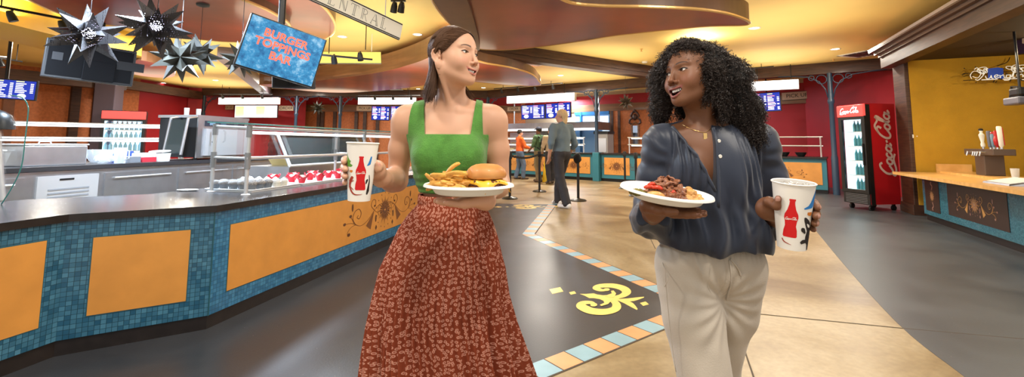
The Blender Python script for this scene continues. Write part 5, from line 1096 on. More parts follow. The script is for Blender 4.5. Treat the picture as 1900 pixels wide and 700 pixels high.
for a, b, lb in ((q3s, q1, 'black retractable belt between the arm-hidden post and the post left of the wet floor sign'), (q1, q2s, 'black retractable belt passing behind the grey-haired man')):
    A, B = a + Vector((0, 0, .92)), b + Vector((0, 0, .92)); d = (B - A).normalized(); A += d * .05; B -= d * .05; mb = MB(); n_ = 12
    for i in range(n_):
        u0, u1 = i / n_, (i + 1) / n_; z = lambda u: -.06 * math.sin(PI * u); p0, p1 = A.lerp(B, u0), A.lerp(B, u1); mb.slab((p0.x, p0.y), (p1.x, p1.y), .004, p0.z + z((u0 + u1) / 2) - .025, p0.z + z((u0 + u1) / 2) + .025)
    tag(obj('queue_belt', mb, 'black_matte'), lb, 'queue belt')
p = atz(1016, 337, 0); t = thing('wet_floor_sign', 'yellow folding wet floor sign standing in the queue lane', 'floor sign', (p.x, p.y, 0), -.2); mat('sign_bright', (.85, .55, .01), .4)
for s_ in (1, -1): o = obj('board', MB().hexa([(-.15, s_ * .20 - .01, 0), (.15, s_ * .20 - .01, 0), (.15, s_ * .20 + .01, 0), (-.15, s_ * .20 + .01, 0), (-.10, s_ * .02 - .01, .62), (.10, s_ * .02 - .01, .62), (.10, s_ * .02 + .01, .62), (-.10, s_ * .02 + .01, .62)]), 'sign_bright', t, local=True)
obj('grip', MB().bbox((0, 0, .64), (.16, .06, .06), .015), 'sign_bright', t, local=True)
# ------------------------------------------------------------------ red drinks cooler on the right
cA = atz(1568, 385, 0); cBk = atz(1628, 393, 0)
cz = Vector((cA.x, cA.y, 0)); fdir = (Vector((atz(1626, 392, 0).x, atz(1626, 392, 0).y, 0)) - cz); fdir.z = 0; rzc = math.atan2(fdir.y, fdir.x); wC = .62
HC_ = 1.98
mat('coke_red', (.48, .008, .014), .35, coat=.3); mat('coke_white', (.66, .50, .46), .5)
rzc = math.radians(-80); wC, dC = .55, .65; ctr_ = cz + Matrix.Rotation(rzc, 3, 'Z') @ Vector((wC / 2, dC / 2, 0))
ck = cooler('drinks_cooler', 'tall red drinks cooler with white script on its side and a lit glass door', tuple(ctr_), rzc, wC, dC, HC_, 'coke_red', bt=('soda_bottle', 'dark bottle standing on a shelf of the red drinks cooler', 'bottles in the red cooler'), rows=5, cols=6, hb=.22)
Rc3 = Matrix.Rotation(rzc, 3, 'Z'); sideO = ctr_ + Rc3 @ Vector((wC / 2, .06, 1.24)); Us = Rc3 @ Vector((0, 0, 1)); Vs = Rc3 @ Vector((0, -1, 0)); ns = Rc3 @ Vector((1, 0, 0))
obj('black_door_edge', MB().plate([ctr_ + Rc3 @ Vector((wC / 2, y_, z_)) for y_, z_ in ((-dC / 2, .1), (-dC / 2 + .09, .1), (-dC / 2 + .09, HC_ - .02), (-dC / 2, HC_ - .02))], ns, .006), 'black_paint', ck)
lgm = MB()
for st in script_strokes(1.22): lgm.ribbon([(v.x, v.y) for v in cr([(x, y, 0) for x, y in st], 6)], .042, sideO - Vs * .02, Us, Vs, ns, .004)
obj('script_lettering', lgm, 'coke_white', ck, label='white script lettering')
hm = MB(); ho = ctr_ + Rc3 @ Vector((0, -dC / 2 - .063, HC_ - .13))
for st in script_strokes(.40): hm.ribbon([(v.x, v.y) for v in cr([(x, y, 0) for x, y in st], 5)], .014, ho, Rc3 @ Vector((1, 0, 0)), Z, Rc3 @ Vector((0, -1, 0)), .003)
obj('header_lettering', hm, 'menu_white', ck)
# ------------------------------------------------------------------ drinks kiosk on the right
k0 = atz(1715.5, 396, .10); k1 = atz(1900, 456, .10); kd = Vector((k1.x - k0.x, k1.y - k0.y, 0)).normalized(); K0 = Vector((k0.x, k0.y, 0)); kn = Vector((kd.y, -kd.x, 0)); kn = -kn if kn.y > 0 else kn; kn = kn if kn.x < 0 else -kn
def kq(s, o=0., z=0.): p = K0 + kd * s + kn * o; return Vector((p.x, p.y, z))
LK = 4.2
kc = thing('kiosk_counter', 'drinks kiosk counter with blue mosaic front, brown floral panels and a maple top', 'counter', kq(0))
tiles('mosaic_kiosk', (.02, .14, .21), (.06, .25, .34), (.02, .10, .15), .018, .018, .001)
kz1 = onplane(1710, 327, K0, kn).z
obj('tile_front', MB().plate([kq(0, 0, .1), kq(LK, 0, .1), kq(LK, 0, kz1), kq(0, 0, kz1)], -kn, .05), 'mosaic_kiosk', kc, uv=lambda v: ((v - K0).dot(kd), v.z))
obj('carcass', MB().plate([kq(0.0, -.05, .0), kq(LK, -.05, .0), kq(LK, -.75, .0), kq(0, -.75, .0)], up, kz1 - .002), 'soft_black', kc)
obj('toe_kick', MB().plate([kq(0, -.03, 0), kq(LK, -.03, 0), kq(LK, -.05, 0), kq(0, -.05, 0)], up, .1), 'counter_edge', kc)
obj('countertop', MB().plate([kq(-.42, .26, kz1), kq(LK, .26, kz1), kq(LK, -.5, kz1), kq(-.42, -.5, kz1)], up, .045), 'maple', kc)
obj('raised_shelf', MB().plate([kq(-.49, -.36, kz1 + .045), kq(LK, -.36, kz1 + .045), kq(LK, -.80, kz1 + .045), kq(-.49, -.80, kz1 + .045)], up, .03), 'maple', kc)
obj('back_upstand', MB().plate([kq(-.49, -.36, kz1 + .07), kq(-.46, -.36, kz1 + .07), kq(-.46, -.82, kz1 + .07), kq(-.49, -.82, kz1 + .07)], up, .12), 'maple', kc)
mat('panel_umber', (.038, .020, .014), .4); mat('orn_gold', (.46, .24, .07), .4); mat('orn_rose', (.33, .17, .13), .4); mat('orn_pale', (.55, .40, .2), .4)
def kpanel(px0, px1, yt, yb, wide):
    a = onplane(px0, yt, K0, kn); b = onplane(px1, yb, K0, kn); s0, s1 = (a - K0).dot(kd), (b - K0).dot(kd)
    z1, z0 = onplane(px0, yt, K0, kn).z, onplane(px0, yb if not wide else 397, K0, kn).z
    o = obj('floral_panel', MB().plate([kq(s0, 0, z0), kq(s1, 0, z0), kq(s1, 0, z1), kq(s0, 0, z1)], kn, .006), 'panel_umber', kc, label='dark brown panel with golden flower')
    om = MB(); O = kq((s0 + s1) / 2, 0, (z0 + z1) / 2); R_ = (z1 - z0) * (.27 if wide else .20); sun(om, O, kd, Z, kn, R_, .0075)
    if wide:
        for m_ in (1, -1): ornament(om, O, kd, Z * .8, kn, (s1 - s0) * .23, m_, 1, .0075)
    else:
        for m_ in (1, -1): om.ribbon([(v.x, v.y) for v in cr([(0, m_ * R_, 0), (.03, m_ * R_ * 1.6, 0), (-.02, m_ * R_ * 2.0, 0), (.01, m_ * R_ * 2.3, 0)], 5)], .02, O, kd, Z, kn, .0075, 1)
    obj('painted_flower', om, ['orn_gold', 'orn_rose', 'orn_pale'], o)
kpanel(1715.5, 1745, 333.5, 388, False); kpanel(1756.6, 1875, 340, 429, True); kpanel(1902, 1990, 364, 460, False)
# kiosk structure: post, yellow wall, soffit, cornice
pA = atz(1690, 404, 0); kpost = MB(); pc_ = kq(-.80, -.24)
kpost.bbox((pc_.x, pc_.y, 1.35), (.56, .40, 2.70), .01, math.atan2(kd.y, kd.x))
struct('column_right', kpost, 'dark_wood'); pf = MB(); pf.bbox((pc_.x, pc_.y, .09), (.62, .46, .18), .01, math.atan2(kd.y, kd.x)); struct('trim_10', pf, 'dark_wood')
wo = 2.1
struct('wall_kiosk', MB().plate([kq(-.5, -wo, 0), kq(LK, -wo, 0), kq(LK, -wo, 2.7), kq(-.5, -wo, 2.7)], -kn, .1), 'kiosk_yellow')
struct('wall_kiosk_end', MB().plate([kq(-.5, -.1, 0), kq(-.5, -wo, 0), kq(-.5, -wo, 2.7), kq(-.5, -.1, 2.7)], -kd, .12), 'kiosk_yellow')
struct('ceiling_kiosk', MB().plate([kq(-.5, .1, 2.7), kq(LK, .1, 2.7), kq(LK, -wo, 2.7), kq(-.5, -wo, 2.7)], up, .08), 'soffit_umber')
fa_ = MB(); fa_.plate([kq(-1.05, .14, 2.66), kq(LK, .14, 2.66), kq(LK, -.06, 2.66), kq(-1.05, -.06, 2.66)], up, .24); struct('trim_11', fa_, 'dark_wood')
co = MB()
for o, z, h in ((.18, 2.86, .05), (.24, 2.91, .05), (.31, 2.96, .07)): co.plate([kq(-.95 - o * .4, o, z), kq(LK, o, z), kq(LK, -.2, z), kq(-.95 - o * .4, -.2, z)], up, h)
struct('trim_12', co, mat('cornice_brown', (.10, .055, .04), .45)); struct('trim_13', MB().plate([kq(-1.08, .315, 2.98), kq(LK, .315, 2.98), kq(LK, .30, 2.98), kq(-1.08, .30, 2.98)], up, .045), mat('cornice_violet_sheen', (.36, .33, .40), .3, coat=.4))  # thin pale strip paints the violet light reflected along the cornice edge
struct('wall_kiosk_upper', MB().plate([kq(-.5, -.25, 2.79), kq(LK, -.25, 2.79), kq(LK, -.35, 2.79), kq(-.5, -.35, 2.79)], up, ZC - 2.79), 'ceiling_yellow')
lamp('kiosk_lamp_light', 'POINT', tuple(kq(1.5, -1.25, 2.5)), 30, (1, .86, .55), .03); lamp('kiosk_lamp_light', 'AREA', tuple(kq(1.8, -.2, 2.44)), 14, (1, .86, .6), .3)
sp_ = thing('switch_plate', 'small white switch plate on the dark wooden kiosk post', 'switch plate', kq(-.14, -.04, 1.27)); e_ = onplane(1701, 253, kq(-.51, 0), kd); obj('plate_face', MB().plate([e_ - kn * .06 + up * -.03, e_ + kn * .06 - up * .03, e_ + kn * .06 + up * .03, e_ - kn * .06 + up * .03], kd, .006), 'white_plastic', sp_); obj('toggle', MB().bbox(e_ + kd * .01, (.012, .012, .02), .003), 'white_foam', sp_)
# tap tower with handles
def ks(px, o): p = onplane(px, 300, kq(0, o), kn); return (p - K0).dot(kd)
so = -.55; st_ = ks(1836, so); zs_ = kz1 + .0765
tw = thing('tap_tower', 'brown metal T-shaped beer tap tower on the maple kiosk counter', 'beer tower', kq(st_, so, zs_), math.atan2(kd.y, kd.x)); mat('tower_bronze', (.13, .095, .075), .35, metal=.4)
obj('pedestal', MB().bbox((0, 0, .145), (.26, .22, .29), .008), 'tower_bronze', tw, local=True); obj('crossbar', MB().bbox((0, 0, .335), (.80, .24, .09), .008), 'tower_bronze', tw, local=True)
kside = 1 if (Matrix.Rotation(math.atan2(kd.y, kd.x), 3, 'Z') @ Vector((0, 1, 0))).dot(kn) > 0 else -1
for i, x in enumerate((-.16, .0, .06, .12, .2)): obj('faucet', MB().tube([(x, kside * .12, .335), (x, kside * .17, .335), (x, kside * .185, .28)], [.013, .012, .009], 8), 'steel', tw, local=True)
mat('tap_red', (.45, .015, .02), .3, coat=.4); mat('tap_blue', (.18, .30, .42), .35); mat('tap_slate', (.13, .13, .17), .4)
taps = [(-.13, [(.015, 0), (.012, .02), (.028, .03), (.03, .07), (.02, .1), (.034, .17), (.04, .21), (.03, .22), (.018, .24), (.024, .27), (.0, .28)], 'white_foam', 'white shaped tap handle with a dark tip, leftmost on the tower'), (.07, [(.016, 0), (.014, .02), (.030, .03), (.034, .24), (.028, .26), (0, .26)], 'tap_slate', 'slate grey slab tap handle, second on the tower'), (.155, [(.014, 0), (.014, .02), (.026, .04), (.028, .12), (.032, .18), (.02, .235), (0, .24)], 'tap_blue', 'blue tap handle with a red top between the slate and red handles'), (.245, [(.016, 0), (.014, .03), (.034, .06), (.042, .12), (.036, .16), (.024, .18), (.032, .22), (.022, .26), (0, .265)], 'tap_red', 'red figure-shaped tap handle in the middle of the cluster'), (.345, [(.014, 0), (.016, .03), (.030, .05), (.034, .30), (.028, .32), (0, .32)], 'white_foam', 'tall white tap handle with a red back edge, rightmost on the tower')]
for i, (x, pr, mt, lb) in enumerate(taps):
    b = kq(st_ + x, so, zs_ + .38); t = thing('beer_tap', lb, 'beer tap', b); Mt = Matrix.Rotation(.10, 3, kn)
    obj('handle_body', MB().lathe([(0, 0)] + pr, 16, M=Mt @ Matrix.Diagonal((1, .7, 1)), cap=False), mt, t, local=True, smooth='auto'); obj('ferrule', MB().lathe([(.017, 0), (.017, .022), (0, .022)], 14, M=Mt), 'steel', t, local=True, smooth='auto')
    if i == 0: obj('dark_tip', MB().ball(Mt @ Vector((0, 0, .285)), (.032, .024, .022), 12, 8), 'black_matte', t, local=True, smooth=True)
    if i == 4: obj('red_edge', MB().bbox(Mt @ Vector((.033, 0, .18)), (.014, .03, .25), .004, M=Mt @ Matrix.Rotation(math.atan2(kd.y, kd.x), 3, 'Z')), 'tap_red', t, local=True); 
    if i == 2: obj('red_top', MB().ball(Mt @ Vector((0, 0, .225)), (.026, .02, .025), 12, 8), 'tap_red', t, local=True, smooth=True)
b = kq(ks(1893, so), so + .06, zs_); t = thing('plastic_tumbler', 'clear plastic tumbler at the right edge on the kiosk counter', 'tumbler', b + Vector((0, 0, .001))); obj('tumbler_wall', MB().lathe([(0, .004), (.035, .004), (.035, 0), (.045, .13), (.043, .13), (.033, .008)], 20, cap=False), 'clear_plastic', t, local=True, smooth='auto')
b = kq(ks(1880, -.12), -.10, kz1 + .0465); t = thing('receipt_tray', 'silver angled payment tray on the front of the maple counter', 'tray', b, math.atan2(kd.y, kd.x)); obj('tray_body', MB().hexa([(-.28, -.16, 0), (.28, -.16, 0), (.28, .16, 0), (-.28, .16, 0), (-.27, -.15, .02), (.27, -.15, .02), (.27, .15, .075), (-.27, .15, .075)]), 'steel', t, local=True); obj('glass_plate', MB().hexa([(-.25, -.13, .022), (.25, -.13, .022), (.25, .13, .072), (-.25, .13, .072), (-.25, -.13, .027), (.25, -.13, .027), (.25, .13, .077), (-.25, .13, .077)]), 'white_plastic', t, local=True)
# neon sign hung in front of the yellow wall
nO = onplane(1862, 140, kq(-.5 + .24, 0), kd); neon = thing('neon_sign', 'script neon beer sign with leaf scrolls and blue panel on the yellow kiosk wall', 'neon sign', nO)
mat('neon_white', (.9, .9, .85), .3, emit=(1, .96, .82), es=.30); mat('neon_amber', (.55, .40, .14), .3, emit=(1, .7, .2), es=.12); mat('neon_blue', (.01, .04, .22), .3, emit=(.01, .08, .55), es=.25)
sx = (onplane(1890, 140, kq(-.5 + .24, 0), kd) - onplane(1834, 140, kq(-.5 + .24, 0), kd)).length / 56; nq = lambda x, y, z=0.: nO - kn * ((x - 1862) * sx) + up * ((140 - y) * sx * .98) + kd * z
YU = [[(1806, 122), (1812, 118), (1818, 130), (1826, 133)], [(1832, 120), (1822, 138), (1812, 150), (1806, 148)], [(1826, 140), (1828, 147), (1834, 146), (1837, 139)], [(1837, 139), (1838, 147), (1841, 147)], [(1843, 144), (1850, 141), (1848, 138), (1843, 141), (1845, 147), (1852, 145)], [(1853, 139), (1854, 147)], [(1855, 142), (1860, 139), (1861, 146), (1864, 146)], [(1872, 140), (1866, 140), (1865, 146), (1871, 146), (1873, 139), (1870, 152), (1860, 153)], [(1874, 146), (1882, 126), (1877, 146), (1881, 146)], [(1884, 139), (1885, 146)], [(1888, 139), (1889, 147)], [(1889, 142), (1894, 139), (1895, 147)], [(1903, 140), (1898, 141), (1898, 146), (1903, 145), (1904, 139), (1901, 152), (1893, 153)]]
tm = MB()
for st in YU: tm.tube(cr([nq(x, y, .03) for x, y in st], 5), .006, 6)
for a, b in ((1818, 1848), (1858, 1890)): tm.tube([nq(a, 150, .03), nq(b, 150, .03)], .007, 6)
obj('script_tubes', tm, 'neon_white', neon, smooth=True)
lf = MB()
for cx, cy, rx, ry, a in ((1818, 128, 8, 4, .8), (1822, 121, 9, 4, -.2), (1828, 126, 6, 3, 1.3), (1875, 122, 9, 4, .3), (1884, 119, 8, 4, -.4), (1890, 126, 9, 4, .9), (1896, 120, 8, 4, -.1), (1880, 128, 7, 3, 1.2), (1900, 128, 8, 4, .5)): lf.tube([nq(cx + rx * math.cos(t) * math.cos(a) - ry * math.sin(t) * math.sin(a), cy + rx * math.cos(t) * math.sin(a) + ry * math.sin(t) * math.cos(a), .02) for t in np.linspace(0, 6.28, 15)[:-1]], .005, 6, closed=True)
lf.tube(cr([nq(x, y, .02) for x, y in ((1800, 146), (1798, 136), (1806, 126), (1818, 132), (1812, 144), (1802, 140))], 5), .005, 6)
obj('leaf_tubes', lf, 'neon_white', neon, smooth=True)
obj('blue_panel', MB().plate([nq(1832, 147, 0), nq(1861, 148, 0), nq(1862, 122, 0), nq(1852, 119, 0), nq(1834, 121, 0)], kd, .01), 'neon_blue', neon)
fr2 = MB(); r_ = random.Random(2)
for i in range(26):
    x, y = r_.uniform(1786, 1905), r_.uniform(117, 158); fr2.tube([nq(x, y, -.02), nq(x + r_.uniform(-9, 9), y + r_.uniform(-7, 7), -.02)], .006, 5)
fr2.tube([nq(1785, 131, -.01), nq(1905, 131, -.01)], .006, 5).tube([nq(1785, 149, -.01), nq(1905, 149, -.01)], .006, 5)
for x in (1800, 1862, 1898): fr2.tube([nq(x, 134, -.0), nq(x, 134, -.235)], .006, 5)
obj('support_frame', fr2, 'black_paint', neon)
cbp = [nq(1853, 115, -.02), nq(1866, 110, -.1), nq(1878, 104, -.1), nq(1884, 92, -.1)]; obj('power_cord', MB().tube(cr(cbp, 5), .006, 6), 'black_paint', neon)
# small camera / till screen arm and purple pennant at the right edge
c = onplane(1884, 188, kq(0, -.55), kn); t = thing('security_camera', 'grey boxy camera head on an arm at the right edge of the kiosk', 'camera', c); Mk = Matrix.Rotation(math.atan2(kd.y, kd.x), 3, 'Z')
obj('camera_body', MB().bbox(c + kd * .06, (.34, .16, .10), .02, M=Mk), 'tap_slate', t); obj('upper_lens', MB().bbox(c + kd * .12 + up * .11, (.22, .14, .12), .03, M=Mk), 'black_paint', t); obj('bracket', MB().tube([c - kd * .12 + up * .02, c - kd * .05 + up * .20, c + kd * .1 + up * .18], .014, 8), 'black_paint', t); obj('ceiling_rod', MB().tube([c + kd * .12 + up * .15, Vector(((c + kd * .12).x, (c + kd * .12).y, 2.7))], .014, 8), 'black_paint', t)
P7 = [onplane(x, y, kq(0, -.9), kn) for x, y in ((1886, 102), (1912, 96), (1908, 62), (1881, 70))]; t = thing('purple_pennant', 'purple cloth pennant with a white label hanging at the top right edge', 'pennant', P7[3]); obj('cloth', MB().plate(P7, kn, .004), mat('purple_cloth', (.035, .015, .09), .7), t); obj('white_label', MB().plate([P7[0].lerp(P7[2], .55) + kn * .005, P7[1].lerp(P7[2], .35) + kn * .005, P7[2] + kn * .005 - up * .01, P7[3].lerp(P7[2], .6) + kn * .005 - up * .01], kn, .002), 'white_foam', t); tp = (P7[2] + P7[3]) / 2; obj('hanging_cord', MB().tube([tp, Vector((tp.x, tp.y, 2.7))], .006, 6), 'black_paint', t)
# ------------------------------------------------------------------ people in the background
def bystander(label, loc, rz, h, shirt, pants, shoe, hair, skin, arms, legs=((-.10, -.12), (.10, .14)), vx=.009, sleeve=1., hairlen=0., head_turn=0., cap=None, pack=None, width=1.):
    k = h / 1.75; t = thing('person', label, 'person', loc, rz); W_ = np.array(WM[t.name]); T = lambda V: (V * k) @ W_[:3, :3].T + W_[:3, 3]
    hip = [np.array((-.09, 0, .93)), np.array((.09, 0, .93))]; sh = [np.array((-.185 * width, 0, 1.42)), np.array((.185 * width, 0, 1.42))]
    an = [np.array((-.09, legs[0][0], .085 + max(0, legs[0][1]) * 0)), np.array((.09, legs[1][0], .085))]
    kn = [(hip[i] + an[i]) / 2 + np.array((0, -.05 - .02, .02)) for i in (0, 1)]
    hc = np.array((0, -.015, 1.62)); R = np.array(Matrix.Rotation(head_turn, 3, 'Z'))
    B = Sculpt(); B.ell((0, 0, 1.25), (.15 * width, .10, .24), .05); B.ell((0, 0, .98), (.15 * width, .11, .14), .05); B.rc((0, .01, 1.42), (0, -.005, 1.56), .055, .052, .03)
    B.ell(hc + R @ np.array((0, .01, .04)), (.075, .093, .085), .02, 'u', R); B.ell(hc + R @ np.array((0, -.035, -.04)), (.058, .06, .075), .03, 'u', R); B.rc(hc + R @ np.array((0, -.09, .01)), hc + R @ np.array((0, -.108, -.025)), .010, .014, .012)
    for s_ in (1, -1): B.ell(hc + R @ np.array((s_ * .075, .005, .0)), (.012, .02, .032), .01, 'u', R)
    S_ = Sculpt(); S_.ell((0, 0, 1.24), (.172 * width, .125 * (1 + .3 * (width - 1)), .25), .05); S_.ell((0, -.01, 1.02), (.172 * width, .135, .14), .06); S_.rc(sh[0], sh[1], .068, .068, .05); S_.rc((0, .01, 1.44), (0, .01, 1.49), .075, .062, .03)
    for i, (el, wr) in enumerate(arms):
        el, wr = np.array(el), np.array(wr); B.chain([sh[i], el, wr], [.048, .040, .028], .03); S_.chain([sh[i], sh[i] + (el - sh[i]) * .5, el], [.070, .065, .060], .03)
        if sleeve > .6: S_.rc(el, el + (wr - el) * (.85 if sleeve >= 1 else .35), .058, .045, .02)
        d = (wr - el) / np.linalg.norm(wr - el); side = np.array((1., 0, 0)) - d * d[0]; side /= np.linalg.norm(side); B.rc(wr, wr + d * .07, .030, .034, .02, 'u', (np.cross(d, side), .6))
        for q in range(4): B.chain([wr + d * .085 + side * (q - 1.5) * .019, wr + d * .12 + side * (q - 1.5) * .021 + np.array((0, -.006, 0)), wr + d * .15 + side * (q - 1.5) * .021 + np.array((0, -.022, 0))], [.011, .010, .008], .004)
        B.chain([wr + d * .03 + side * .025 * (1 if i == 0 else -1), wr + d * .07 + side * .05 * (1 if i == 0 else -1), wr + d * .10 + side * .052 * (1 if i == 0 else -1)], [.014, .012, .009], .008)
    Pn = Sculpt(); Pn.ell((0, 0, .95), (.168 * width, .13, .13), .05)
    for i in (0, 1): B.chain([hip[i], kn[i], an[i]], [.085, .055, .040], .03); Pn.chain([hip[i], kn[i], (kn[i] + an[i]) / 2, an[i] + (0, 0, .0)], [.102, .085, .080, .075], .025)
    S_.disp = lambda P: .006 * vnoise(P, 14, 2); Pn.disp = lambda P: .007 * vnoise(P * (1, 1, .6), 16, 3)
    for nm, s_, m_, v in (('body', B, skin, vx), ('shirt', S_, shirt, vx), ('trousers', Pn, pants, vx)):
        lo = hi = None
        if nm == 'trousers': hi = (9, 9, 1.0); lo = (-9, -9, .04)
        if nm == 'shirt': lo = (-9, -9, .90)
        V, F = s_.mesh(v, lo=lo, hi=hi); npmesh(nm, T(relax(V, F, 1)), F, m_, t)
    for i in (0, 1):
        f = Sculpt(); a = an[i]; f.rc((a[0], a[1] + .05, .045), (a[0] + (i - .5) * .05, a[1] - .16, .038), .042, .040, .02, 'u', ((0, 0, 1), .9)); f.rc((a[0], a[1] + .03, .07), (a[0], a[1], .10), .045, .045, .03); V, F = f.mesh(.008, lo=(-9, -9, 0)); so = npmesh('shoe', T(V), F, shoe, t)
        if shoe == 'shoe_white':
            st = MB()
            for j in range(3): st.tube([T(np.array([(a[0] + s2 * .046, a[1] - .045 - j * .028, .03)]))[0].tolist() if q == 0 else T(np.array([(a[0] + s2 * .036, a[1] - .02 - j * .028, .085)]))[0].tolist() for s2 in (1,) for q in (0, 1)], .006, 6)
            obj('stripe', st, 'black_paint', so)
    Hh = Sculpt(); Hh.ell(hc + R @ np.array((0, .018, .05)), (.084, .10, .088), .02, 'u', R)
    if hairlen: Hh.rc(hc + R @ np.array((0, .06, .02)), hc + R @ np.array((0, .065, -hairlen)), .065, .05, .03)
    Hh.ell(hc + R @ np.array((0, -.11, -.01)), (.075, .09, .095), .02, 's', R); Hh.disp = lambda P: .006 * vnoise(P, 40, 5)
    V, F = Hh.mesh(.007); npmesh('hair', T(V), F, hair, t)
    if cap:
        c_ = Sculpt(); c_.ell(hc + R @ np.array((0, .012, .065)), (.088, .104, .075), .01, 'u', R); c_.rc(hc + R @ np.array((0, -.08, .06)), hc + R @ np.array((0, -.15, .05)), .06, .05, .02, 'u', ((0, 0, 1), .25)); V, F = c_.mesh(.007); npmesh('cap', T(V), F, cap, t)
    if pack:
        c_ = Sculpt(); c_.ell((0, .20, 1.22), (.15, .10, .23), .03); c_.ell((0, .27, 1.12), (.11, .06, .11), .02)
        for s_ in (1, -1): c_.chain([(s_ * .12, .12, 1.40), (s_ * .13, -.02, 1.50), (s_ * .13, -.13, 1.36), (s_ * .14, -.06, 1.12), (s_ * .13, .12, 1.05)], .022, .01)
        V, F = c_.mesh(.009); npmesh('backpack', T(V), F, pack, t)
    return t
mat('shirt_grey', (.12, .17, .21), .85, bump=(60, .3)); mat('pants_black', (.022, .020, .024), .7, bump=(30, .3)); mat('shoe_white', (.70, .68, .65), .5); mat('shoe_brown', (.10, .06, .035), .6); mat('hair_blond', (.55, .42, .24), .6, bump=(90, .6)); mat('hair_dark', (.015, .012, .010), .5, bump=(90, .6)); mat('skin_plain', (.50, .27, .18), .5); mat('skin_brown', (.20, .09, .05), .5)
mat('shirt_orange', (.75, .13, .02), .7); mat('shirt_green', (.075, .16, .08), .7); mat('jeans_blue', (.09, .13, .20), .8); mat('khaki', (.22, .17, .09), .8); mat('jacket_tan', (.46, .36, .24), .7); mat('shirt_black', (.012, .012, .014), .7)
p = atz(1043, 384, 0)
gm = bystander('grey-haired man in grey sweatshirt, baggy black trousers and white sneakers walking past the queue belt', (p.x, p.y, 0), -PI * .80, 1.86, 'shirt_grey', 'pants_black', 'shoe_white', 'hair_blond', 'skin_plain', (((-.27, .06, 1.12), (-.24, -.10, .90)), ((.27, .02, 1.14), (.25, -.06, .90))), legs=((-.20, 0), (.22, 0)), sleeve=.7, hairlen=.10, head_turn=.55, width=1.08)
wb_m = np.array(WM[gm.name]); sb = Sculpt(); sb.ell((-.33, .06, .86), (.045, .09, .10), .02); sb.disp = lambda P: .008 * vnoise(P, 20, 1); V, F = sb.mesh(.009); V = V * 1.06 @ wb_m[:3, :3].T + wb_m[:3, 3]
tag(npmesh('hip_bag', V, F, 'black_matte'), 'small black bag slung at the hip of the grey-haired man', 'bag')
p = atz(964, 333, 0); bystander('man in orange long-sleeved shirt and jeans leaning at the far counter', (p.x, p.y, 0), PI * .62, 1.66, 'shirt_orange', 'jeans_blue', 'shoe_brown', 'hair_dark', 'skin_plain', (((-.22, -.12, 1.16), (-.15, -.36, 1.08)), ((.22, -.12, 1.16), (.12, -.36, 1.10))), vx=.012)
p = atz(1000, 338, 0); bystander('man in green shirt and dark cap wearing a black backpack in the queue', (p.x, p.y, 0), -PI * .72, 1.72, 'shirt_green', 'khaki', 'shoe_brown', 'hair_dark', 'skin_brown', (((-.26, -.04, 1.15), (-.22, -.22, 1.0)), ((.26, -.04, 1.15), (.22, -.22, 1.0))), vx=.012, sleeve=.3, cap='cap_navy' if 'cap_navy' in MATS else mat('cap_navy', (.02, .025, .05), .7), pack='black_matte')
p = atz(1022, 341, 0); bystander('person in a tan jacket standing just beyond the grey-haired man', (p.x, p.y, 0), -PI * .9, 1.70, 'jacket_tan', 'pants_black', 'shoe_brown', 'hair_dark', 'skin_plain', (((-.25, -.02, 1.13), (-.22, -.18, .98)), ((.25, -.02, 1.13), (.22, -.18, .98))), vx=.012)
p = at(508, 262, 9.4); bystander('server with long black hair and dark top standing behind the deli case', (p.x, 9.4, 0), PI * .75, 1.42, 'shirt_black', 'pants_black', 'shoe_brown', 'hair_dark', 'skin_plain', (((-.24, -.04, 1.15), (-.18, -.24, 1.06)), ((.24, -.04, 1.15), (.18, -.24, 1.06))), vx=.012, hairlen=.22)
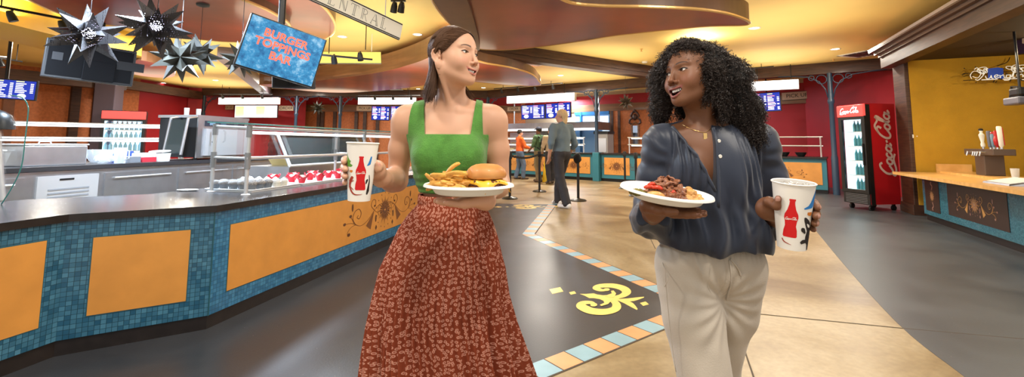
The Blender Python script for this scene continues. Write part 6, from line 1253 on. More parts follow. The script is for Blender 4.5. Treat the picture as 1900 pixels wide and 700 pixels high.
# ------------------------------------------------------------------ people: shared builders
def frame(fwd, roll=0.):
    f = Vector(fwd).normalized(); r = f.cross(Vector((0, 0, 1))).normalized(); u = r.cross(f)
    R = Matrix((r, f, u)).transposed() @ Matrix.Rotation(roll, 3, 'Y'); return R
class HeadFrame:
    """head-local centimetres (x person's right, y forward, z up, origin between the ears) -> place"""
    def __init__(s, c, fwd, roll=0., sc=1.): s.c = np.array(c); s.R = np.array(frame(fwd, roll)); s.s = sc * .01
    def __call__(s, *p): return s.c + s.R @ (np.array(p, float) * s.s)
    def inv(s, P): return ((P - s.c) @ s.R) / s.s
def sculpt_head(B, H, q):
    """face and skull; q holds the differences between faces"""
    s = H.s; E = lambda c, r, k, op='u', rot=None: B.ell(H(*c), np.array(r) * s, k * s, op, H.R if rot is None else H.R @ np.array(rot))
    Rc = lambda a, b, ra, rb, k, op='u': B.rc(H(*a), H(*b), ra * s, rb * s, k * s, op)
    g = q.get
    E((0, -.4, 4.3), (7.1, 9.1, 8.0), 1.)
    E((0, 2.5, -1.2), (5.9, 6.3, 7.9), 2.)
    for x in (1, -1):
        Rc((x * 4.5, .6, -4.3), (x * 1.4, 6.6, -7.7), 1.2, 1.5, 3.)
        E((x * 4.2, 4.8, -1.0), (1.9, 2.3, 2.3), 2.6)
        E((x * 3.2, 6.55, -2.6), (1.7, 1.5, 1.7), 2.4)
    E((0, 7.2, -8.0), (1.7, 1.5, 1.5), 1.1)
    E((0, 6.2, -4.9), (3.1, 2.7, 2.5), 1.6)
    for x in (1, -1): Rc((x * .9, 8.15, 3.5), (x * 4.3, 6.5, 3.8), .65, .7, 1.)
    for x in (1, -1): E((x * 3.1, 9.35, 1.7), (1.75, 1.6, 1.05), 1.1, 's')
    nw = g('nose_w', 1.)
    Rc((0, 8.3, 2.6), (0, 9.9, -1.4), .55, .72 * nw, .8)
    E((0, 10.25, -1.9), (.85 * nw, .85, .75), .5)
    for x in (1, -1):
        E((x * 1.1 * nw, 9.15, -2.3), (.68, .85, .62), .4)
        E((x * .55 * nw, 9.85, -2.85), (.30, .5, .32), .2, 's')
    for x in (1, -1):
        B.ell(H(x * 3.1, 6.75, 1.7), np.array((1.36,) * 3) * s, .25 * s)
    for x in (1, -1):
        a = x * .12; rot = [[math.cos(a), 0, -math.sin(a)], [0, 1, 0], [math.sin(a), 0, math.cos(a)]]
        E((x * 3.12, 8.3, 1.66), (1.32, 1.15, g('eye_open', .44)), .08, 's', rot)
    # mouth: cheeks crease, opening, lips
    o, wd, rise = g('open', .35), g('mouth_w', 2.6), g('rise', .9)
    mc = lambda u, dy=0., dz=0., w=wd: (w * u, 9.15 + dy - 2.1 * u * u, -5.15 + dz + rise * u * u)
    us = np.linspace(-1, 1, 9)
    low = g('drop', 0.)
    for i in range(8):
        for dy in (.1, -.7, -1.4):
            for fr in (0., 1.):
                h0, h1 = [o * math.sqrt(max(0, 1 - u * u)) for u in (us[i], us[i + 1])]
                Rc(mc(us[i], dy, -fr * low * (1 - us[i] ** 2)), mc(us[i + 1], dy, -fr * low * (1 - us[i + 1] ** 2)), .06 + h0, .06 + h1, .08, 's')
    lt, lb = g('lip_t', .30), g('lip_b', .40)
    for i in range(8):
        a, b = us[i], us[i + 1]; f = lambda u: max(.25, 1 - .75 * u * u)
        h = lambda u: o * math.sqrt(max(0, 1 - u * u))
        Rc(mc(a, .12, h(a) + lt * .7 * f(a), wd * 1.04), mc(b, .12, h(b) + lt * .7 * f(b), wd * 1.04), lt * f(a), lt * f(b), .22)
        Rc(mc(a, .02, -h(a) - low * (1 - a * a) - lb * .7 * f(a), wd * 1.0), mc(b, .02, -h(b) - low * (1 - b * b) - lb * .7 * f(b), wd * 1.0), lb * f(a), lb * f(b), .22)
    for x in (1, -1):
        a = .38 * x; ear = lambda dx, dy, dz: (x * (6.75 + dx), -1.5 + dy, .55 + dz)
        rot = np.array([[math.cos(a), -math.sin(a), 0], [math.sin(a), math.cos(a), 0], [0, 0, 1]]) @ np.array([[1, 0, 0], [0, math.cos(.2), -math.sin(.2)], [0, math.sin(.2), math.cos(.2)]])
        E(ear(.42, -.35, .1), (.34, 1.45, 2.7), .25, 'u', rot)
        rim = [(.35, 1.0, .6), (.45, 1.0, 1.7), (.65, .35, 2.55), (.95, -.65, 2.75), (1.25, -1.55, 2.1), (1.35, -1.95, .9), (1.2, -1.7, -.5), (.95, -1.0, -1.7), (.7, -.25, -2.4)]
        for a_, b_ in zip(rim[:-1], rim[1:]): Rc(ear(*a_), ear(*b_), .30, .30, .18)
        E(ear(.60, .05, -2.35), (.36, .75, .85), .25, 'u', rot); E(ear(.95, -.1, -.2), (.55, .75, 1.15), .2, 's', rot); E(ear(1.1, -.75, 1.45), (.35, .5, .8), .2, 's', rot); E(ear(.45, .85, -.35), (.3, .4, .65), .25)
    return mc, o, low, lt, lb, wd
def face_colour(C, V, H, mc, o, low, lt, lb, wd, skin, lip, brow, inside, blush, brow_t=.42):
    P = H.inv(V)
    def mixc(c, t): t = np.clip(t, 0, 1)[:, None]; C[:] = C * (1 - t) + np.array(c) * t
    x, y, z = P[:, 0], P[:, 1], P[:, 2]
    near = (np.abs(P) < 13).all(1)
    mixc(blush, .45 * near * np.exp(-((np.abs(x) - 4.0) ** 2 / 3.5 + (z + 1.6) ** 2 / 2.6)) * (y > 3))
    mixc(blush, .25 * near * np.exp(-(x ** 2 / 2. + (z + 1.9) ** 2 / 1.2)) * (y > 8.5))
    u = np.clip(x / wd, -1.15, 1.15); zc = -5.15 + 1.0 * (mc(1)[2] + 5.15) * u * u; hh = o * np.sqrt(np.clip(1 - u * u, 0, 1)); f = np.maximum(.25, 1 - .75 * u * u)
    front = near * (y > 5.8 + 0 * x)
    top, bot = zc + hh + lt * 1.75 * f, zc - hh - low * (1 - np.clip(u * u, 0, 1)) - lb * 1.75 * f
    t = sstep(-.10, .06, top - z) * sstep(-.10, .06, z - bot) * (np.abs(x) < wd * 1.08) * front
    mixc(lip, t)
    yl = 9.15 - 2.1 * u * u
    mixc(inside, sstep(-.05, .15, zc + hh - z) * sstep(-.05, .15, z - (zc - hh - low)) * (np.abs(x) < wd) * front * sstep(.15, .45, yl - y))
    for s_ in (1, -1):
        uu = (x * s_ - 1.1) / 3.9
        bz = 3.55 + .75 * np.sin(np.clip(uu, 0, 1) * 2.3) - .5 * np.clip(uu, 0, 1) ** 2
        th = brow_t * (1 - .65 * np.clip(uu, 0, 1) ** 1.5)
        mixc(brow, .92 * near * (y > 4.5) * sstep(0, .12, uu) * sstep(1.02, .9, uu) * sstep(th, th * .45, np.abs(z - bz)))
        e = np.hypot((x - s_ * 3.12) / 1.42, (z - 1.72) / .62); mixc(np.array(brow) * .8, .75 * near * (y > 6.5) * sstep(1.12, 1.0, e) * sstep(.55, .8, e) * (z > 1.6))
    return C
def eyes_teeth(root, H, gaze, mc, o, low, wd, iris, n_teeth=8, th=.85, sclera='eye_white'):
    s = H.s
    for x in (1, -1):
        c = Vector(H(x * 3.1, 6.72, 1.7)); g = (Vector(gaze) - c).normalized(); fw = Vector(H.R[:, 1]); an_ = fw.angle(g)
        if an_ > .33: g = fw.slerp(g, .33 / an_); M_ = g.to_track_quat('Z', 'Y').to_matrix()
        mb = MB(); seg = 20; prof = [(0, 1.24), (12, 1.24), (12.5, 1.235), (29, 1.235), (30, 1.22), (60, 1.22), (100, 1.22), (180, 1.22)]
        rings = [(1.22 * math.sin(math.radians(a)) * s, r * math.cos(math.radians(a)) * s) for a, r in prof]
        vs, fs = [], []
        for r, z in rings:
            for k in range(seg): vs.append(M_ @ Vector((r * math.cos(2 * PI * k / seg), r * math.sin(2 * PI * k / seg), z)) + c)
        for i in range(len(rings) - 1):
            fs = [(i * seg + k, (i + 1) * seg + k, (i + 1) * seg + (k + 1) % seg, i * seg + (k + 1) % seg) for k in range(seg)]
            b = len(mb.v)
            mb.f += fs; mb.m += [0 if i < 2 else (1 if i < 4 else 2)] * seg
        mb.v = [tuple(v) for v in vs]
        obj('eye', mb, ['pupil', iris, sclera], root, smooth=True)
        lash = [Vector(H(x * (3.12 + 1.36 * t), 8.12 - .62 * t * t - .18 * abs(t) * (t > 0), 1.70 + .40 * (1 - t * t) + .10 * t)) for t in np.linspace(-.95, 1.08, 9)]
        obj('eyelash', MB().tube(lash, [.05 * s, .09 * s, .11 * s, .12 * s, .13 * s, .13 * s, .13 * s, .10 * s, .04 * s], 5), 'lash', root)
    mb = MB()
    for i in range(n_teeth):
        u = (-1 + (2 * i + 1) / n_teeth) * .86; c = H(wd * u * .92, 8.55 - 2.0 * u * u, -5.15 + (mc(1)[2] + 5.15) * u * u * .8 + o * math.sqrt(1 - u * u) + .12 - th * .5)
        a = math.atan(4.0 * u / wd)
        M_ = Matrix(H.R.tolist()) @ Matrix.Rotation(-a, 3, 'Z'); mb.bbox(c, (wd * 1.66 / n_teeth * s, .3 * s, th * s * (1 - .12 * (i % 2))), .13 * s, M=M_)
    obj('teeth', mb, 'tooth', root, smooth='auto')
def hand_on_cup(B, base, axis, rcup, mirror, knuckle_deg, tip_deg, heights, wrist, thumb_deg, hand_mid_z, fr=.0082, nails=None, back_deg=None, thumb_z=(.0, .035)):
    """fingers wrapped round a cup: base/axis of the cup, heights of the four fingers above the base, angles in plan (0 = +x, 90 = away)"""
    axis = np.array(axis) / np.linalg.norm(axis); ex = np.array([1., 0, 0]); ex -= axis * ex.dot(axis); ex /= np.linalg.norm(ex); ey = np.cross(axis, ex)
    def pt(deg, z, off): a = math.radians(deg); r = rcup(z) + off; return np.array(base) + axis * z + (ex * math.cos(a) + ey * math.sin(a)) * r
    kn = []
    for i, z in enumerate(heights):
        sgn = 1 if tip_deg > knuckle_deg else -1
        td = tip_deg + sgn * (-14, 0, -4, -22)[i]; f = fr * (1, 1.04, 1, .86)[i]; kd = knuckle_deg + sgn * (4, 0, 3, 9)[i]
        ds = [kd + (td - kd) * t for t in (0, .22, .45, .62, .8, .92, 1.)]
        pts = [pt(dg, z + dz - .006 * t_, f * (1.02 + .55 * math.sin(PI * min(1, t_ * 1.1)) ** 2)) for dg, dz, t_ in zip(ds, (0, .002, .003, .002, 0, -.001, -.002), (0, .3, .5, .7, .9, 1, 1))]
        B.chain(pts, [f * 1.12, f * 1.14, f * 1.06, f * 1.1, f * .98, f * .95, f * .82], .004); kn.append(pts[0])
        if nails is not None: nails.append((pt(td - sgn * 4, z - .008, f * 1.85), f * .82, pt(td, z, 1.) - pt(td, z, 0)))
    # palm behind the cup, wrist
    zmid = float(np.mean(heights)); bd = back_deg
    for k in kn: B.rc(k, pt(bd, zmid + (k - np.array(base)).dot(axis) * .35 - zmid * .35, .020), .0112, .017, .012)
    B.rc(pt(bd, zmid, .022), pt((bd + knuckle_deg) / 2, zmid, .018), .023, .019, .015)
    B.rc(wrist, pt(bd, zmid - .004, .024), .0255, .024, .025)
    t0 = pt(bd, zmid + .01, .018); t1 = pt((bd * 1.1 + thumb_deg) / 2, zmid + .5 * sum(thumb_z), .014); t2 = pt(thumb_deg, zmid + thumb_z[0] + .3 * (thumb_z[1] - thumb_z[0]), .0105); t3 = pt(thumb_deg + (6 if thumb_deg > bd else -6), zmid + thumb_z[1], .0095)
    B.chain([t0, t1, t2, t3], [.018, .0125, .0102, .0085], .008)
    if nails is not None: nails.append((t3, .0075, t3 - pt(thumb_deg, zmid + thumb_z[1], 0)))
    return pt
def hand_under(B, palm, fdir, spread, wrist, up=(0, 0, 1), fr=.0085, ln=.078, nails=None):
    """open hand, palm up, under a plate"""
    palm, fdir, wrist = np.array(palm), np.array(fdir, float), np.array(wrist); fdir /= np.linalg.norm(fdir); up = np.array(up, float); sp = np.cross(up, fdir)
    sp = sp / np.linalg.norm(sp) * spread
    for i in range(4):
        o = (i - 1.5) * .0195; l = ln * (.92, 1.04, 1., .8)[i]; f = fr * (1, 1.03, 1, .87)[i]
        k = palm + sp * o + fdir * .040; d = fdir + sp * (i - 1.5) * .10; d /= np.linalg.norm(d)
        pts = [k + d * l * t + up * h for t, h in ((0, -.006), (.25, -.0065), (.5, -.004), (.78, .000), (1., .003))]
        B.chain(pts, [f * 1.15, f * 1.12, f * 1.08, f, f * .82], .004); B.rc(palm + sp * o * .7 - fdir * .035, k + up * -.006, .0165, .0125, .012)
        if nails is not None: nails.append((pts[-1] - up * f * .7 - d * .002, f * .8, -up + d * .4))
    B.rc(palm - fdir * .03 - up * .006, wrist, .024, .0265, .03)
    th = [palm - fdir * .03 - sp * .03, palm + fdir * .000 - sp * .055 + up * .0, palm + fdir * .03 - sp * .068 + up * .004, palm + fdir * .052 - sp * .07 + up * .008]
    B.chain(th, [.018, .0125, .0105, .0085], .008)
def nail_colour(C, V, nails, col):
    for c, r, n in nails:
        n = np.array(n) / np.linalg.norm(n); q = V - np.array(c); h = q @ n; rad = np.sqrt(np.maximum((q * q).sum(1) - h * h, 0))
        t = (sstep(r, r * .8, rad) * (np.abs(h) < .012))[:, None]; C[:] = C * (1 - t) + np.array(col) * t
mat('eye_white', (.80, .77, .74), .12, coat=.6); mat('pupil', (.006, .005, .005), .05, coat=.8); mat('iris_hazel', (.12, .09, .045), .1, coat=.8); mat('iris_brown', (.045, .02, .01), .1, coat=.8)
mat('lash', (.012, .008, .007), .6); mat('tooth', (.86, .82, .74), .22, coat=.3)
tint_mat('skin', .5, sss=.12, spec=.4, bump=(420, .05))
tint_mat('skin_deep', .5, sss=.06, spec=.38, bump=(420, .05))
def W(px, py, Y): return np.array(at(px, py, Y))
# ------------------------------------------------------------------ woman in the green top
A_ = thing('person', 'smiling woman with long brown hair in green square-neck crop top and rust floral skirt', 'person', (W(835, 300, 1.74)[0], W(835, 300, 1.74)[1], 0))
HA = HeadFrame(W(842, 113.4, 1.70), (.844, -.535, .046), roll=-.061, sc=1.033)
gazeA = W(1180, 120, 1.5)
TB = Sculpt()                                                        # torso alone (also shapes the clothes)
chest = W(833, 262, 1.745)
TB.ell(chest + (0, 0, -.01), (.143, .098, .150), .04)
shR, shL = W(752, 224, 1.755), W(917, 224, 1.765)
TB.rc(shR + (.035, 0, -.004), shL + (-.035, 0, -.004), .052, .052, .05)
TB.ell(W(797, 287, 1.675), (.058, .054, .060), .035); TB.ell(W(867, 287, 1.675), (.058, .054, .060), .035)
TB.ell(W(835, 328, 1.735), (.121, .082, .110), .06)
TB.ell(W(836, 425, 1.735), (.140, .095, .115), .05)
nb = W(838, 208, 1.765)
for s_, sh in ((1, shR), (-1, shL)): TB.rc(nb + (0, 0, .015), sh + (.02 * s_, .005, .018), .046, .038, .045)
BA = Sculpt(); BA.p = list(TB.p)
fA = sculpt_head(BA, HA, dict(open=.46, mouth_w=3.0, rise=1.3, eye_open=.50, drop=.34, lip_t=.22, lip_b=.32))
BA.rc(HA(0, -1.4, -3.5), nb + (0, .0, .0), .049, .056, .03)
notch = W(843, 207, 1.69)
BA.rc(HA(6.2, -1.2, -3.0), notch + (-.012, .01, .0), .011, .009, .02); BA.rc(HA(-6.0, -1.2, -3.5), notch + (.016, .01, .0), .011, .009, .02)
BA.rc(notch + (-.015, .012, .002), shR + (.03, -.03, .03), .010, .012, .018); BA.rc(notch + (.015, .012, .002), shL + (-.03, -.03, .03), .010, .012, .018)
# arms
elR, wrR = W(737, 336, 1.83), W(708, 331, 1.585)
elL, wrL = W(927, 344, 1.80), W(912, 349, 1.565)
for sh, el, wr, sx in ((shR, elR, wrR, -1), (shL, elL, wrL, 1)):
    BA.ell(sh + (.0, 0, -.01), (.049, .052, .062), .03)
    m1 = sh * .55 + el * .45; BA.chain([sh, m1 + (.002 * sx, 0, 0), el], [.049, .045, .038], .02)
    fm = el * .68 + wr * .32; BA.chain([el, fm, wr], [.039, .042, .027], .02)
cupA = W(666, 372, 1.485); cupA_ax = np.array((.035, .0, 1.)); cupA_h = .181
def rcupA(z): return .0345 + (.0495 - .0345) * z / cupA_h
nailsA = []
hand_on_cup(BA, cupA, cupA_ax, rcupA, 1, 126, 226, (.130, .107, .084, .062), wrR, 4, .09, .0090, nailsA, back_deg=58, thumb_z=(.0, .022))
plA = W(870, 343, 1.375)
pmA = plA + (.020, .03, -.049)
hand_under(BA, pmA, (-.9, -.30, -.02), 1., wrL, fr=.0088, nails=nailsA)
# legs and feet under the skirt
hz = W(836, 415, 1.735)
for s_, fy_, in ((-1, .10), (1, -.16)):
    hip = hz + (.085 * s_, 0, -.05); kn = hip + (.01 * s_, fy_ * .5 - .02, -.40); an = np.array((hip[0] + .0, hip[1] + fy_, .085))
    BA.chain([hip, kn, kn * .55 + an * .45 + (0, .02, 0), an], [.088, .058, .054, .036], .03); BA.chain([an, an + (0, .03, -.05), an + (.01 * s_, -.15, -.058)], [.036, .03, .026], .02)
zc_ = HA(0, 0, -11.)[2]
V1, F1 = BA.mesh(.00135, lo=(-9, -9, zc_)); V1 = relax(V1, F1, 1, .35)
V2, F2 = BA.mesh(.0026, hi=(9, 9, zc_ + .003)); V2 = relax(V2, F2, 1, .4)
VA = np.concatenate([V1, V2]); FA = np.concatenate([F1, F2 + len(V1)])
CA_ = np.tile(np.array((.60, .335, .215)), (len(VA), 1)) * (1 + .05 * vnoise(VA, 25)[:, None])
face_colour(CA_, VA, HA, *fA, skin=0, lip=(.48, .17, .13), brow=(.055, .028, .016), inside=(.10, .02, .02), blush=(.60, .25, .165), brow_t=.5)
nail_colour(CA_, VA, nailsA, (.66, .34, .26))
npmesh('body', VA, FA, 'skin', A_, col=CA_)
eyes_teeth(A_, HA, gazeA, fA[0], fA[1], fA[2], fA[5], 'iris_hazel', 10, .92)
# --- crop top
m = mat('green_gauze', (.075, .24, .03), .8, sheen=.2, mott=(30, .18, 3.))
tc = N(m, 'ShaderNodeTexCoord'); h_ = None; bp = N(m, 'ShaderNodeBump', Strength=.6, Distance=.004)
mpn = N(m, 'ShaderNodeMapping'); mpn.inputs['Scale'].default_value = (150, 150, 420); L(m, tc.outputs['Object'], mpn.inputs[0]); nn_ = N(m, 'ShaderNodeTexNoise', Scale=1., Detail=3.); L(m, mpn.outputs[0], nn_.inputs['Vector'])
mp2 = N(m, 'ShaderNodeMapping'); mp2.inputs['Scale'].default_value = (260, 260, 70); L(m, tc.outputs['Object'], mp2.inputs[0]); n2_ = N(m, 'ShaderNodeTexNoise', Scale=1., Detail=2.); L(m, mp2.outputs[0], n2_.inputs['Vector'])
ad = N(m, 'ShaderNodeMath', operation='ADD'); L(m, nn_.outputs['Fac'], ad.inputs[0]); L(m, n2_.outputs['Fac'], ad.inputs[1]); L(m, ad.outputs[0], bp.inputs['Height']); L(m, bp.outputs[0], bsdf(m).inputs['Normal'])
TP = Sculpt(); TP.p = list(TB.p)
def pxz(px, py, Y=1.66): q = W(px, py, Y); return q[0], q[2]
xl, zn = pxz(788, 249); xr, _ = pxz(873, 249); xs0, _ = pxz(767, 195); xs1, _ = pxz(903, 195); hemz = pxz(835, 361)[1]
xal = W(757, 250, 1.72)[0]; xar = W(899, 250, 1.72)[0]
def region(P):
    x, z = P[:, 0], P[:, 2]
    bod = z - zn - .002 * np.sin(x * 300) * 0
    c0 = xs0 + (xl - xs0) * 0; t = np.clip((z - zn) / .12, 0, 1)
    li, lo_ = xl - (.014) * t, xal + .004 + .010 * t; ri, ro = xr + .012 * t, xar - .004 - .006 * t
    st = np.minimum(np.maximum(lo_ - x, x - li), np.maximum(ri - x, x - ro))
    top = np.minimum(bod, np.maximum(st, z - zn - .3))
    arm = np.maximum(xal - .016 - x, x - xar - .016) - .03 * sstep(zn - .02, zn - .10, z)
    return np.maximum(np.maximum(top, hemz - z), arm)
off = .0075
TP.disp = lambda P: -off - .0022 * vnoise(P * (1, 1, .5), 42, 3) * sstep(zn + .02, zn - .05, P[:, 2]) - .0016 * np.sin(P[:, 2] * 210 + 3 * vnoise(P, 14, 4)) * sstep(zn - .09, zn - .17, P[:, 2])
T0 = TP.ev
class _Top(Sculpt):
    def ev(s, P, idx=None): return np.maximum(Sculpt.ev(s, P, idx), region(P))
T2 = _Top(); T2.p = TP.p; T2.disp = TP.disp
V, F = T2.mesh(.0024, lo=(-9, -9, hemz - .02), hi=(9, 9, zn + .2)); V = relax(V, F, 1, .5)
npmesh('crop_top', V, F, 'green_gauze', A_)
# --- pleated floral skirt: waistband to hem
m = mat('rust_floral', (.26, .06, .028), .8, spec=.15)
uvn = N(m, 'ShaderNodeTexCoord'); vo = N(m, 'ShaderNodeTexVoronoi', voronoi_dimensions='2D', Scale=84., Randomness=.8); L(m, uvn.outputs['UV'], vo.inputs['Vector'])
r = N(m, 'ShaderNodeValToRGB'); e = r.color_ramp.elements; e[0].position = 0; e[0].color = (.30, .075, .04, 1); e[1].position = .08; e[1].color = (.40, .14, .09, 1)
for p_, c_ in ((.10, (.26, .05, .03)), (.16, (.26, .05, .03)), (.22, (.60, .32, .24)), (.31, (.50, .22, .15)), (.38, (.20, .038, .016)), (1., (.20, .038, .016))): x = e.new(p_); x.color = (*c_, 1)
L(m, vo.outputs['Distance'], r.inputs[0])
sv = N(m, 'ShaderNodeSeparateColor'); L(m, vo.outputs['Color'], sv.inputs[0]); gt = N(m, 'ShaderNodeMath', operation='GREATER_THAN'); gt.inputs[1].default_value = .08; L(m, sv.outputs[0], gt.inputs[0])
mx = N(m, 'ShaderNodeMix', data_type='RGBA'); mx.inputs[6].default_value = (.20, .038, .016, 1); L(m, r.outputs[0], mx.inputs[7]); L(m, gt.outputs[0], mx.inputs[0]); L(m, mx.outputs[2], bsdf(m).inputs['Base Color'])
bp = N(m, 'ShaderNodeBump', Strength=.25, Distance=.003); n_ = N(m, 'ShaderNodeTexNoise', Scale=120., Detail=2.); L(m, uvn.outputs['UV'], n_.inputs['Vector']); L(m, n_.outputs['Fac'], bp.inputs['Height']); L(m, bp.outputs[0], bsdf(m).inputs['Normal'])
prof = [(366, 776, 896), (380, 774, 897), (400, 757, 905), (425, 741, 914), (450, 730, 921), (500, 708, 931), (550, 699, 934), (600, 692, 944), (650, 689, 958), (700, 687, 972), (760, 684, 984), (830, 680, 990)]
Ys = 1.70
rows = [(W((l + r_) / 2, y, Ys), (r_ - l) / 2 / FPX * Ys) for y, l, r_ in prof]
nz, na = 110, 560
zz = np.array([q[0][2] for q in rows]); xx = np.array([q[0][0] for q in rows]); ww = np.array([q[1] for q in rows])
ztop, zbot = zz[0], .10
zs = ztop - (ztop - zbot) * np.linspace(0, 1, nz); cx = np.interp(zs, zz[::-1], xx[::-1]); hw = np.interp(zs, zz[::-1], ww[::-1])
th = np.linspace(0, 2 * np.pi, na, endpoint=False)
s_ = ((ztop - zs) / (ztop - zbot))[:, None]; T_ = th[None, :]
dep = np.interp(s_[:, 0], [0, .1, .25, 1], [.112, .140, .168, .245])[:, None]
warp = .35 * np.sin(3 * T_ + 1.2) + .2 * np.sin(5 * T_ + 4 * s_)
pl = np.sin(72 * T_ + warp * 3 + 2.2 * s_ * np.sin(2 * T_)) * (.0024 + .0055 * np.clip(s_ * 1.6, 0, 1)) * np.clip((s_ - .03) / .06, 0, 1)
big = (.012 * np.sin(9 * T_ + 1.5 * s_ + .7) + .010 * np.sin(14 * T_ + 2.) + .016 * np.sin(6 * T_ + .5)) * np.clip((s_ - .25) / .5, 0, 1)
# knee pushed forward on the image-right leg, the cloth swinging back beyond it
kx = np.exp(-((T_ - 4.95) / .5) ** 2) * np.exp(-((s_ - .42) / .25) ** 2) * .05
gr = -np.exp(-((T_ - 5.55) / .13) ** 2) * np.clip((s_ - .28) / .3, 0, 1) * .06 - np.exp(-((T_ - 4.45) / .16) ** 2) * np.clip((s_ - .1) / .25, 0, 1) * .03
rad = 1 + (pl + big + kx + gr) / hw[:, None]
X = cx[:, None] + hw[:, None] * np.cos(T_) * rad; Yv = (Ys + .035) + dep * np.sin(T_) * rad * (1 + 0 * s_) - .03 * s_; Zv = zs[:, None] + .006 * np.sin(4 * T_) * s_
V = np.stack([X, Yv, Zv + 0 * X], -1).reshape(-1, 3)
i, j = np.meshgrid(np.arange(nz - 1), np.arange(na), indexing='ij'); j2 = (j + 1) % na
F = np.stack([i * na + j, (i + 1) * na + j, (i + 1) * na + j2, i * na + j2], -1).reshape(-1, 4)
UVs = np.stack([((((T_ - PI / 2) % (2 * PI)) - PI) * (.10 + .55 * hw[:, None]) + 0 * s_), zs[:, None] + 0 * T_], -1).reshape(-1, 2) * (1, 1)
npmesh('skirt', V, F, 'rust_floral', A_, uv=UVs)
wb = []
nb_ = 200
for k_, (dz, o_) in enumerate(((.006, -.004), (.008, .003), (-.022, .005), (-.026, .001))):
    t = np.linspace(0, 2 * np.pi, nb_, endpoint=False); wb.append(np.stack([cx[0] + (hw[0] + o_ + .0012 * np.sin(60 * t)) * np.cos(t), (Ys + .035) + (dep[0, 0] + o_ + .0012 * np.sin(60 * t)) * np.sin(t), np.full(nb_, ztop + dz)], -1))
V = np.concatenate(wb); i, j = np.meshgrid(np.arange(3), np.arange(nb_), indexing='ij'); j2 = (j + 1) % nb_
F = np.stack([i * nb_ + j, (i + 1) * nb_ + j, (i + 1) * nb_ + j2, i * nb_ + j2], -1).reshape(-1, 4)
npmesh('waistband', V, F, 'rust_floral', A_, uv=np.stack([np.tile(np.abs(np.linspace(0, 2, nb_) - 1) * .5, 4), V[:, 2]], -1))
# --- necklace
nk = [W(px, py, Y) for px, py, Y in ((806, 200, 1.735), (812, 210, 1.672), (824, 216, 1.642), (838, 219, 1.634), (850, 215, 1.642), (862, 206, 1.668), (870, 196, 1.72))]
# --- hair: cap plus long straight strands from a middle parting, tucked behind the ear
mat('hair_brown', (.125, .058, .027), .5, spec=.3, mott=(9, .5, 3., (.060, .026, .012)))
rg = np.random.default_rng(5)
def skull(p, o):                                                     # push a head-local point out to the skull surface + o
    c = np.array((0, -.4, 4.3)); r = np.array((7.1, 9.1, 8.0)) + o; q = (p - c) / r; return c + q / np.linalg.norm(q, axis=-1, keepdims=True) * r
HLZ, HLY, HLX = [-2, 0.6, 1.8, 3.2, 5.0, 7.2, 9.0, 10.2], [-3.2, -.6, 1.2, 3.2, 4.9, 6.3, 7.2, 7.4], [7.2, 7.2, 7.1, 6.9, 6.3, 4.6, 2.2, .2]
paths = []; rads = []
for side in (1, -1):
    n = 1500
    t = rg.random(n); hl = rg.random(n) < .45                          # some roots along the hairline, the rest along the parting
    zz_ = rg.uniform(1.9, 10.2, n); rootH = np.stack([side * np.interp(zz_, HLZ, HLX), np.interp(zz_, HLZ, HLY) + rg.normal(0, .15, n), zz_], -1)
    rootP = np.stack([side * (.12 + 0 * t), 7.4 - 13.5 * t, 9.8 + 4 * np.sin(t * 2)], -1)
    root = np.where(hl[:, None], rootH, rootP); tt = np.where(hl, (10.2 - zz_) / 14, t)
    E_ = np.stack([side * np.full(n, 7.3) * (1 - .55 * sstep(.55, 1., t)), -3.9 - 5.2 * t, .4 + .4 * rg.standard_normal(n) - 1.4 * t], -1)
    low_ = hl & (zz_ < 5)
    E_[low_, 1] = -3.6 - 1.0 * t[low_]
    k1, k2 = 14, 16; lay = rg.random(n)[:, None] * .85 + .30
    P = np.zeros((n, k1 + k2, 3)); arch = np.where(hl, .25 + .06 * np.maximum(0, zz_ - 3), 1.)
    for i in range(k1):
        u = i / (k1 - 1); b = root * (1 - u) + E_ * u; b[:, 2] += 5.5 * math.sin(PI * u) * (1 - .2 * t) * arch + .8 * math.sin(PI * u); b[:, 0] += side * 3.2 * math.sin(PI * u); b[:, 1] += 1.4 * math.sin(PI * u) * (1 - t) ** 1.2 * (1 - .6 * hl)
        P[:, i] = skull(b, lay * (.35 + .65 * min(1, u * 4)))
    e = P[:, k1 - 1]; ln_ = (13.5 if side > 0 else 12.5) + 3.5 * rg.random(n) - 1.5 * t
    wv = rg.standard_normal((n, 2)) * .55; clump = np.floor(t * 14) * 2.1
    for i in range(k2):
        u = (i + 1) / k2; fl_ = u ** 2.2
        ox = (side * (3.3 * fl_ - 1.0 * u) + wv[:, 0] * u * 1.2 + .35 * np.sin(clump + 3 * u) * u)
        oy = -.6 * u + wv[:, 1] * u * 1.3 + (.4 if side > 0 else 5.0) * fl_ + .3 * np.cos(clump * 1.7 + 3 * u) * u + 1.2 * u * t
        P[:, k1 + i] = e + np.stack([ox, oy, -ln_ * u], -1)
    paths.append(P); rads.append(np.tile(np.interp(np.arange(k1 + k2), [0, 3, 22, k1 + k2 - 1], [.03, .06, .06, .02]), (n, 1)))
P = np.concatenate(paths); Rr = np.concatenate(rads) * rg.uniform(.8, 1.6, (len(P), 1))
Pw = HA.c + (P * HA.s) @ HA.R.T
V, F = nptubes(Pw, Rr * HA.s, 4)
cap = Sculpt()
cap.ell(HA(0, -.75, 4.5), np.array((7.35, 9.1, 8.2)) * HA.s, .001, 'u', HA.R)
cap.ell(HA(0, -6.6, -2), np.array((5.4, 2.6, 8.0)) * HA.s, .03, 'u', HA.R)
def capcut(Pw_):
    p = HA.inv(Pw_); x, y, z = np.abs(p[:, 0]), p[:, 1], p[:, 2]
    return (np.interp(z, HLZ, HLY) - .25 - y) * .008
class _Cap(Sculpt):
    def ev(s, P, idx=None): return np.maximum(Sculpt.ev(s, P, idx), -capcut(P))
c2 = _Cap(); c2.p = cap.p; V0, F0 = c2.mesh(.003)
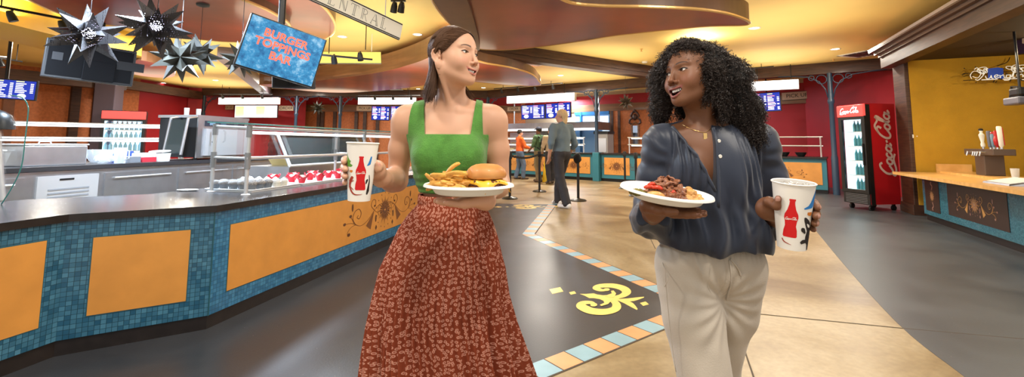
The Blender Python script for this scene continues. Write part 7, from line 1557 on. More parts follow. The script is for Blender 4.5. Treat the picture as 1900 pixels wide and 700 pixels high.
F = np.concatenate([F, F0 + len(V)]); V = np.concatenate([V, V0])
npmesh('hair', V, F, 'hair_brown', A_)
# ------------------------------------------------------------------ curly haired woman in the navy blouse
B_ = thing('person', 'laughing woman with curly black hair in navy blouse and beige drawstring trousers', 'person', (W(1318, 300, 1.56)[0], W(1318, 300, 1.56)[1], 0))
HB = HeadFrame(W(1285.5, 149.5, 1.54), (-.89, -.44, .09), roll=.145, sc=1.02)
gazeB = W(700, 90, 1.74)
TBb = Sculpt()
chb = W(1316, 305, 1.565)
TBb.ell(chb + (0, 0, .0), (.140, .100, .150), .04)
bR, bL = W(1226, 268, 1.58), W(1408, 266, 1.575)
TBb.rc(bR + (.035, 0, -.004), bL + (-.035, 0, -.004), .050, .050, .05)
TBb.ell(W(1283, 322, 1.505), (.058, .054, .058), .035); TBb.ell(W(1356, 322, 1.505), (.058, .054, .058), .035)
TBb.ell(W(1316, 385, 1.57), (.122, .088, .11), .06); TBb.ell(W(1316, 470, 1.57), (.155, .115, .12), .06)
nbb = W(1314, 248, 1.585)
for s_, sh in ((1, bR), (-1, bL)): TBb.rc(nbb + (0, 0, .012), sh + (.02 * s_, .005, .018), .044, .037, .045)
BB = Sculpt(); BB.p = list(TBb.p)
fB = sculpt_head(BB, HB, dict(open=.52, mouth_w=3.0, rise=1.45, eye_open=.50, drop=1.15, nose_w=1.22, lip_t=.30, lip_b=.40))
BB.rc(HB(0, -1.4, -3.5), nbb, .049, .055, .03)
ntb = W(1306, 243, 1.515)
BB.rc(HB(6.0, -1.2, -3.5), ntb + (-.014, .01, 0), .010, .009, .02); BB.rc(HB(-6.2, -1.2, -3.0), ntb + (.012, .01, 0), .011, .009, .02)
BB.rc(ntb + (-.015, .012, .002), bR + (.03, -.03, .03), .010, .012, .018); BB.rc(ntb + (.015, .012, .002), bL + (-.03, -.03, .03), .010, .012, .018)
ebR, wbR = W(1207, 402, 1.60), W(1214, 392, 1.375)
ebL, wbL = W(1436, 404, 1.60), W(1444, 398, 1.385)
for sh, el, wr in ((bR, ebR, wbR), (bL, ebL, wbL)):
    BB.ell(sh + (.0, 0, -.01), (.047, .05, .06), .03)
    m1 = sh * .55 + el * .45; BB.chain([sh, m1, el], [.046, .042, .036], .02); fm = el * .68 + wr * .32; BB.chain([el, fm, wr], [.037, .040, .026], .02)
cupB = W(1469, 459, 1.295); cupB_ax = np.array((.02, -.10, 1.)); cupB_h = .178
def rcupB(z): return .0355 + (.0525 - .0355) * z / cupB_h
nailsB = []
hand_on_cup(BB, cupB, cupB_ax, rcupB, -1, 62, -50, (.126, .105, .084, .064), wbL, 196, .09, .0094, nailsB, back_deg=128, thumb_z=(.012, .044))
plB = W(1237, 355, 1.345); plB_n = np.array((.115, -.135, 1.)); plB_n /= np.linalg.norm(plB_n)
pmB = plB + (-.012, .02, -.048)
hand_under(BB, pmB, (.85, -.45, -.10), 1., wbR, up=plB_n, fr=.0088, nails=nailsB)
hzB = W(1316, 470, 1.57)
for s_, fy_ in ((-1, -.18), (1, .28)):
    hip = hzB + (.080 * s_, 0, -.04); kn = hip + (-.006 * s_ - (.035 if s_ > 0 else -.012), fy_ * .42 - .03, -.37); an = np.array((kn[0] - .02 * s_, hip[1] + fy_, .085))
    BB.chain([hip, kn, kn * .55 + an * .45 + (0, .02, 0), an], [.086, .056, .052, .036], .03); BB.chain([an, an + (0, .03, -.05), an + (.01 * s_, -.15, -.058)], [.036, .03, .026], .02)
zc_ = HB(0, 0, -12.)[2]
V1, F1 = BB.mesh(.00135, lo=(-9, -9, zc_)); V1 = relax(V1, F1, 1, .35)
V2, F2 = BB.mesh(.0026, hi=(9, 9, zc_ + .003)); V2 = relax(V2, F2, 1, .4)
VB = np.concatenate([V1, V2]); FB = np.concatenate([F1, F2 + len(V1)])
CB_ = np.tile(np.array((.175, .072, .034)), (len(VB), 1)) * (1 + .07 * vnoise(VB, 25)[:, None])
face_colour(CB_, VB, HB, *fB, skin=0, lip=(.20, .055, .045), brow=(.02, .010, .007), inside=(.07, .012, .012), blush=(.24, .075, .04), brow_t=.36)
nail_colour(CB_, VB, nailsB, (.42, .22, .17))
npmesh('body', VB, FB, 'skin_deep', B_, col=CB_)
eyes_teeth(B_, HB, gazeB, fB[0], fB[1], fB[2], fB[5], 'iris_brown', 10, .92)
# --- blouse: loose shell over torso and arms, soft pleats below the shoulders, gathered hem
mat('navy_silk', (.015, .021, .039), .45, sheen=.2, spec=.4, bump=(300, .04))
BL = Sculpt()
BL.ell(chb + (0, 0, -.01), (.156, .122, .165), .05); BL.rc(bR + (.03, 0, .0), bL + (-.03, 0, .0), .058, .058, .05)
for s_, sh in ((1, bR), (-1, bL)): BL.rc(nbb + (0, 0, .004), sh + (.02 * s_, .005, .016), .047, .042, .045)
BL.ell(W(1283, 325, 1.50), (.062, .060, .075), .05); BL.ell(W(1356, 325, 1.50), (.062, .060, .075), .05)
BL.ell(W(1318, 395, 1.555), (.166, .125, .150), .07); BL.ell(W(1326, 440, 1.55), (.190, .142, .105), .05)
hemB = W(1320, 482, 1.42)[2]
cuffR = wbR * .62 + ebR * .38; cuffL = wbL * .52 + ebL * .48
for sh, el, cf, sx in ((bR, ebR, cuffR, -1), (bL, ebL, cuffL, 1)):
    BL.ell(sh + (.0, 0, -.012), (.060, .062, .072), .03); m1 = sh * .5 + el * .5 + (.006 * sx, 0, 0)
    BL.chain([sh, m1, el + (.004 * sx, .01, -.012)], [.058, .058, .060], .025); BL.chain([el + (.004 * sx, .01, -.012), el * .45 + cf * .55 + (0, 0, -.008), cf], [.060, .055, .040], .02)
def blf(P):
    x, y, z = P[:, 0], P[:, 1], P[:, 2]; q = x - chb[0]; zt = z - chb[2]
    frontal = sstep(chb[1] + .06, chb[1] - .04, y)
    fan = q * (1 + .9 * np.clip(zt, -.2, .15))
    pleat = np.sin(fan * 260 + 2.0 * vnoise(P, 9, 1)) * .0044 * sstep(.035, .07, np.abs(q)) * sstep(.17, .13, np.abs(q)) * sstep(-.17, .0, zt) * sstep(.13, .06, zt)
    drape = .006 * np.sin(q * 55 + 3.5 * vnoise(P * (1, 1, .5), 7, 2) + zt * 6) * sstep(.02, -.12, zt) + .0035 * np.sin(q * 120 + 4 * vnoise(P, 9, 5)) * sstep(-.02, -.16, zt)
    arm = np.abs(q) - .150
    sl = .0020 * np.sin(z * 95 + 5 * vnoise(P, 10, 3) + q * 40) * sstep(.0, .03, arm)
    return -(pleat + drape * frontal + drape * .5 + sl) - .003 * vnoise(P * (1, 1, .6), 16, 6)
vz, vb = W(1306, 232, 1.48), W(1327, 352, 1.43)
def vcut(P):                                                          # V opening: left edge leans, right edge upright with the button band
    z = P[:, 2]; t = np.clip((z - vb[2]) / (vz[2] - vb[2]), -1, 1.5)
    lx = vb[0] - .002 - t * .075 - .010 * t * t; rx = vb[0] + .004 + t * .022
    return np.maximum(np.maximum(lx - P[:, 0], P[:, 0] - rx), np.maximum(vb[2] - z, P[:, 1] - (nbb[1] - .01 + 0 * z)))
def neckcut(P):
    q = HB.inv(P); a = nbb + (0, -.012, .035); r = P - a; return np.sqrt(r[:, 0] ** 2 + (r[:, 1] * .95) ** 2 + (r[:, 2] * .75) ** 2) - .068
class _Bl(Sculpt):
    def ev(s, P, idx=None):
        d = Sculpt.ev(s, P, idx); x = P[:, 0] - chb[0]
        hem = hemB + .020 * np.abs(np.sin(x * 16 + .9)) + .004 * np.sin(x * 60) - P[:, 2] + np.where(np.abs(x) > .24, -.05, 0) * 0
        armz = np.where(np.abs(x) > .165, hem - .09, hem)
        d = np.maximum(d, hem)
        for cf, el, sgn in ((cuffR, ebR, -1), (cuffL, ebL, 1)):
            n = (cf - el) / np.linalg.norm(cf - el); pl = (P - cf) @ n; near = np.linalg.norm(P - cf, axis=1) < .075
            d = np.where(near, np.maximum(d, pl), d)
        d = np.maximum(d, -np.maximum(vcut(P), -1)); d = np.maximum(d, -neckcut(P))
        return d
bl2 = _Bl(); bl2.p = BL.p; bl2.disp = blf
V, F = bl2.mesh(.0027); V = relax(V, F, 2, .5)
npmesh('blouse', V, F, 'navy_silk', B_)
# collar band, placket and buttons follow the V edge
def on_blouse(x, z, y0=1.30, y1=1.62):
    ys = np.linspace(y0, y1, 160); Pq = np.stack([np.full(160, x), ys, np.full(160, z)], 1); d = Sculpt.ev(bl2, Pq); i = np.argmax(d < 0); return np.array((x, ys[i] if d[i] < 0 else y1, z))
def vedge(t, side):
    z = vb[2] + t * (vz[2] - vb[2]); x = vb[0] + (-.002 - t * .075 - .010 * t * t if side < 0 else .004 + t * .022); return on_blouse(x, z)
mb = MB()
pl_ = [Vector(vedge(t, -1)) + Vector((-.004, -.001, 0)) for t in np.linspace(-.02, .98, 14)]; mb.tube(pl_, .0055, 6)
pr_ = [Vector(vedge(t, 1)) + Vector((.004, -.001, 0)) for t in np.linspace(-.25, .95, 14)]; mb.tube(pr_, .0055, 6)
obj('neckband', mb, 'navy_silk', B_, smooth=True)
mat('button_pearl', (.70, .66, .58), .2, coat=.6)
for px, py in ((1338, 262), (1331, 290)):
    t = (W(px, py, 1.47)[2] - vb[2]) / (vz[2] - vb[2]); c = vedge(t, 1) + (.0115, -.004, 0)
    obj('button', MB().lathe([(0, -.002), (.0055, -.002), (.0062, 0), (.005, .0018), (.003, .0012), (0, .0012)], 18, c=c, M=Matrix.Rotation(PI / 2, 3, 'X')), 'button_pearl', B_, smooth=True)
# --- necklace with pendant
mat('gold', (.80, .52, .20), .22, metal=1.)
def on_body(bd, x, z, y0, y1):
    ys = np.linspace(y0, y1, 200); Pq = np.stack([np.full(200, x), ys, np.full(200, z)], 1); d = bd.ev(Pq); i = np.argmax(d < 0); return Vector((x, ys[i] if d[i] < 0 else y1, z))
pts = []
for px, py in ((1272, 222), (1277, 231), (1284, 238), (1295, 243), (1306, 246), (1316, 241), (1323, 235), (1328, 228)):
    q = W(px, py, 1.50); pts.append(on_body(BB, q[0], q[2], 1.38, 1.62) + Vector((0, -.0015, 0)))
nk = obj('necklace', MB().tube(cr(pts, 4), .0009, 5), 'gold', B_, smooth=True)
pd = pts[4]; obj('pendant', MB().bbox((pd.x, pd.y - .010, pd.z - .0125), (.013, .0025, .021), .001), 'gold', nk)
# --- trousers
m = mat('beige_linen', (.46, .40, .325), .8, sheen=.2, mott=(5, .08, 3.), bump=(260, .12))
TR = Sculpt(); Wb = hzB
TR.ell(Wb + (0, .0, -.02), (.168, .128, .115), .05)
for s_, fy_ in ((-1, -.18), (1, .28)):
    hip = Wb + (.080 * s_, 0, -.05); kn = hip + (-.006 * s_ - (.035 if s_ > 0 else -.012), fy_ * .42 - .03, -.37); an = np.array((kn[0] - .02 * s_, hip[1] + fy_, .11))
    TR.chain([hip, hip * .6 + kn * .4 + (.004 * s_, 0, 0), kn, kn * .4 + an * .6, an], [.102, .093, .076, .072, .068], .022)
def trf(P):
    q = P - Wb; x, y, z = q[:, 0], q[:, 1], q[:, 2]; f = sstep(.05, -.05, y)
    cro = np.hypot(x + 0.0, z + .13)
    wr = .0028 * np.sin(np.arctan2(z + .13, np.abs(x) + .01) * 16 + 2 * vnoise(P, 8, 2)) * np.exp(-((cro - .09) / .06) ** 2) * f
    ln = .0026 * np.sin(x * 60 + z * 9 + 3 * vnoise(P * (1, 1, .4), 7, 3)) * sstep(-.12, -.3, z)
    gth = .0022 * np.sin(x * 330 + 2 * vnoise(P, 20, 1)) * sstep(-.02, .03, z)
    pk = .0035 * np.exp(-(((x + .085) + (z + .01) * .35) / .006) ** 2) * f * sstep(.06, .03, z) * sstep(-.10, -.07, z)
    fly = .003 * np.exp(-((x + .012 - .012 * np.sin((z + .1) * 20)) / .004) ** 2) * f * sstep(-.13, -.1, z)
    return -(wr + ln + gth + pk - fly) - .003 * vnoise(P, 14, 7)
class _Tr(Sculpt):
    def ev(s, P, idx=None): d = Sculpt.ev(s, P, idx); return np.maximum(d, np.maximum(P[:, 2] - (Wb[2] + .062), .085 - P[:, 2]))
tr = _Tr(); tr.p = TR.p; tr.disp = trf
V, F = tr.mesh(.0032); V = relax(V, F, 2, .5)
npmesh('trousers', V, F, 'beige_linen', B_)
def on_tr(px, py, Y=1.45):
    q = W(px, py, Y); ys = np.linspace(1.25, 1.6, 160); Pq = np.stack([np.full(160, q[0]), ys, np.full(160, q[2])], 1); d = Sculpt.ev(tr, Pq); i = np.argmax(d < 0); return Vector((q[0], (ys[i] if d[i] < 0 else 1.45) - .003, q[2]))
for pth in (((1352, 482), (1353, 500), (1356, 525), (1358, 548), (1361, 566)), ((1354, 480), (1362, 490), (1370, 502), (1374, 512))):
    obj('drawstring', MB().tube(cr([on_tr(*p) for p in pth], 4), .0028, 6), 'beige_linen', B_, smooth=True)
sm = MB()
for pth in (((1318, 492), (1316, 510), (1315, 530), (1322, 547)), ((1250, 486), (1245, 500), (1239, 515), (1233, 532)), ((1234, 488), (1235, 520), (1238, 560), (1244, 620), (1254, 690))): sm.tube(cr([on_tr(*p) + Vector((0, .002, 0)) for p in pth], 4), .0014, 5)
obj('seam', sm, 'beige_linen', B_, smooth=True)
# --- watch strap on the plate arm
w0 = wbR * .80 + ebR * .20; wn = (wbR - ebR) / np.linalg.norm(wbR - ebR); Mw = Vector(wn).to_track_quat('Z', 'Y').to_matrix()
obj('wrist_watch', MB().lathe([(.029, -.009), (.0315, -.008), (.0315, .008), (.029, .009)], 24, c=w0, M=Mw, cap=False), 'black_paint', B_, smooth=True)
# --- hair: a dark core and thousands of small spring curls
mat('hair_black', (.030, .020, .016), .36, spec=.5)
mat('hair_core', (.006, .005, .0045), .8)
blobs = []
def hb(px, py, Y, r): blobs.append((W(px, py, Y), np.array(r)))
hb(1300, 118, 1.565, (.100, .105, .085)); hb(1262, 118, 1.57, (.075, .08, .07)); hb(1345, 150, 1.565, (.095, .10, .100)); hb(1232, 150, 1.615, (.045, .05, .085)); hb(1372, 205, 1.555, (.080, .085, .090)); hb(1386, 240, 1.535, (.055, .06, .060)); hb(1345, 205, 1.575, (.075, .07, .085)); hb(1228, 195, 1.635, (.035, .05, .055)); hb(1316, 140, 1.492, (.040, .045, .070)); hb(1324, 185, 1.492, (.042, .045, .075)); hb(1300, 190, 1.645, (.11, .06, .12)); hb(1275, 92, 1.55, (.065, .07, .04))
blobs = [(c, r * .86) for c, r in blobs]
HC = Sculpt()
for c, r in blobs: HC.ell(c, r - .008, .03)
face_c = HB(0.0, 9.5, -1.5); ff = HB.R
def facecut(P, g=0.):
    q = HB.inv(P); return np.sqrt((q[:, 0] / (5.6 + g)) ** 2 + ((q[:, 1] - 9.5) / (8.0 + g)) ** 2 + ((q[:, 2] + 2.2) / (9.8 + g)) ** 2) - 1
def throatcut(P): q = P - W(1302, 225, 1.50); return np.sqrt((q[:, 0] / .058) ** 2 + (q[:, 1] / .10) ** 2 + (q[:, 2] / .075) ** 2) - 1
class _Hc(Sculpt):
    def ev(s, P, idx=None): return np.maximum(np.maximum(Sculpt.ev(s, P, idx), -facecut(P) * .06), -throatcut(P) * .05)
hc = _Hc(); hc.p = HC.p; hc.disp = lambda P: .006 * vnoise(P, 60, 2)
V0, F0 = hc.mesh(.004)
hr = npmesh('hair', V0, F0, 'hair_core', B_)
HF = Sculpt()
for c, r in blobs: HF.ell(c, r, .03)
rg = np.random.default_rng(11)
NC = 13000; cand = []
while sum(len(c) for c in cand) < NC:
    b = [blobs[i] for i in rg.integers(0, len(blobs), 4000)]; c = np.array([q[0] for q in b]); r = np.array([q[1] for q in b])
    d = rg.standard_normal((4000, 3)); d /= np.linalg.norm(d, axis=1, keepdims=True); P = c + d * r * rg.uniform(.82, 1.06, (4000, 1))
    e = HF.ev(P); k = (e > -.018) & (e < .008) & (facecut(P) > .02) & (throatcut(P) > .0) & (P[:, 1] < 1.66); cand.append(P[k])
P0 = np.concatenate(cand)[:NC]
ctr = np.mean([b[0] for b in blobs], 0) + (0, .03, 0)
out = P0 - ctr; out /= np.linalg.norm(out, axis=1, keepdims=True)
axd = out * .55 + rg.standard_normal((NC, 3)) * .45 + np.array((0, 0, -.75)) * sstep(.05, -.15, (P0 - ctr)[:, 2])[:, None] + np.array((0, 0, -.2)); axd /= np.linalg.norm(axd, axis=1, keepdims=True)
k = 30; t = np.linspace(0, 1, k)[None, :]; Ln = rg.uniform(.022, .050, (NC, 1)); Rc_ = rg.uniform(.0020, .0042, (NC, 1)); turns = Ln / rg.uniform(.0055, .009, (NC, 1)); ph = rg.uniform(0, 6.28, (NC, 1))
a1 = np.cross(axd, rg.standard_normal((NC, 3))); a1 /= np.linalg.norm(a1, axis=1, keepdims=True); a2 = np.cross(axd, a1)
cen = P0[:, None] - axd[:, None] * (Ln * .35)[:, :, None] + axd[:, None] * (Ln * t)[..., None] + np.array((0, 0, -1.))[None, None] * (Ln * .35 * t ** 2)[..., None]
ang = 2 * np.pi * turns * t + ph
pth = cen + (a1[:, None] * np.cos(ang)[..., None] + a2[:, None] * np.sin(ang)[..., None]) * (Rc_ * (.6 + .4 * t))[..., None]
V, F = nptubes(pth, np.full((NC, k), .00070) * rg.uniform(.7, 1.3, (NC, 1)), 3)
npmesh('curls', V, F, 'hair_black', hr)
# ------------------------------------------------------------------ paper cups with printed designs
mat('cup_paper', (.84, .81, .75), .45, spec=.4); mat('cup_red', (.62, .008, .012), .4); mat('cup_green', (.10, .30, .03), .4); mat('cup_blue', (.02, .20, .55), .4); mat('cup_dark', (.022, .018, .018), .4); mat('cup_rust', (.36, .035, .015), .4); mat('cup_orange', (.62, .20, .03), .4); mat('cola', (.035, .012, .006), .08, coat=.5); mat('ice', (.75, .70, .64), .12, trans=.5, coat=.5)
def cup(name, label, base, axis, h, rfun, prints, turn=0.):
    ax = Vector(axis).normalized(); ex = Vector((1, 0, 0)); ex = (ex - ax * ex.dot(ax)).normalized(); ey = ax.cross(ex); b = Vector(base)
    Mx = Matrix((ex, ey, ax)).transposed()
    t = thing(name, label, 'cup', b)
    pr = [(0, .004), (rfun(0) - .004, .004), (rfun(0) - .003, 0), (rfun(0), .0)] + [(rfun(h * k / 6), h * k / 6) for k in range(1, 7)]
    pr += [(rfun(h) + .0022, h + .0005), (rfun(h) + .003, h + .003), (rfun(h) + .001, h + .0048), (rfun(h) - .0016, h + .003), (rfun(h) - .0014, h - .004)]
    pr += [(rfun(h * .9) - .0014, h * .9), (rfun(h * .86) - .0014, h * .86)]
    obj('paper_wall', MB().lathe(pr, 56, c=b, M=Mx, cap=False), 'cup_paper', t, smooth='auto')
    lq = obj('cola_surface', MB().lathe([(0, h * .93), (rfun(h * .93) - .0012, h * .93)], 40, c=b, M=Mx, cap=False), 'cola', t)
    ic = MB(); r_ = random.Random(3)
    for i in range(26):
        a, rr = r_.uniform(0, 6.28), rfun(h * .93) * .8 * math.sqrt(r_.random()); q = Euler((r_.uniform(0, 3), r_.uniform(0, 3), r_.uniform(0, 3))).to_matrix()
        ic.bbox(b + Mx @ Vector((rr * math.cos(a), rr * math.sin(a), h * .945 + r_.uniform(0, .006))), (.016, .014, .012), .004, M=q)
    o = obj('ice', ic, 'ice', t, smooth='auto'); o['kind'] = 'stuff'
    def sp(s, z, off=.0004): a = -PI / 2 + turn + s / rfun(z); r = rfun(z) + off; return b + Mx @ Vector((r * math.cos(a), r * math.sin(a), z))
    for nm, m_, kind, data in prints:
        mb = MB()
        if kind == 'poly':                                           # row-sliced outline: list of (z, left, right)
            rows = []
            for (za, la, ra), (zb, lb_, rb_) in zip(data[:-1], data[1:]):
                for k in range(5): u = k / 5; rows.append((za + (zb - za) * u, la + (lb_ - la) * u, ra + (rb_ - ra) * u))
            rows.append(data[-1]); vs = []; nx = 5
            for z, l, r in rows: vs += [sp(l + (r - l) * i / nx, z) for i in range(nx + 1)]
            mb.add(vs, [(j * (nx + 1) + i, j * (nx + 1) + i + 1, (j + 1) * (nx + 1) + i + 1, (j + 1) * (nx + 1) + i) for j in range(len(rows) - 1) for i in range(nx)])
        elif kind == 'strokes':
            for st, wd in data:
                P = [(v.x, v.y) for v in cr([(x, y, 0) for x, y in st], 5)]; vs = []; k = len(P)
                for i in range(k):
                    tv = Vector(P[min(i + 1, k - 1)]) - Vector(P[max(i - 1, 0)]); tv = tv.normalized() if tv.length > 1e-9 else Vector((1, 0)); f = wd if not hasattr(wd, '__len__') else np.interp(i / (k - 1), np.linspace(0, 1, len(wd)), wd)
                    n = Vector((-tv.y, tv.x)) * f / 2
                    vs += [sp(P[i][0] + n.x, P[i][1] + n.y, .0008), sp(P[i][0] - n.x, P[i][1] - n.y, .0008)]
                mb.add(vs, [(2 * i, 2 * i + 1, 2 * i + 3, 2 * i + 2) for i in range(k - 1)])
        obj(nm, mb, m_, t)
    return t
def bottle(cx, z0, z1, w):
    H_ = z1 - z0; f = [(0, .42), (.03, .50), (.18, .47), (.30, .38), (.42, .42), (.52, .50), (.60, .47), (.72, .30), (.86, .20), (.95, .18), (.955, .22), (1, .22)]
    return [(z0 + H_ * a, cx - w * b, cx + w * b) for a, b in f]
def logo(cx, cz, w): return [([(cx + x, cz + y) for x, y in st], w * .035) for st in script_strokes(w)]
cup('paper_cup', 'white printed paper cup held by the woman in the green top', cupA, cupA_ax, cupA_h, rcupA, [
    ('printed_bottle', 'cup_red', 'poly', bottle(.013, .036, .142, .032)), ('printed_logo', 'cup_paper', 'strokes', logo(.013, .090, .026)),
    ('printed_bird', 'cup_green', 'poly', [(.108, -.042, -.020), (.113, -.043, -.014), (.119, -.044, -.026), (.126, -.045, -.022), (.130, -.046, -.029), (.142, -.047, -.041), (.152, -.048, -.046)]),
    ('printed_lizard', 'cup_rust', 'strokes', [([(-.012, .078), (-.019, .066), (-.022, .050), (-.016, .034), (-.004, .023), (.012, .022), (.020, .024)], [.008, .011, .007, .006, .004, .002, .0006]), ([(-.026, .066), (-.018, .062), (-.008, .066)], .0025), ([(-.026, .044), (-.02, .046), (-.008, .037)], .0025)]),
    ('printed_spot', 'cup_orange', 'poly', [(.090, -.021, -.017), (.094, -.026, -.013), (.098, -.024, -.014)]),
    ('printed_fin', 'cup_blue', 'poly', [(.113, .030, .036), (.117, .033, .043), (.128, .038, .046), (.142, .043, .048)]),
    ('printed_whale', 'cup_dark', 'strokes', [([(.034, .022), (.038, .034), (.040, .050), (.042, .066), (.040, .084)], [.004, .010, .006, .004, .002]), ([(.030, .056), (.033, .066), (.036, .070)], [.003, .007, .003])])])
cup('paper_cup', 'white printed paper cup with ice held by the curly haired woman', cupB, cupB_ax, cupB_h, rcupB, [
    ('printed_bottle', 'cup_red', 'poly', bottle(-.028, .036, .142, .034)), ('printed_logo', 'cup_paper', 'strokes', logo(-.028, .088, .027)),
    ('printed_fin', 'cup_blue', 'poly', [(.116, .002, .006), (.119, .001, .030), (.126, .014, .040), (.136, .022, .048), (.150, .030, .054), (.166, .044, .058)]),
    ('printed_spot', 'cup_orange', 'poly', [(.098, .018, .026), (.102, .012, .032), (.108, .013, .030)]),
    ('printed_whale', 'cup_dark', 'poly', [(.002, .022, .034), (.018, .020, .037), (.028, .012, .038), (.040, .012, .038), (.056, .016, .037), (.070, .010, .032), (.084, .005, .022), (.092, .004, .012), (.094, .006, .008)]),
    ('printed_tail', 'cup_dark', 'strokes', [([(.000, .022), (.006, .027), (.016, .027), (.022, .018)], [.006, .011, .009, .004]), ([(-.002, .062), (.003, .060), (.010, .050)], [.005, .012, .004])]),
    ('whale_patch', 'cup_paper', 'strokes', [([(.014, .076), (.020, .070), (.025, .066)], [.002, .008, .003])]),
    ('printed_lizard', 'cup_rust', 'strokes', [([(-.046, .030), (-.040, .022), (-.030, .018), (-.022, .016)], [.003, .003, .002, .0006])])])
# ------------------------------------------------------------------ plates
def plate(label, c, n, rx, ry, rz=0.):
    n = Vector(n).normalized(); ex = Vector((math.cos(rz), math.sin(rz), 0)); ex = (ex - n * ex.dot(n)).normalized(); ey = n.cross(ex); Mx = Matrix((ex, ey, n)).transposed()
    t = thing('foam_plate', label, 'plate', c)
    pr = [(0, -.0255), (.70, -.0255), (.75, -.0225), (.84, -.004), (.97, .0005), (1.0, -.002), (1.008, -.0035), (1.0, .0005), (.985, .0032), (.95, .0035), (.85, .0008), (.81, -.004), (.73, -.0145), (.69, -.0160), (0, -.0160)]
    o = obj('plate_body', MB().lathe([(r, z) for r, z in pr], 72, M=Mx @ Matrix.Diagonal((rx, ry, 1)), c=c, cap=False), 'white_foam', t, smooth='auto')
    return lambda x, y, z: Vector(c) + Mx @ Vector((x, y, z)), Mx
ppA, MA = plate('white foam plate carrying fries and a cheeseburger, held by the green-topped woman', Vector(plA), (0, -.02, 1), .134, .108)
ppB, MB_ = plate('tilted white foam plate of shredded meat held by the curly haired woman', Vector(plB), plB_n, .134, .105)
# ------------------------------------------------------------------ fries, each one its own
m = mat('fry', (.78, .43, .075), .5, coat=.15, mott=(55, .35, 3., (.55, .24, .04))); mat('bun', (.62, .29, .085), .52, coat=.06, mott=(22, .22, 3., (.50, .19, .04))); mat('bun_cut', (.78, .55, .27), .7)
mat('cheese', (.86, .46, .03), .35, coat=.2); mat('patty', (.16, .045, .018), .5, bump=(260, .8), mott=(120, .5, 3.)); mat('lettuce', (.22, .38, .06), .4); mat('tomato', (.5, .05, .02), .3)
fr_ = random.Random(12)
fry_mesh = []
for i in range(9):
    ln = fr_.uniform(.048, .085); bend = fr_.uniform(-.010, .010); w_ = fr_.uniform(.0085, .0115); bm = bmesh.new(); k = 9; rings = []
    for j in range(k):
        u = j / (k - 1); x = (u - .5) * ln; z = bend * (1 - (2 * u - 1) ** 2); s_ = .6 if j in (0, k - 1) else 1.
        rings.append([bm.verts.new((x, a * w_ / 2 * s_ * (1 + fr_.uniform(-.08, .08)), z + b * w_ / 2 * s_ * (1 + fr_.uniform(-.08, .08)))) for a, b in ((-1, -.7), (-.7, -1), (.7, -1), (1, -.7), (1, .7), (.7, 1), (-.7, 1), (-1, .7))])
    for j in range(k - 1):
        for q in range(8): bm.faces.new((rings[j][q], rings[j + 1][q], rings[j + 1][(q + 1) % 8], rings[j][(q + 1) % 8]))
    bm.faces.new(rings[0]); bm.faces.new(rings[-1][::-1]); bmesh.ops.recalc_face_normals(bm, faces=bm.faces[:])
    me = bpy.data.meshes.new('french_fry'); bm.to_mesh(me); bm.free(); me.materials.append(m); me.polygons.foreach_set('use_smooth', [True] * len(me.polygons)); fry_mesh.append(me)
for i in range(56):
    o = bpy.data.objects.new('french_fry', fry_mesh[i % 9]); link(o); u = fr_.random(); lay = i / 56
    a = fr_.uniform(0, 6.28); rr = math.sqrt(fr_.random()); R0 = (.066 - .034 * lay)
    x, y = -.052 + rr * math.cos(a) * R0, -.014 + rr * math.sin(a) * R0 * .85
    o.location = ppA(x, y, -.008 + .047 * lay * (1 - .35 * rr))
    o.rotation_euler = (Matrix(MA) @ Euler((fr_.uniform(0, 6.28), fr_.uniform(-.35, .35) * (1.2 if lay > .7 else .8), fr_.uniform(-.7, .7) + (PI if fr_.random() < .5 else 0))).to_matrix()).to_euler()
    tag(o, 'golden french fry in the heap beside the cheeseburger', 'french fry', 'french fries on the plate')
for (x, y, z, ry, rz, mi_) in ((-.075, -.045, .030, .05, .12, 3), (-.035, -.05, .032, -.12, -.25, 1), (-.098, -.03, .010, .75, .1, 4), (-.048, .0, .047, -.7, .3, 5)):
    o = bpy.data.objects.new('french_fry', fry_mesh[mi_]); link(o); o.location = ppA(x, y, z); o.rotation_euler = (.3, ry, rz)
    tag(o, 'golden french fry in the heap beside the cheeseburger', 'french fry', 'french fries on the plate')
# ------------------------------------------------------------------ cheeseburger
bc = ppA(.052, .0, -.0155); bt_ = thing('cheeseburger', 'cheeseburger with a tall glossy bun and melted yellow cheese beside the fries', 'burger', bc)
obj('bottom_bun', noisy(MB().lathe([(0, 0), (.050, 0), (.056, .006), (.056, .012), (.052, .016), (0, .016)], 40, c=bc, cap=False), .002, 60, 1), 'bun', bt_, smooth=True)
obj('patty', noisy(MB().lathe([(0, .016), (.050, .016), (.056, .020), (.056, .025), (.051, .030), (0, .030)], 60, c=bc, cap=False), .004, 120, 2), 'patty', bt_, smooth=True)
ch = MB(); n_ = 14; a0 = .80
for i in range(n_ + 1):
    for j in range(n_ + 1):
        u, v = (i / n_ - .5) * .128, (j / n_ - .5) * .128; x = u * math.cos(a0) - v * math.sin(a0); y = u * math.sin(a0) + v * math.cos(a0); r = math.hypot(x, y); dz = 0 if r < .056 else -(r - .056) * 1.1
        k = 1 if r < .060 else (.060 + (r - .060) * .42) / r; ch.v.append(tuple(bc + Vector((x * k, y * k, .0325 + dz + .0015 * math.sin(x * 200)))))
ch.f = [(i * (n_ + 1) + j, (i + 1) * (n_ + 1) + j, (i + 1) * (n_ + 1) + j + 1, i * (n_ + 1) + j + 1) for i in range(n_) for j in range(n_)]; ch.m = [0] * len(ch.f)
o = obj('cheese_slice', ch, 'cheese', bt_, smooth=True); so = o.modifiers.new('thickness', 'SOLIDIFY'); so.thickness = .003
bac = MB(); r_ = random.Random(4)
for i in range(16):
    a = -1.6 + r_.uniform(-.9, .9); bac.ball(bc + Vector((.053 * math.cos(a), .053 * math.sin(a), .024 + r_.uniform(-.006, .004))), (.008, .007, .006), 8, 5)
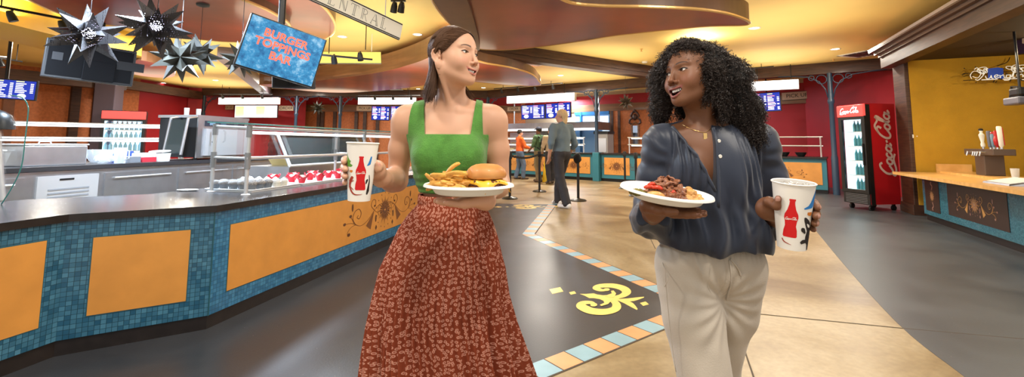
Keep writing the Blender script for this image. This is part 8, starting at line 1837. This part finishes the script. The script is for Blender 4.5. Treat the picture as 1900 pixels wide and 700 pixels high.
o = obj('chili_topping', noisy(bac, .003, 200, 5), 'patty', bt_, smooth=True); o['kind'] = 'stuff'
obj('top_bun', noisy(MB().lathe([(0, .0345), (.050, .0345), (.0565, .037), (.0600, .044), (.0595, .052), (.055, .062), (.046, .070), (.033, .0755), (.017, .078), (0, .0785)], 48, c=bc, cap=False), .0028, 36, 3), 'bun', bt_, smooth=True)
# ------------------------------------------------------------------ shredded meat plate
def heap(name, label, cat, mt, cx, cy, rx, ry, h, n, r0, r1, seed, st=1.):
    Hs = Sculpt(); q = random.Random(seed)
    for i in range(n):
        a, rr = q.uniform(0, 6.28), math.sqrt(q.random()); zt = h * (1 - rr ** 2) * q.uniform(.35, 1); r = q.uniform(r0, r1)
        R_ = np.array(Euler((q.uniform(-.5, .5), q.uniform(-.5, .5), q.uniform(0, 6.28))).to_matrix()); Hs.ell(np.array(ppB(cx + rx * rr * math.cos(a), cy + ry * rr * math.sin(a), -.013 + zt)), (r * st * 1.4, r, r * .8), .002, 'u', R_)
    Hs.disp = lambda P: .0014 * vnoise(P, 330, seed)
    V, F = Hs.mesh(.0017); o = npmesh(name, V, F, mt); tag(o, label, cat, kind='stuff'); return o
heap('shredded_meat', 'heap of brown shredded meat on the tilted foam plate', 'meat', 'meat', -.004, -.01, .058, .052, .058, 300, .0035, .0075, 3, 1.6)
heap('potato_hash', 'golden potato pieces at the right of the shredded meat', 'potatoes', 'potato', .058, -.012, .040, .045, .030, 60, .006, .010, 5)
heap('chopped_greens', 'olive green chopped vegetables at the left edge of the meat', 'vegetables', 'greens', -.085, -.020, .022, .03, .014, 60, .0035, .006, 8)
for i, (x, y, z, rz, l) in enumerate(((-.062, -.035, .010, .1, .034), (-.044, -.045, .013, -.2, .030), (-.052, -.02, .016, .3, .026), (-.002, -.052, .006, .15, .018))):
    o = obj('pepper_strip', MB().tube([ppB(x + l * (u - .5) * math.cos(rz), y + l * (u - .5) * math.sin(rz), z + .004 * math.sin(u * 3)) for u in np.linspace(0, 1, 7)], [.003, .0052, .006, .006, .006, .005, .003], 8), 'pepper_red', smooth=True)
    tag(o, 'strip of cooked red pepper beside the shredded meat', 'red pepper', 'red pepper strips on the meat')
o = obj('potato_wedge', MB().tube([ppB(-.052 + .05 * (u - .5), -.062, -.004 + .003 * math.sin(3 * u)) for u in np.linspace(0, 1, 7)], [.004, .008, .010, .010, .010, .008, .004], 10), 'potato', smooth=True); tag(o, 'long golden potato wedge along the front of the meat', 'potato wedge')
